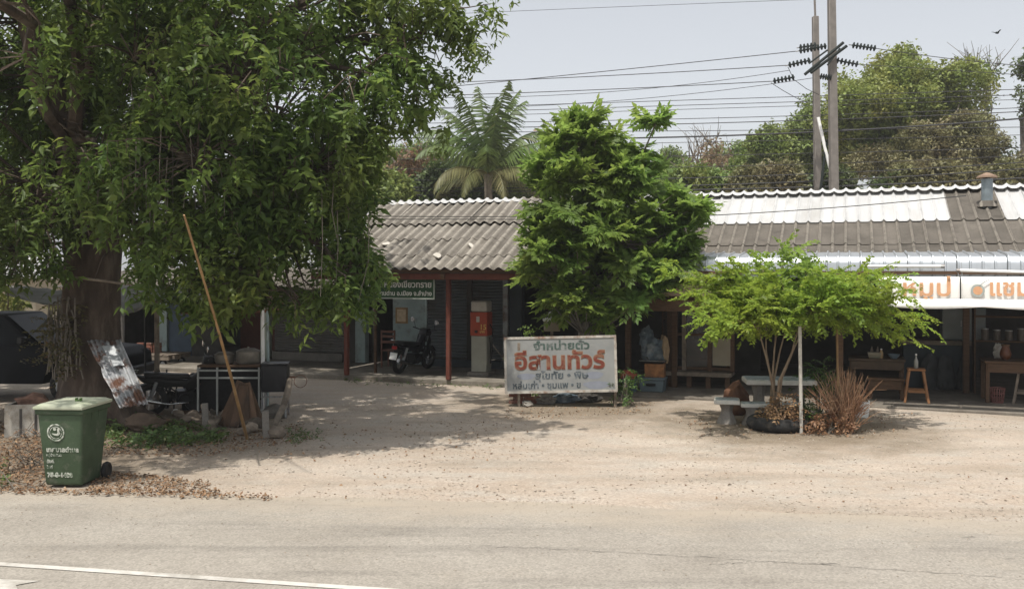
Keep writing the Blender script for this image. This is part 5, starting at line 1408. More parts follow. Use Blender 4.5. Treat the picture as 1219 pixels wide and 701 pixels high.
rl_ = ['pale lump of rubble nearest the dark motorcycle','lump of rubble left of the short concrete post','lump of rubble between the boards by the motorcycle','lump of rubble right of the tarpaulin heap','lump of rubble at the foot of the leaning bamboo pole','flat lump of rubble in front of the right concrete post','small lump of rubble behind the right concrete post']
for i,(px,py) in enumerate(((212,495),(230,500),(222,503),(304,508),(290,517),(330,521),(300,513))):
    o = blob('rubble_stone', rubm, G(px,py), (0.10+0.06*random.random(),0.09,0.06+0.05*random.random()), 80+i, sub=2, amp=0.5, facet=True); tag(o, rl_[i], 'rubble', 'rubble under the tree')
cu = thing('white_cup', 'white plastic cup lying beside the dark motorcycle', 'cup', G(208,494)+Vector((0,0,0.05)), 0, rot=(R(80),0,0.6))
q = MB(); q.lathe([(0.04,-0.07),(0.055,0.07),(0.05,0.07),(0.037,-0.06)], 14); q.build('cup_body', whitep, cu)
q = MB(); q.torus(0.054,0.004,16,5,TM((0,0,0.07))); q.build('rim', whitep, cu)
# white posts and timber post
for (px,py0,py1,r_,m_,lab) in ((186,358,492,0.05,woodgrey,'grey timber post holding the tarpaulin roof'),(172,366,488,0.022,blackmetal,'thin dark pole left of the grey timber post'),(312,368,492,0.035,whitep,'white post behind the black metal box'),(318,370,490,0.028,paleblue,'pale green post close beside the white post')):
    b_ = G(px,py1); top = P(px+0.5,py0,b_.y)
    q = MB(); q.tube([b_, b_.lerp(top,0.5)+Vector((0.01,0,0)), top], [r_,r_*0.97,r_*0.9], 8); tag(q.build('shelter_post', m_), lab, 'post')
# tarpaulin roof
def drape(name, lab, corners, m_, sag, cat, amp=0.05, nx=16, ny=8, seed=0):
    a,b,c,d = corners; vs=[]; fs=[]
    for j in range(ny+1):
        for i in range(nx+1):
            u,v = i/nx,j/ny
            p = a.lerp(b,u).lerp(d.lerp(c,u),v)
            p += Vector((0,0,-sag*math.sin(math.pi*u)*(0.4+0.6*math.sin(math.pi*v)) + amp*mnoise.noise(Vector((u*5+seed,v*4,seed)))))
            vs.append(p)
    for j in range(ny):
        for i in range(nx):
            k = j*(nx+1)+i; fs.append((k,k+1,k+nx+2,k+nx+1))
    q = MB(); q.add(vs,fs); o = q.build(name, m_, None); sd = o.modifiers.new('s','SOLIDIFY'); sd.thickness = 0.006
    return tag(o, lab, cat)
tarp = mat('grey_tarpaulin',(0.20,0.19,0.175),0.7,var=0.2,scale=3,c2=(0.12,0.10,0.085),s2=2)
drape('tarpaulin_roof','sagging grey tarpaulin roof right of the big trunk',(P(138,378,16.8),P(212,352,16.9),P(230,340,19.4),P(140,340,19.4)), tarp, 0.04, 'tarpaulin', 0.05, seed=1)
drape('tarpaulin_flap','grey tarpaulin flap between the timber post and the rusty roof',(P(210,352,16.9),P(268,364,16.9),P(268,342,19.4),P(214,338,19.4)), tarp, 0.12, 'tarpaulin', 0.05, seed=5)
drape('tarpaulin_sheet','grey tarpaulin hanging left of the big trunk above the pickup',(P(8,352,16.2),P(94,366,16.4),P(96,344,18.6),P(4,338,18.6)), tarp, 0.10, 'tarpaulin', 0.06, seed=9)
q = MB()
c0, c1, c2_, c3 = P(216,368,17.0), P(338,366,17.2), P(338,352,19.6), P(214,352,19.6)
nx = 60; vs=[]; fs=[]
for j in range(3):
    for i in range(nx+1):
        u=i/nx; p=c0.lerp(c1,u).lerp(c3.lerp(c2_,u),j/2); vs.append(p+Vector((0,0,0.012*math.cos(u*26*6.283))))
for j in range(2):
    for i in range(nx): k=j*(nx+1)+i; fs.append((k,k+1,k+nx+2,k+nx+1))
q.add(vs,fs); rr = thing('rusty_roof','low rusty iron roof over the vendor table','roof',(c0.x,c0.y,0))
o = adopt(q.build('sheet', rust), rr); sd=o.modifiers.new('s','SOLIDIFY'); sd.thickness=0.005
q = MB(); q.tube([c0-Vector((0,0,0.06)), c1-Vector((0,0,0.06))], 0.035, 6); adopt(q.build('beam', mat('rusty_beam',(0.16,0.07,0.04),0.9,var=0.3)), rr)
q = MB(); q.tube([P(76,329,14.6), P(120,334,14.55), P(170,341,14.6)], [0.022,0.022,0.018], 6); tag(q.build('cross_pole', woodgrey), 'thin pale pole tied across the big tree trunk', 'pole')
# leaning bamboo pole
a_ = G(294,522); b_ = P(219,256,11.0)
q = MB(); N=14
pts = [a_.lerp(b_,i/N)+Vector((0.03*math.sin(i/N*3.1),0,-0.02*math.sin(i/N*3.1))) for i in range(N+1)]
q.tube(pts, [0.024-0.012*i/N + (0.003 if i%2 else 0) for i in range(N+1)], 8)
tag(q.build('bamboo_pole', bamboo), 'long bamboo pole leaning up into the big tree', 'pole')
# pallet cart and bricks far behind
pl = thing('pallet_cart', 'low wooden pallet cart on the sunlit ground behind the shelter', 'cart', G(188,436)-Vector((0,0,0)), R(-15))
for x in np.linspace(-0.6,0.6,7): q = MB(); q.bb(x-0.07,x+0.07,-0.5,0.5,0.33,0.36); q.build('slat', woodgrey, pl)
for y in (-0.45,0,0.45): q = MB(); q.bb(-0.67,0.67,y-0.04,y+0.04,0.22,0.329); q.build('bearer', woodgrey, pl)
for x in (-0.45,0.45):
    for y in (-0.4,0.4): wheel(pl,(x,y,0.11),0.11,0.06)
b0 = Vector(pl.location)
bm_, k = None, 0
for r_ in range(4):
    for i in range(3):
        o = link('brick', bme); o.location = (b0.x-0.45+0.22*i, b0.y, 0.362+0.068*r_); o.rotation_euler=(0,0,R(-15)+random.uniform(-0.1,0.1))
        tag(o, 'red brick in the stack on the wooden pallet cart', 'brick', 'bricks on the pallet cart')

# ------------------------------------------------------------------ tiled garden table set
tilem = bpy.data.materials.new('mosaic_tile'); tilem.use_nodes = True
def mosaic():
    n = tilem.node_tree.nodes; L = tilem.node_tree.links; p = n['Principled BSDF']; p.inputs['Roughness'].default_value = 0.35
    tc = n.new('ShaderNodeTexCoord'); ck = n.new('ShaderNodeTexChecker'); ck.inputs['Scale'].default_value = 14
    ck.inputs['Color1'].default_value = (0.50,0.55,0.56,1); ck.inputs['Color2'].default_value = (0.10,0.15,0.19,1)
    L.new(tc.outputs['Object'], ck.inputs['Vector'])
    nz = n.new('ShaderNodeTexNoise'); nz.inputs['Scale'].default_value = 9; L.new(tc.outputs['Object'], nz.inputs['Vector'])
    mx = n.new('ShaderNodeMix'); mx.data_type='RGBA'; mx.inputs['B'].default_value = (0.35,0.38,0.38,1)
    L.new(nz.outputs['Fac'], mx.inputs['Factor']); L.new(ck.outputs[0], mx.inputs['A']); L.new(mx.outputs['Result'], p.inputs['Base Color'])
mosaic()
def slab_seat(name, lab, cat, loc, rz, wd, dp, h, th, legs, group=None):
    t_ = thing(name, lab, cat, loc, rz, group)
    q = MB(); q.bb(-wd/2,wd/2,-dp/2,dp/2,h-th,h-0.008); q.build('slab', mat('pale_cement',(0.50,0.49,0.45),0.8,var=0.15,scale=6), t_, 0.01)
    q = MB(); q.bb(-wd/2+0.03,wd/2-0.03,-dp/2+0.03,dp/2-0.03,h-0.0075,h); q.build('mosaic_top', tilem, t_)
    for x in legs:
        q = MB(); q.lathe([(0.17,0),(0.165,0.05),(0.10,h*0.45),(0.10,h*0.6),(0.14,h-th-0.001)], 8, TM((x,0,0),R(22))); q.build('pedestal', concrete, t_, 0)
    return t_
tp = P(927,0,16.1)
slab_seat('garden_table', 'concrete garden table with blue mosaic top behind the small tree', 'table', (tp.x, 16.1, 0), R(-6), 1.18, 0.62, 0.70, 0.09, (-0.34,0.34))
bp_ = P(918,0,15.3)
slab_seat('garden_bench', 'long concrete bench with mosaic top in front of the garden table', 'bench', (bp_.x, 15.35, 0), R(-6), 0.98, 0.28, 0.38, 0.07, (-0.3,0.3), 'mosaic seats')
sp_ = P(866,0,15.5)
slab_seat('garden_stool', 'small concrete seat with mosaic top left of the garden table', 'seat', (sp_.x, 15.55, 0), R(-12), 0.42, 0.36, 0.42, 0.08, (0.0,), 'mosaic seats')
o = blob('clay_lump', mat('terracotta',(0.12,0.06,0.035),0.9,var=0.3,scale=6), P(876,0,16.5).xy.to_3d(), (0.22,0.16,0.34), 91, amp=0.3); tag(o, 'reddish clay lump behind the small concrete seat', 'lump')

# ------------------------------------------------------------------ big tree on the left
def in_world(o, t_): return adopt(o, t_)
bt_ = thing('big_tree', 'huge dark green shade tree with a thick trunk on the left', 'tree', (-7.05, 15.5, 0))
TRY = 15.5
q = MB()
tr_pts = [Vector((-7.0,15.5,-0.1)), Vector((-7.02,15.5,0.35)), P(108,450,TRY), P(108,380,TRY), P(110,310,TRY), P(112,255,TRY), P(108,225,TRY)]
q.tube(tr_pts, [0.72,0.58,0.50,0.46,0.45,0.50,0.40], 18)
for a in range(7):
    t = a*0.9+0.3; q.tube([Vector((-7.0+0.3*math.cos(t),15.5+0.3*math.sin(t),0.5)), Vector((-7.0+0.75*math.cos(t),15.5+0.7*math.sin(t),0.08)), Vector((-7.0+1.2*math.cos(t),15.5+1.1*math.sin(t),-0.06))], [0.25,0.16,0.05], 8)
trunk = in_world(q.build('trunk', bark, bt_), bt_)
bm = bmesh.new(); bm.from_mesh(trunk.data)
bmesh.ops.subdivide_edges(bm, edges=bm.edges, cuts=2, use_grid_fill=True)
for v in bm.verts:
    n = v.normal; v.co += n*(0.05*mnoise.noise(Vector((v.co.x*5,v.co.y*5,v.co.z*1.2))) + 0.03*mnoise.noise(v.co*4))
bm.to_mesh(trunk.data); bm.free(); trunk.data.shade_smooth()
fork = P(108,240,TRY)
lobes = []
def lobe(px,py,Y,rpx,rpy,ry): 
    c = P(px,py,Y); lobes.append(((c.x,c.y,c.z), (rpx/FPX*Y, ry, rpy/FPX*Y))); return c
big = [ (345,285,13.4,110,92,1.5), (372,200,13.2,78,90,1.4), (250,300,12.9,90,75,1.2), (235,190,12.6,120,100,1.4), (300,95,12.6,130,100,1.5),
        (430,85,13.0,95,85,1.4), (500,45,13.2,62,55,1.0), (160,70,12.8,110,100,1.5), (60,110,15.6,110,110,1.2), (165,215,13.2,70,60,1.0),
        (35,215,14.2,75,65,1.2), (25,300,14.4,60,32,0.9), (150,-40,13.5,150,90,2.0), (330,-30,13.2,150,80,2.0), (480,-25,13.4,90,60,1.4), (20,0,14.5,100,100,1.8),
        (200,-150,14.5,200,110,3.0), (380,-140,14.5,150,100,2.6),
        (120,130,18.2,130,120,1.8), (330,140,17.6,140,110,1.8), (380,240,16.5,40,60,1.0), (250,0,18.5,220,110,2.4), (415,325,13.2,52,42,0.8), (310,345,12.9,50,26,0.6), (120,180,13.0,70,80,0.9), (60,270,14.0,60,50,0.8), (175,290,13.6,50,50,0.9),
        (-60,-110,10.2,170,55,1.3), (100,-115,10.4,130,55,1.2), (-60,200,20.5,170,100,2.5), (-60,150,14.5,130,200,2.0), (-160,100,15.5,140,230,2.5), (-60,-80,15,150,120,3.0), (100,-220,16.5,220,120,3.5), (30,270,17.6,90,50,1.2), (175,320,17.2,50,35,0.9) ]  # mostly unseen lobes, added to shade the bin and pickup below
lc = [lobe(*b) for b in big]
LIMB = []
def limb_mesh(t_, start, targets, r0, name='branches', m_=bark, r1=0.03, amp=0.12, n=6, sub=0, pool=None):
    q = MB()
    for tg in targets:
        pts = wobble_path(start, tg, n, amp, 0.05)
        LIMB.extend(pts[2:])
        L_ = (Vector(tg)-Vector(start)).length
        q.tube(pts, [r0*(1-i/n)**0.8 + r1 for i in range(n+1)], 7)
        for k in range(sub):
            e = Vector(tg) + Vector((random.gauss(0,1),random.gauss(0,1),random.gauss(0,0.9)))*0.45
            s_ = pts[random.randint(n//2, n-1)]
            q.tube(wobble_path(s_, e, 4, 0.15, 0.04), [r1*1.0,r1*0.8,r1*0.6,r1*0.45,r1*0.3], 5)
    return adopt(q.build(name, m_, t_), t_)
# two great stems, then limbs
s1 = [fork+Vector((0,0,-0.15)), P(84,165,TRY-0.9), P(50,75,TRY-1.5), P(30,0,TRY-1.6), P(20,-120,TRY-1)]
s2 = [fork+Vector((0.1,0,-0.2)), P(150,190,TRY-0.3), P(195,90,TRY-0.6), P(225,-30,TRY-0.8), P(250,-150,TRY-0.5)]
q = MB(); q.tube(*smooth_path(s1, [0.30,0.22,0.20,0.16,0.08]), 10); adopt(q.build('stem', bark, bt_), bt_)
q = MB(); q.tube(*smooth_path(s2, [0.36,0.24,0.19,0.14,0.07]), 10); adopt(q.build('stem', bark, bt_), bt_)
o = limb_mesh(bt_, s2[1], [lc[i] for i in (0,1,2,3,9,4,22,23,20)], 0.10, sub=7)
limb_mesh(bt_, s2[2], [lc[i] for i in (4,5,6,7,13,14,16,17,19,21)], 0.09, sub=6)
limb_mesh(bt_, s1[1], [lc[i] for i in (8,10,11,15,12,18,24,25,26,27,28)], 0.09, sub=6)
spr = [cluster_spray(13, 0.32, 0.18, 0.074, 0.7), cluster_spray(10, 0.24, 0.20, 0.080, 0.5), cluster_spray(16, 0.42, 0.16, 0.066, 0.8), cluster_spray(9, 0.20, 0.15, 0.062, 0.3), cluster_spray(18, 0.5, 0.14, 0.056, 0.9)]
pts = sample_lobes(lobes, 30, 0.45, 0.42, 0.8, 3)
pts = np.concatenate([pts, sample_lobes([lobes[i] for i in (0,1,2,22,23,3)], 22, 0.55, 0.22, 0.9, 8)])
hid = pts[:,2] > 7.2
keep = (~hid) | (rng.random(len(pts)) < 0.45)
# keep the crown off the space of the trunk in view of the road
pts = pts[keep]
big_leaf = leafmat('big_tree_leaf', (0.092,0.142,0.033), 0.42, (0.17,0.22,0.05), 0.5)
LP = np.array([tuple(p) for p in LIMB]); q = MB()
for p in pts[rng.random(len(pts)) < 0.22]:
    d2 = ((LP-p)**2).sum(1); k = int(d2.argmin())
    if d2[k] < 2.6:
        a_, b_ = Vector(LP[k]), Vector(p); m0 = a_.lerp(b_, 0.55) + Vector((random.gauss(0,0.08),random.gauss(0,0.08),0.12*d2[k]**0.5))
        q.tube([a_, m0, b_, b_+Vector((0,0,-0.2))], [0.014,0.010,0.007,0.004], 4, cap=False)
adopt(q.build('twigs', bark, bt_), bt_)
adopt(leaf_cloud('crown', pts, spr, big_leaf, bt_, 0.75, 1.25, 0.6), bt_)
# trailing sprays on the right edge of the crown
tp_ = []
for (px,py,n_) in ((545,25,26),(560,55,16),(535,85,14),(495,70,26),(478,110,14),(470,125,10),(505,140,7),(497,118,6),(588,5,10),(520,10,24),(460,150,8),(440,150,16),(430,180,16),(500,100,8),(470,60,30),(455,95,26)):
    c = P(px,py,13.2)
    for k in range(n_): tp_.append((c.x+random.gauss(0,0.15), c.y+random.gauss(0,0.35), c.z+random.gauss(0,0.13)))
adopt(leaf_cloud('trailing_leaves', np.array(tp_), spr, big_leaf, bt_, 0.6, 0.95, 0.6), bt_)
q = MB()
for (a,b) in (((430,60),(497,140)),((480,30),(505,145)),((470,20),(560,60)),((480,10),(590,4)),((440,90),(470,130)),((450,40),(540,85))):
    q.tube(wobble_path(P(a[0],a[1],13.2), P(b[0],b[1],13.2), 6, 0.08, -0.05), [0.018,0.016,0.013,0.011,0.009,0.007,0.005], 5)
adopt(q.build('trailing_twigs', bark, bt_), bt_)
# hanging thin vines
q = MB()
for k in range(34):
    px = random.uniform(150,440); py = random.uniform(90,260); c = P(px,py,random.uniform(12.2,13.0)); Lh = random.uniform(0.5,1.4)
    q.tube([c, c+Vector((random.gauss(0,0.03),0,-Lh*0.5)), c+Vector((random.gauss(0,0.06),0,-Lh))], [0.007,0.006,0.004], 4)
adopt(q.build('hanging_vines', barkgrey, bt_), bt_)
# creeper on the left of the trunk
cl = thing('trunk_creeper', 'dry creeper hanging in a tangle on the left side of the big trunk', 'creeper', (-7.6,15.1,0))
q = MB(); cp_ = []
for k in range(26):
    px = random.uniform(58,92); c = P(px, random.uniform(350,380), 14.9); e = P(px+random.gauss(0,5), random.uniform(410,455), 14.85)
    w_ = wobble_path(c,e,6,0.1); q.tube(w_, 0.012, 5)
    for p_ in w_[1::2]: cp_.append(tuple(p_ + Vector((random.gauss(0,0.06),random.gauss(0,0.08),random.gauss(0,0.1)))))
adopt(q.build('stems', barkgrey, cl), cl)
tw_s = [twig2(0.3,10,0.08,0.045,0.6), twig2(0.24,8,0.09,0.05,0.8)]
adopt(leaf_cloud('leaves', np.array(cp_), tw_s, leafmat('creeper_leaf',(0.09,0.085,0.035),0.4,(0.16,0.10,0.05),0.3), cl, 0.7,1.2,0.8), cl)

# ------------------------------------------------------------------ leafy tree behind the sign board
mt = thing('feathery_tree', 'bright green feathery tree in layered tiers behind the sign board', 'tree', (P(696,0,18.4).x, 18.4, 0))
MY = 18.4
mid_leaf = leafmat('feathery_leaf', (0.140,0.222,0.046), 0.32, (0.23,0.29,0.08), 0.58)
mbase = Vector(mt.location)
q = MB(); tr_ = [mbase+Vector((0,0,-0.05)), P(697,400,MY), P(694,350,MY), P(700,290,MY), P(696,220,MY), P(695,150,MY)]
q.tube(tr_, [0.15,0.12,0.10,0.075,0.05,0.02], 10); adopt(q.build('trunk', barkgrey, mt), mt)
tips = []
tiers = [(698,149,20,7,0.4,7),(694,172,40,12,0.5,13),(740,186,32,12,0.6,10),(668,206,38,15,0.7,13),(735,210,46,16,0.7,14),(698,236,62,18,0.8,20),(790,242,42,13,0.7,11),(722,266,88,18,1.0,32),(806,262,26,11,0.6,7),
  (648,292,26,18,0.7,10),(730,298,84,22,1.0,34),(790,302,42,18,0.8,13),(655,328,34,17,0.7,12),(730,332,74,20,0.9,26),(690,356,44,14,0.7,12),(748,356,38,12,0.7,9),(690,376,36,6,0.5,6)]
for (px,py,rx_,ry_,dp,n_) in tiers:
    for k in range(int(n_*1.25)):
        a = random.uniform(0,6.283); r_ = math.sqrt(random.uniform(0.15,1.0))
        c = P(px + rx_*r_*math.cos(a), py + ry_*random.uniform(-1,1), MY); c.y += dp*r_*math.sin(a)
        tips.append(c)
tips.append(P(780,146,MY-0.1)); tips.append(P(787,144,MY)); tips.append(P(773,146,MY))
ros = [rosette(11,0.40,6,0.20,0.085), rosette(10,0.34,5,0.21,0.09), rosette(12,0.44,6,0.20,0.085)]
dirs = []
for c in tips: dirs.append((random.uniform(0,6.283), 0.0))
adopt(leaf_cloud('crown', np.array([tuple(t) for t in tips]), ros, mid_leaf, mt, 0.7, 1.05, 0.6), mt)
q = MB()
for c in tips[:-3]:
    h_ = max(0.9, min(c.z-0.5, 5.2)); 
    i_ = min(range(len(tr_)), key=lambda i: abs(tr_[i].z-h_))
    s_ = tr_[i_]
    q.tube(wobble_path(s_, c, 4, 0.08, -0.06), [0.022,0.018,0.014,0.010,0.007], 5)
q.tube([P(740,215,MY),P(765,185,MY),P(780,148,MY)], [0.03,0.02,0.012], 6)
adopt(q.build('branches', barkgrey, mt), mt)

# ------------------------------------------------------------------ small tree by the garden table
sY = 15.0
stt = thing('small_tree', 'small lime green tree with several thin stems beside the garden table', 'tree', (P(922,0,sY).x, sY, 0))
sleaf = leafmat('lime_leaf', (0.175,0.265,0.036), 0.32, (0.30,0.36,0.08), 0.5)
sb = P(920,505,sY); sb.z = 0.0
stems = [(903,392),(912,385),(926,380),(938,384),(951,388),(962,380)]
q = MB(); ends = []
for i,(px,py) in enumerate(stems):
    e = P(px,py,sY+random.uniform(-0.25,0.25)); ends.append(e)
    b0_ = sb + Vector((0.05*math.cos(i*1.1),0.05*math.sin(i*1.1),-0.03))
    mid_ = b0_.lerp(e,0.45) + Vector(((e.x-sb.x)*-0.25,0,0.05))
    q.tube([b0_, b0_.lerp(mid_,0.5)+Vector((random.gauss(0,0.02),0,0)), mid_, mid_.lerp(e,0.5)+Vector((random.gauss(0,0.02),0,0.02)), e], [0.026,0.022,0.018,0.014,0.011], 7)
adopt(q.build('stems', barkpale, stt), stt)
arms_ = [(800,318),(822,350),(835,380),(850,335),(870,318),(880,372),(905,310),(935,297),(960,308),(985,325),(1010,322),(1045,325),(1075,330),(1098,345),(1115,378),(1085,388),(1050,372),(1010,378),(975,372),(930,375),(900,360),(860,362),(1030,350),(955,340),(990,350),(915,335),(1068,352),(890,340)]
arms = [(950+(x-950)*(0.94 if x < 950 else 0.84), y+3) for x,y in arms_]
q = MB(); tw = []; td = []
for (px,py) in arms:
    e = P(px,py,sY+random.uniform(-0.9,0.9)); s_ = min(ends, key=lambda v: (v-e).length)
    pth = wobble_path(s_, e, 8, 0.07, 0.08)
    q.tube(pth, [0.014-0.0013*i for i in range(9)], 5)
    dv = (e-s_); az = math.atan2(dv.y, dv.x); el = math.atan2(dv.z, max(0.01,dv.xy.length))
    for i in range(2,9):
        for k in range(8 if i<8 else 6):
            p_ = pth[i] + Vector((random.gauss(0,0.12),random.gauss(0,0.2),random.gauss(0,0.075)))
            tw.append(tuple(p_)); td.append((az + random.gauss(0,0.9), -el*0.4 + random.gauss(0,0.35)))
adopt(q.build('branches', barkpale, stt), stt)
tws = [twig2(0.36,20,0.075,0.050,0.35), twig2(0.30,16,0.08,0.054,0.5), twig2(0.40,22,0.075,0.05,0.25)]
print('small tree twigs', len(tw))
adopt(leaf_cloud('crown', np.array(tw), tws, sleaf, stt, 0.7, 1.15, 0.7, dirs=td), stt)
# black tyre planter
ty = thing('old_tyre', 'old black tyre lying round the foot of the small tree', 'tyre', (sb.x+0.05, sb.y-0.05, 0.0), 0.2)
q = MB(); q.torus(0.36,0.125,30,10,TM((0,0,0.115)),0.9); q.build('casing', rubber, ty)
q = MB(); q.lathe([(0.25,0.0),(0.25,0.15)], 20); q.build('soil', MATS['soil'], ty)
# thin poles
for (px,py0,py1,Y,r_,m_,lab) in ((953,386,517,14.55,0.028,mat('pale_pole',(0.42,0.40,0.36),0.8,var=0.2,scale=8),'pale grey pole standing in front of the small tree'),(997,380,500,15.6,0.02,bamboo,'thin bamboo stake right of the small tree')):
    a_ = P(px+1,py1,Y); a_.z = -0.02; b_ = P(px-1,py0,Y); q = MB(); q.tube([a_, a_.lerp(b_,0.5), b_], r_, 8); tag(q.build('garden_pole', m_), lab, 'pole')
# dried fan shaped plant
dp_ = thing('dried_plant', 'dried reddish brown plant spreading like a fan by the pale pot', 'plant', (P(1005,0,14.7).x, 14.7, 0))
q = MB(); b_ = Vector(dp_.location)
for k in range(240):
    a = random.gauss(0, 0.33); fw = random.gauss(0,0.3); L_ = random.uniform(0.5,1.08) * (1-0.18*abs(a))
    d = Vector((math.sin(a), fw*0.6, math.cos(a)))
    s_ = b_ + Vector((random.gauss(0,0.05),random.gauss(0,0.05),0))
    bend = Vector((math.sin(a)*0.22+random.gauss(0,0.08), fw*0.1+random.gauss(0,0.06), -0.10*abs(a)-0.05*random.random()))
    p1 = s_ + d*L_*0.5 + Vector((random.gauss(0,0.025),random.gauss(0,0.025),0)); p2 = s_ + d*L_ + bend*L_*0.6
    q.tube([s_,p1,p2], [0.009,0.008,0.002], 4, cap=False)
    if random.random() < 0.8:
        for j in range(2):
            f = random.uniform(0.3,0.9); pp = s_.lerp(p2,f); sd_ = Vector((random.gauss(0,0.1),random.gauss(0,0.1),random.uniform(0.03,0.16)))
            q.tube([pp, pp+sd_], [0.005,0.0015], 3, cap=False)
dry = islandmat('dry_stalk', [(0.15,0.08,0.05),(0.25,0.14,0.08),(0.36,0.24,0.15),(0.20,0.10,0.06)])
adopt(q.build('stalks', dry, dp_, smooth=False), dp_)
pot = thing('white_pot', 'pale square pot half hidden behind the dried plant', 'pot', G(1024,496), -TH)
q = MB(); q.frustum(-0.13,0.13,-0.13,0.13,0,-0.16,0.16,-0.16,0.16,0.28); q.build('pot_body', whitep, pot, 0.012)
q = MB(); q.bb(-0.135,0.135,-0.135,0.135,0.281,0.29); q.build('soil', MATS['soil'], pot)
# green shrub between the table and the dried plant, weeds round the tyre
def shrub(name, lab, c, r_, n_, leaf, tmpl, cat='shrub', stems=6, smin=0.7, smax=1.1):
    t_ = thing(name, lab, cat, (c[0],c[1],0))
    q = MB(); P_ = []
    for k in range(stems):
        e = Vector(c) + Vector((random.gauss(0,0.5)*r_[0], random.gauss(0,0.5)*r_[1], random.uniform(0.2,0.9)*r_[2]))
        q.tube(wobble_path((c[0]+random.gauss(0,0.04),c[1]+random.gauss(0,0.04),0), e, 4, 0.1), [0.012,0.01,0.008,0.006,0.004], 5)
    adopt(q.build('stems', barkgrey, t_), t_)
    pts_ = sample_lobes([((c[0],c[1],c[2]), r_)], n_/(4.19*r_[0]*r_[1]*r_[2]), 0.2)
    pts_[:,2] = np.maximum(pts_[:,2], 0.03)
    adopt(leaf_cloud('foliage', pts_, tmpl, leaf, t_, smin, smax, 0.8), t_)
    return t_
gleaf = leafmat('garden_leaf', (0.06,0.115,0.025), 0.4, (0.12,0.17,0.05), 0.35)
small_t = [twig2(0.26,10,0.07,0.04,0.4), twig2(0.2,8,0.075,0.042,0.6)]
c = P(975,470,16.0); shrub('green_shrub','dark green shrub between the garden table and the dried plant',(c.x,16.0,0.55),(0.45,0.35,0.55),110,gleaf,small_t)
c = P(968,490,15.0); shrub('green_shrub','small green plant at the foot of the pale grey pole',(c.x,15.0,0.22),(0.22,0.18,0.25),40,gleaf,small_t)
c = P(745,455,17.6); shrub('potted_plant','small green plant at the right end of the sign board',(c.x,17.6,0.35),(0.28,0.22,0.35),50,gleaf,small_t,'plant')
c = P(632,385,18.2); shrub('leafy_shrub','low green plant rising behind the left half of the sign board',(c.x,18.3,0.75),(0.55,0.35,0.75),90,mid_leaf,small_t)
dryl = leafmat('dry_weed', (0.20,0.12,0.06), 0.4, (0.30,0.2,0.1), 0.2)
c = P(928,495,14.8); shrub('dry_weeds','dry reddish weeds growing out of the old tyre',(c.x,14.8,0.33),(0.36,0.26,0.25),90,dryl,small_t,'weeds')
c = P(985,510,14.6); shrub('dry_weeds','dry straggly weeds between the pale pole and the dried plant',(c.x,14.6,0.14),(0.5,0.22,0.17),80,dryl,small_t,'weeds')

# ------------------------------------------------------------------ background trees
bgt = [ballcluster(28,0.42,0.2,0.12), ballcluster(26,0.36,0.18,0.11), ballcluster(30,0.46,0.19,0.11)]
thin = [ballcluster(9,0.6,0.22,0.1), ballcluster(8,0.5,0.24,0.1)]
def bgtree(name, lab, px, Y, blobs, leaf, n_, tmpl=None, trunk_r=0.25, bk=barkgrey, smin=0.7, smax=1.2, bare=0, gap=0.32, cat='tree', group=None):
    base = P(px,0,Y); base.z = 0
    t_ = thing(name, lab, cat, base, group=group)
    lo = []; cl_ = []; q = MB()
    tot = 0
    for (bx_,by_,brx,bry) in blobs:
        c = P(bx_,by_,Y); c.y += random.uniform(-1.0,1.0)
        brx, bry = max(5, brx-9), max(4, bry-9)
        rr_ = (brx/FPX*Y, min(brx,bry)/FPX*Y*1.1, bry/FPX*Y)
        lo.append(((c.x,c.y,c.z), rr_))
        core = (rr_[0]*0.72, rr_[1]*0.72, rr_[2]*0.72); cl_.append(((c.x,c.y,c.z), core)); tot += 4.19*core[0]*core[1]*core[2]
        nb_ = max(5, int(6*rr_[0]*rr_[2]/3.0)); nb_ = min(nb_, 26)
        for k in range(nb_):
            d_ = Vector((random.gauss(0,1), random.gauss(0,1)-0.5, random.gauss(0,1)+0.25)).normalized(); f_ = random.uniform(0.28,0.42)
            sr = (min(rr_)*f_*1.1, min(rr_)*f_*1.1, min(rr_)*f_*0.8)
            cl_.append(((c.x+d_.x*rr_[0]*0.78, c.y+d_.y*rr_[1]*0.78, c.z+d_.z*rr_[2]*0.78), sr)); tot += 4.19*sr[0]*sr[1]*sr[2]
    top = max(l[0][2] for l in lo)
    tp2 = Vector((lo[0][0][0]*0.5+base.x*0.5, Y, top*0.8))
    pth = wobble_path(base, tp2, 6, 0.04); q.tube(pth, [trunk_r*(1-0.1*i) for i in range(7)], 8)
    q_t = adopt(q.build('trunk', bk, t_), t_)
    q = MB()
    for l in lo:
        s_ = pth[random.randint(2,5)]
        q.tube(wobble_path(s_, l[0], 5, 0.12), [trunk_r*0.4,trunk_r*0.32,trunk_r*0.25,trunk_r*0.2,trunk_r*0.14,trunk_r*0.08], 6)
        for k in range(bare):
            e = Vector(l[0]) + Vector((random.gauss(0,0.6)*l[1][0], random.gauss(0,0.6)*l[1][1], random.uniform(0.2,1.15)*l[1][2]))
            w_ = wobble_path(Vector(l[0])-Vector((0,0,l[1][2]*0.6)), e, 5, 0.14); q.tube(w_, [0.06,0.05,0.04,0.03,0.02,0.012], 4)
            for jj in range(3):
                e2 = e + Vector((random.gauss(0,0.5),random.gauss(0,0.5),random.uniform(0.1,0.9))); q.tube([w_[3],w_[4].lerp(e2,0.5),e2],[0.022,0.015,0.008],4)
    adopt(q.build('branches', bk, t_), t_)
    p_ = sample_lobes(cl_, n_/tot*1.25, 0.45, gap, 0.5, px*0.01)
    adopt(leaf_cloud('crown', p_, tmpl or bgt, leaf, t_, smin, smax, 0.9), t_)
    return t_
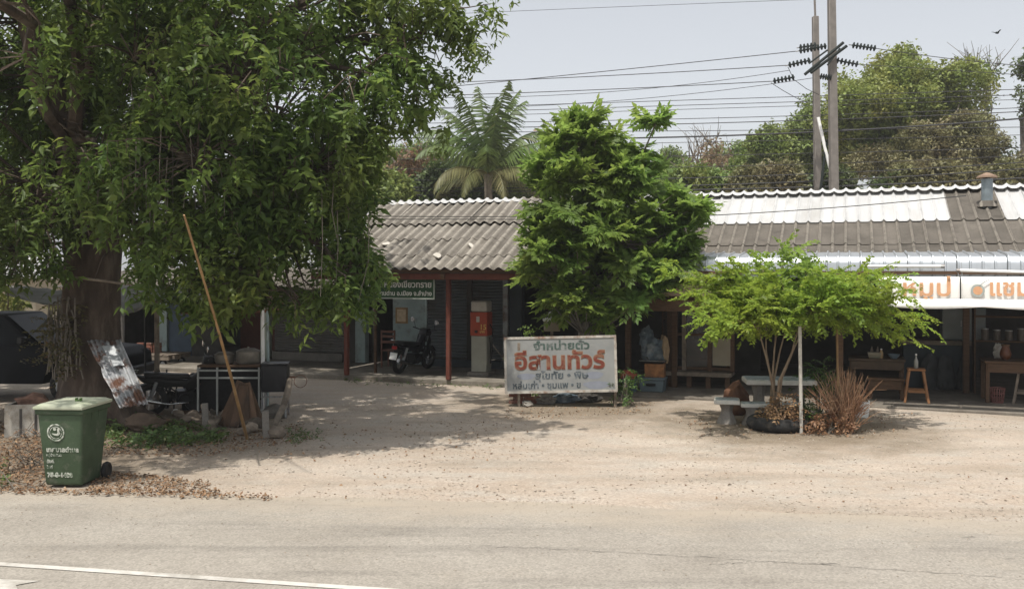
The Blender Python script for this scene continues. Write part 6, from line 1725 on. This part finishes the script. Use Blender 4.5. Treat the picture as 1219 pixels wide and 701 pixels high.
ol = leafmat('olive_leaf', (0.20,0.235,0.058), 0.22, None, 0.3, hue=0.03)
ob = leafmat('brown_olive_leaf', (0.175,0.165,0.075), 0.22, None, 0.25, hue=0.03)
og = leafmat('mid_green_leaf', (0.155,0.205,0.052), 0.22, None, 0.3, hue=0.025)
pk_ = leafmat('pinkish_dry_leaf', (0.22,0.16,0.10), 0.3, (0.16,0.16,0.06), 0.3)
rdl = leafmat('red_dry_leaf', (0.17,0.105,0.06), 0.35, (0.12,0.13,0.04), 0.3)
dk = leafmat('dark_bg_leaf', (0.075,0.105,0.034), 0.35, (0.08,0.10,0.04), 0.3)
vm = bgtree('vine_covered_tree','tall tree smothered in olive green creepers behind the power poles',1090,46,[(1075,100,75,50),(1040,130,65,60),(1110,120,70,55),(1060,75,45,25),(1085,65,25,14),(1150,140,45,45),(1015,165,60,55),(1010,110,35,35),(1090,165,90,60),(1140,100,40,40)],ol,2600,bare=0,gap=0.2)
vm2 = bgtree('creeper_mound','brownish mound of creepers at the foot of the tall tree',1130,44,[(1120,175,80,45),(1060,195,85,38),(1160,195,60,40),(1180,160,25,45)],ob,2300,gap=0.22,smin=0.5,smax=0.9)
bgtree('round_tree','green bushy tree left of the power poles',925,48,[(925,180,45,35),(955,160,35,40),(900,200,45,30),(950,205,60,30),(965,125,18,28)],og,1200,gap=0.22)
bgtree('round_tree','pale green bushy tree just behind the left power pole',985,50,[(975,150,30,45),(1000,175,45,50),(960,190,50,35)],ol,900,gap=0.22)
bgtree('pink_tree','sparse pinkish brown tree right of the feathery tree',835,50,[(835,190,38,32),(845,170,22,18),(815,200,35,28),(870,200,25,25)],pk_,210,thin,0.16,smin=0.8,smax=1.3,bare=5,gap=0.4)
bgtree('dry_tree','sparse reddish dry tree between the palm and the feathery tree',670,46,[(665,175,40,26),(690,170,30,22),(645,200,45,28)],pk_,230,thin,0.16,smin=0.8,smax=1.2,bare=6,gap=0.38)
bgtree('bushy_tree','green bushy tree left of the coconut palm',470,46,[(460,205,50,38),(430,200,45,40),(500,215,50,30)],og,1100,gap=0.22)
bgtree('red_leaved_tree','reddish leaved small tree left of the coconut palm',500,43,[(498,192,34,20),(470,205,22,18)],rdl,75,thin,0.12,smin=0.9,smax=1.4,bare=3)
bgtree('tall_dark_tree','tall dark tree cut off by the right edge',1216,42,[(1216,75,22,25),(1205,110,16,22),(1222,130,25,30),(1212,180,16,40),(1240,100,40,60)],dk,420,trunk_r=0.2,bare=0)
bgtree('bare_tree','thin nearly leafless tree between the creepers and the right edge',1172,47,[(1170,90,28,24),(1185,115,24,28),(1150,85,20,20)],dk,70,thin,0.13,smin=0.8,smax=1.2,bare=7,gap=0.3)
for i,(px,py,rx_,ry_,leaf,lab) in enumerate(((440,228,60,24,og,'low green bush at the left end of the grey roof ridge'),(540,226,60,24,dk,'low dark bush under the coconut palm'),(620,222,60,26,og,'low green bush behind the right end of the grey roof'),
        (730,222,70,28,dk,'low dark bush behind the feathery tree'),(830,222,60,22,og,'low green bush above the left end of the white roof'),(915,222,60,22,ob,'low brown bush left of the power pole bases'),
        (1010,222,60,22,dk,'low dark bush behind the power pole bases'),(1110,218,65,24,ob,'low brown bush left of the smoke vent'),(1205,216,60,26,ob,'low brown bush right of the smoke vent'))):
    bgtree('background_bush', lab, px, 40+random.uniform(-1.5,1.5), [(px,py-4,rx_+8,ry_+10),(px+25,py+4,rx_*0.7,ry_+8),(px-25,py+5,rx_*0.7,ry_+8)], leaf, 700, trunk_r=0.08, gap=0.2, cat='bush', group='bushes behind the roofs')
bgtree('hedge_tree','green tree behind the sparse pinkish tree',840,56,[(800,205,50,35),(860,205,50,38),(900,190,40,38)],og,900,gap=0.2)
bgtree('hedge_tree','dusty green tree behind the reddish dry tree',690,56,[(640,205,60,38),(720,200,60,35),(580,205,50,38)],ol,1000,gap=0.2)
bgtree('hedge_tree','dusty green tree behind the red leaved small tree',480,56,[(440,190,55,35),(520,190,50,33),(400,200,50,40)],og,900,gap=0.2)
# sunlit bush and bank behind the shelter on the left
yl = leafmat('sunlit_bush_leaf', (0.16,0.17,0.045), 0.35, (0.26,0.20,0.10), 0.35)
bgtree('sunlit_bush','yellow green sunlit bush seen right of the big trunk',156,28,[(157,388,18,22),(150,395,14,16)],yl,150,smin=0.35,smax=0.6,trunk_r=0.05,cat='bush')
bgtree('sunlit_hedge','yellow green sunlit hedge above the pickup roof',30,31,[(20,362,45,17),(60,364,30,14),(-30,362,40,17)],yl,300,smin=0.4,smax=0.7,trunk_r=0.05,cat='hedge')
bgtree('far_tree','green tree far behind the big trunk on the left',60,40,[(10,250,70,55),(110,270,60,50),(-40,290,50,50)],og,420,gap=0.42)
bgtree('far_tree','green tree far behind the shelter left of the shophouse',210,42,[(200,300,60,45),(270,290,60,50),(330,300,50,45)],og,420,gap=0.42)
# white roofed house far left
fh = thing('far_house','far house with a pale metal roof glimpsed under the big tree','house',(P(10,0,34).x,34,0))
q = MB(); q.bb(-6,1.0,0,5,0,2.2); q.build('wall', cream, fh)
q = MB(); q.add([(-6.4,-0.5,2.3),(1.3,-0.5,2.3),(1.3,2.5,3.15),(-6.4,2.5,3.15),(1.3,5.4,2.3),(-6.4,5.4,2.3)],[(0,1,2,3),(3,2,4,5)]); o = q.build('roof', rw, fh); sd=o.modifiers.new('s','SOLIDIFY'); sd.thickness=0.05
for x in (-3.5,-0.8):
    q = MB(); q.bb(x-0.5,x+0.5,-0.03,-0.002,0.9,1.9); w_=q.build('window', glass, fh)
    q = MB(); q.bb(x-0.56,x+0.56,-0.06,-0.031,0.84,0.9); q.build('sill', woodgrey, w_)

# ------------------------------------------------------------------ coconut palm
pY = 38.0
cpm = thing('coconut_palm','coconut palm with arching fronds rising behind the grey roof','palm tree',(P(583,0,pY).x,pY,0))
crown = P(581,208,pY)
q = MB(); q.tube([Vector((P(585,0,pY).x,pY,0)), P(584,300,pY), crown-Vector((0,0,0.5)), crown], [0.22,0.17,0.16,0.2], 10); adopt(q.build('trunk', barkgrey, cpm), cpm)
fl_ = leafmat('palm_leaf', (0.085,0.125,0.034), 0.35, (0.13,0.13,0.05), 0.3)
fl2 = leafmat('old_palm_leaf', (0.13,0.13,0.05), 0.3, (0.24,0.20,0.11), 0.3)
def frond(dx, dy, up, L_, droop, m_):
    N = 14; d = Vector((dx,dy,0)); d = d.normalized() if d.length > 0 else Vector((1,0,0))
    pts = []; p = crown.copy(); ang = up
    for i in range(N+1):
        pts.append(p.copy()); p = p + (d*math.cos(ang) + Vector((0,0,1))*math.sin(ang))*L_/N; ang -= droop/N*(0.4+1.4*i/N)
    q = MB(); q.tube(pts, [0.05*(1-i/N)+0.008 for i in range(N+1)], 5)
    side = d.cross(Vector((0,0,1)))
    for i in range(44):
        f = 0.16+0.84*i/44; k = f*N; a_ = pts[int(k)] if int(k)>=N else pts[int(k)].lerp(pts[int(k)+1], k-int(k))
        fw = (pts[min(N,int(k)+1)]-pts[max(0,int(k)-1)]).normalized()
        l_ = 0.85*math.sin(math.pi*(0.18+0.78*f))*L_/3.6
        for s_ in (-1,1):
            dr = (side*s_*0.75 + fw*0.65 + Vector((0,0,-0.45-0.6*random.random()))).normalized()
            e = a_ + dr*l_ + Vector((0,0,-0.22*l_)); m0 = a_.lerp(e,0.5) + Vector((0,0,0.06*l_)); wv = fw*0.034
            q.add([a_-wv,a_+wv,m0+wv,m0-wv,e], [(0,1,2,3),(3,2,4)])
    return adopt(q.build('frond', m_, cpm, smooth=False), cpm)
fr_list = [(-0.15,0.3,1.45,4.0,0.4),(0.3,-0.4,1.40,4.0,0.6),(0.5,0.5,1.3,4.2,0.9),(-0.4,-0.3,1.32,4.0,0.5),(0.35,0.1,1.42,3.9,0.6),(-0.5,0.2,1.25,4.0,1.0),(0.9,0.2,1.05,4.1,1.6),(-1,0.1,1.1,4.0,1.7),(1,-0.3,0.85,3.8,1.8),(-1,-0.4,0.85,3.7,1.9),(0.2,1,0.9,3.4,1.3),(0,-1,0.8,3.2,1.6),(-0.7,0.7,0.7,3.4,1.6),(0.8,0.7,0.5,3.4,1.7),(0.15,-0.2,1.5,3.2,0.35)]
for f in fr_list: frond(*f, fl_)
for f in ((1,-0.6,0.35,3.2,1.9),(-1,-0.7,0.35,3.2,1.9),(-0.9,0.4,0.15,3.1,1.6),(1,0.4,0.1,3.1,1.6),(0.3,-1,0.1,3.0,1.5),(-0.4,-1,0.2,3.0,1.7)): frond(*f, fl2)

# ------------------------------------------------------------------ power poles and lines
WS = 0.2
def WP(px, py):
    a = (px-609.5)/FPX; Y = (36 + WS*12.1)/(1 + WS*a); return P(px, py, Y)
def pole(lab, pxb, pxt, pyt, Y, r0, r1):
    b_ = P(pxb,300,Y); b_.z = 0; t__ = P(pxt,pyt,Y)
    o = thing('power_pole', lab, 'power pole', b_, group='concrete power poles')
    q = MB(); M = None
    d = t__-b_; 
    q.frustum(-r0,r0,-r0,r0,0,d.x-r1,d.x+r1,-r1,r1,d.z); q.build('shaft', polecrete, o, 0.02)
    return o, b_, t__
pl1, b1_, t1_ = pole('left concrete power pole with a thin rod on its top', 976, 970.5, 20, 36, 0.15, 0.11)
q = MB(); q.tube([t1_, P(969.5,-8,36)], 0.04, 6); adopt(q.build('top_rod', polecrete, pl1), pl1)
pl2, b2_, t2_ = pole('right concrete power pole carrying the slanting crossarm', 995, 989.5, -30, 34.5, 0.165, 0.125)
blk = mat('insulator_dark', (0.022,0.028,0.026), 0.75, spec=0.1, var=0.2)
def arm(pa, pb, Y): 
    a_, b_ = P(*pa,Y-0.3), P(*pb,Y-0.3); q = MB(); q.tube([a_,b_], 0.06, 6); return adopt(q.build('crossarm', blk, pl2), pl2)
arm((958,89),(1004,51),34.5); arm((965,87),(1008,55),34.5)
for (xa,ya,xb,yb) in ((963,76,985,60),(985,78,1000,58)):
    q = MB(); q.tube([P(xa,ya,34.2),P(xb,yb,34.2)], 0.035, 6); adopt(q.build('brace', blk, pl2), pl2)
def insulator(lab, pa, pb, Y=34.4):
    a_, b_ = P(*pa,Y), P(*pb,Y); d = b_-a_; L_ = d.length
    o = thing('insulator_string', lab, 'insulator', a_, group='insulator strings on the poles')
    n_ = max(5,int(L_/0.13)); pr = [(0.02,0)]
    for i in range(n_):
        z = L_*(i+0.2)/n_; h_ = L_/n_
        pr += [(0.03,z),(0.115,z+h_*0.25),(0.12,z+h_*0.4),(0.03,z+h_*0.6)]
    pr.append((0.02,L_))
    q = MB(); q.lathe(pr, 10, rot_to(d)); q.build('sheds', blk, o, ang=1.2)
    q = MB(); q.tube([(0,0,0),tuple(d*-0.12)], 0.02, 5); q.build('clamp', steel, o)
insulator('highest dark insulator string left of the power poles',(951,61),(984,55)); insulator('dark insulator string just below the highest left one',(951,57),(972,54))
insulator('middle dark insulator string left of the poles',(938,78),(965,72)); insulator('lowest dark insulator string left of the poles',(920,97),(946,92))
insulator('upper dark insulator string right of the poles',(1014,54),(1043,58)); insulator('middle dark insulator string right of the poles',(995,72),(1022,77)); insulator('short dark insulator string between the poles',(976,91),(990,93))
# pvc conduit and bracing at the pole feet
q = MB(); q.tube([P(974,140,35.2),P(982,176,35.0),P(990,208,34.9)], 0.06, 8); tag(q.build('conduit', whitep), 'white conduit slanting between the two power poles', 'conduit')
q = MB(); q.tube([P(984,170,35),P(980,200,35),P(976,232,35)], 0.05, 6); tag(q.build('stay_cable', blk), 'black cable hanging between the feet of the two poles', 'cable')
wirem = mat('wire_dark', (0.035,0.035,0.037), 0.7, var=0.1)
nth = ['topmost','second','third','fourth','fifth','sixth','seventh','eighth','ninth','tenth','eleventh','twelfth','thirteenth','fourteenth','fifteenth','sixteenth','seventeenth','eighteenth','nineteenth','twentieth','twenty first','twenty second','twenty third']
wires = [((400,116),(622,95),(951,61),0.014),((380,103),(690,92),(938,78),0.014),((380,118),(690,108),(920,97),0.014),
 ((380,24),(800,6),(1300,-12),0.008),((1043,58),(1130,70),(1320,84),0.012),
 ((340,134),(800,120),(1320,103),0.012),((340,140),(800,126),(1320,110),0.012),((340,148),(800,142),(1320,124),0.012),((340,154),(800,148),(1320,128),0.015),
 ((340,160),(820,163),(1320,132),0.028),((340,158),(820,156),(1320,150),0.012),((340,190),(800,186),(1320,172),0.012),((340,212),(820,212),(1320,186),0.016),
 ((340,108),(690,112),(940,84),0.010),((340,126),(760,118),(1000,88),0.010),((340,146),(700,134),(1320,116),0.010),((340,176),(800,170),(1320,158),0.010),((340,200),(820,199),(1320,180),0.011),((340,220),(820,221),(1320,193),0.020),((340,224),(830,226),(1320,206),0.024),((340,230),(820,231),(1320,214),0.016),((1022,77),(1130,84),(1320,96),0.010)]
wires_sorted = sorted(wires, key=lambda w_: w_[1][1])
for i, (a_,m_,b_,r_) in enumerate(wires_sorted):
    xs3 = np.linspace(a_[0], b_[0], 22)
    co = np.polyfit([a_[0],m_[0],b_[0]],[a_[1],m_[1],b_[1]],2)
    q = MB(); q.tube([WP(x, float(np.polyval(co,x))) for x in xs3], r_*1.15, 5)
    tag(q.build('power_line', wirem), nth[i]+' of the overhead wires counted downward above the roofs', 'wire', 'overhead wires')
# service wires in front of the roofs
for i,(a_,m_,b_,lab) in enumerate((((350,256),(560,258),(700,257),'upper thin service wire crossing in front of the grey roof'),((350,262),(560,261),(700,262),'lower thin service wire crossing in front of the grey roof'),((700,262),(940,251),(1150,233),'thin service wire crossing in front of the white roof'))):
    xs3 = np.linspace(a_[0], b_[0], 14); co = np.polyfit([a_[0],m_[0],b_[0]],[a_[1],m_[1],b_[1]],2)
    q = MB(); q.tube([P(x, float(np.polyval(co,x)), 19.5-0.0026*(x-350)) for x in xs3], 0.009, 5); tag(q.build('service_wire', wirem), lab, 'wire', 'service wires')
# jumper loops
for (pts_, lab) in ((((938,80),(945,95),(960,106),(975,113)),'jumper wire hanging below the middle left insulator'),(((918,99),(932,108),(948,117),(965,124)),'jumper wire hanging below the lowest left insulator')):
    q = MB(); q.tube([P(x,y,34.6) for x,y in pts_], 0.012, 5); tag(q.build('jumper_wire', wirem), lab, 'wire')
# bird
bi = thing('bird','small dark bird flying in the sky at the upper right','bird',P(1187,40,40),0.4)
q = MB(); q.tube([(-0.12,0,0),(-0.05,0,0.02),(0.05,0,0.02),(0.1,0,0.03)],[0.01,0.05,0.045,0.02],8); q.add([(-0.12,0,0),(-0.2,0.04,0),(-0.2,-0.04,0)],[(0,1,2)]); q.build('body', blk, bi)
for s_ in (-1,1):
    q = MB(); q.add([(0.05,s_*0.03,0.03),(-0.05,s_*0.03,0.03),(-0.1,s_*0.22,0.1),(0.0,s_*0.2,0.11)],[(0,1,2,3)]); o=q.build('wing', blk, bi); sd=o.modifiers.new('s','SOLIDIFY'); sd.thickness=0.006

# ------------------------------------------------------------------ warm season haze
hm = bpy.data.materials.new('haze'); hm.use_nodes = True
hn = hm.node_tree.nodes; hn.remove(hn['Principled BSDF'])
pv = hn.new('ShaderNodeVolumePrincipled'); pv.inputs['Color'].default_value = (0.93,0.95,0.97,1); pv.inputs['Density'].default_value = 0.0009; pv.inputs['Anisotropy'].default_value = 0.2
hm.node_tree.links.new(pv.outputs[0], hn['Material Output'].inputs['Volume'])
q = MB(); q.bb(-950,950,-350,1550,-1.0,24.0); o = q.build('haze', hm, smooth=False); tag(o, kind='stuff')

# ------------------------------------------------------------------ ground cover and litter
def in_poly(n_, poly):
    xs4=[p[0] for p in poly]; ys4=[p[1] for p in poly]; out=[]
    while len(out)<n_:
        x=random.uniform(min(xs4),max(xs4)); y=random.uniform(min(ys4),max(ys4)); c_=False; j=len(poly)-1
        for i in range(len(poly)):
            if (poly[i][1]>y)!=(poly[j][1]>y) and x<(poly[j][0]-poly[i][0])*(y-poly[i][1])/(poly[j][1]-poly[i][1])+poly[i][0]: c_=not c_
            j=i
        if c_: out.append((x,y))
    return out
def gpoly(pp): return [tuple(G(x,y).xy) for x,y in pp]
wd_leaf = leafmat('weed_leaf', (0.075,0.125,0.035), 0.4, (0.16,0.15,0.06), 0.3)
wt = [twig2(0.16,8,0.06,0.035,0.2), twig2(0.12,7,0.055,0.03,0.4)]
pp = in_poly(620, gpoly([(128,512),(150,498),(210,506),(270,518),(262,528),(200,535),(140,533),(120,525)]))
o = leaf_cloud('weeds', np.array([(x,y,gz(x,y)+abs(random.gauss(0,0.06))) for x,y in pp if mnoise.noise(Vector((x*1.6,y*1.6,0)))>-0.15]), wt, wd_leaf, None, 0.7,1.4,0.9)
tag(o, 'green weeds in a low patch right of the bin', 'weeds', kind='stuff')
pp = in_poly(130, gpoly([(395,452),(440,450),(600,459),(600,464),(420,458)])) + in_poly(60, gpoly([(345,515),(385,512),(380,525),(345,530)])) + in_poly(40, gpoly([(-10,560),(10,552),(14,580),(-10,585)]))
o = leaf_cloud('sparse_weeds', np.array([(x,y,0.02+abs(random.gauss(0,0.02))) for x,y in pp]), wt, wd_leaf, None, 0.4,0.8,0.9)
tag(o, 'sparse weeds along the porch edge and lot', 'weeds', kind='stuff')
litm = islandmat('litter', [(0.11,0.06,0.035),(0.20,0.115,0.065),(0.30,0.20,0.12),(0.15,0.085,0.045),(0.24,0.165,0.105),(0.08,0.05,0.03)])
def litter(name, lab, polys, hs_=0.012, l_=0.06):
    P_=[]
    for n_,poly in polys: P_ += in_poly(n_, gpoly(poly))
    T=[np.stack([leaf_shape(l_*random.uniform(0.6,1.1),l_*0.5,random.uniform(-0.5,0.6)) @ eul(random.uniform(0,6.28),random.uniform(-0.6,0.3),random.uniform(-0.6,0.6)).T]) for _ in range(12)]
    o=leaf_cloud(name, np.array([(x,y,max(gz(x,y),0.024 if y<edge_y(x) else -1)+0.008+abs(random.gauss(0,hs_))) for x,y in P_]), T, litm, None, 0.5,1.2,0.4)
    return tag(o, lab, 'leaf litter', kind='stuff')
litter('leaf_litter','brown fallen leaves heaped round the bin and under the big tree',[(1700,[(-30,505),(60,500),(60,590),(-30,590)]),(1200,[(120,560),(250,575),(265,590),(100,590)]),(1500,[(120,520),(360,505),(370,525),(250,545),(120,545)]),(500,[(0,582),(330,592),(330,598),(0,590)]),(500,[(-30,480),(190,490),(200,515),(-30,515)])])
litter('scattered_leaves','scattered dry leaves on the lot and under the small trees',[(300,[(330,500),(640,505),(600,550),(250,550)]),(420,[(800,498),(1090,492),(1070,522),(820,520)]),(260,[(600,484),(780,478),(780,492),(600,500)]),(70,[(250,560),(1219,560),(1219,620),(250,595)])],0.006,0.06)
pp=[]
o = litter('leaf_heap','pile of dry leaves and twigs left of the bin',[(1000,[(-20,540),(52,520),(52,585),(-20,588)])],0.10)
q = MB()
for k in range(60):
    p_ = Vector((*in_poly(1,gpoly([(-20,500),(56,495),(56,585),(-20,588)]))[0],0.02)); a=random.uniform(0,6.28)
    q.tube([p_, p_+Vector((math.cos(a)*0.2,math.sin(a)*0.2,random.uniform(0.02,0.22))), p_+Vector((math.cos(a)*0.4,math.sin(a)*0.35,random.uniform(0.0,0.35)))],[0.008,0.006,0.003],4)
tag(q.build('dry_twigs', barkgrey), 'dry twigs sticking out of the leaf pile', 'twigs', kind='stuff')
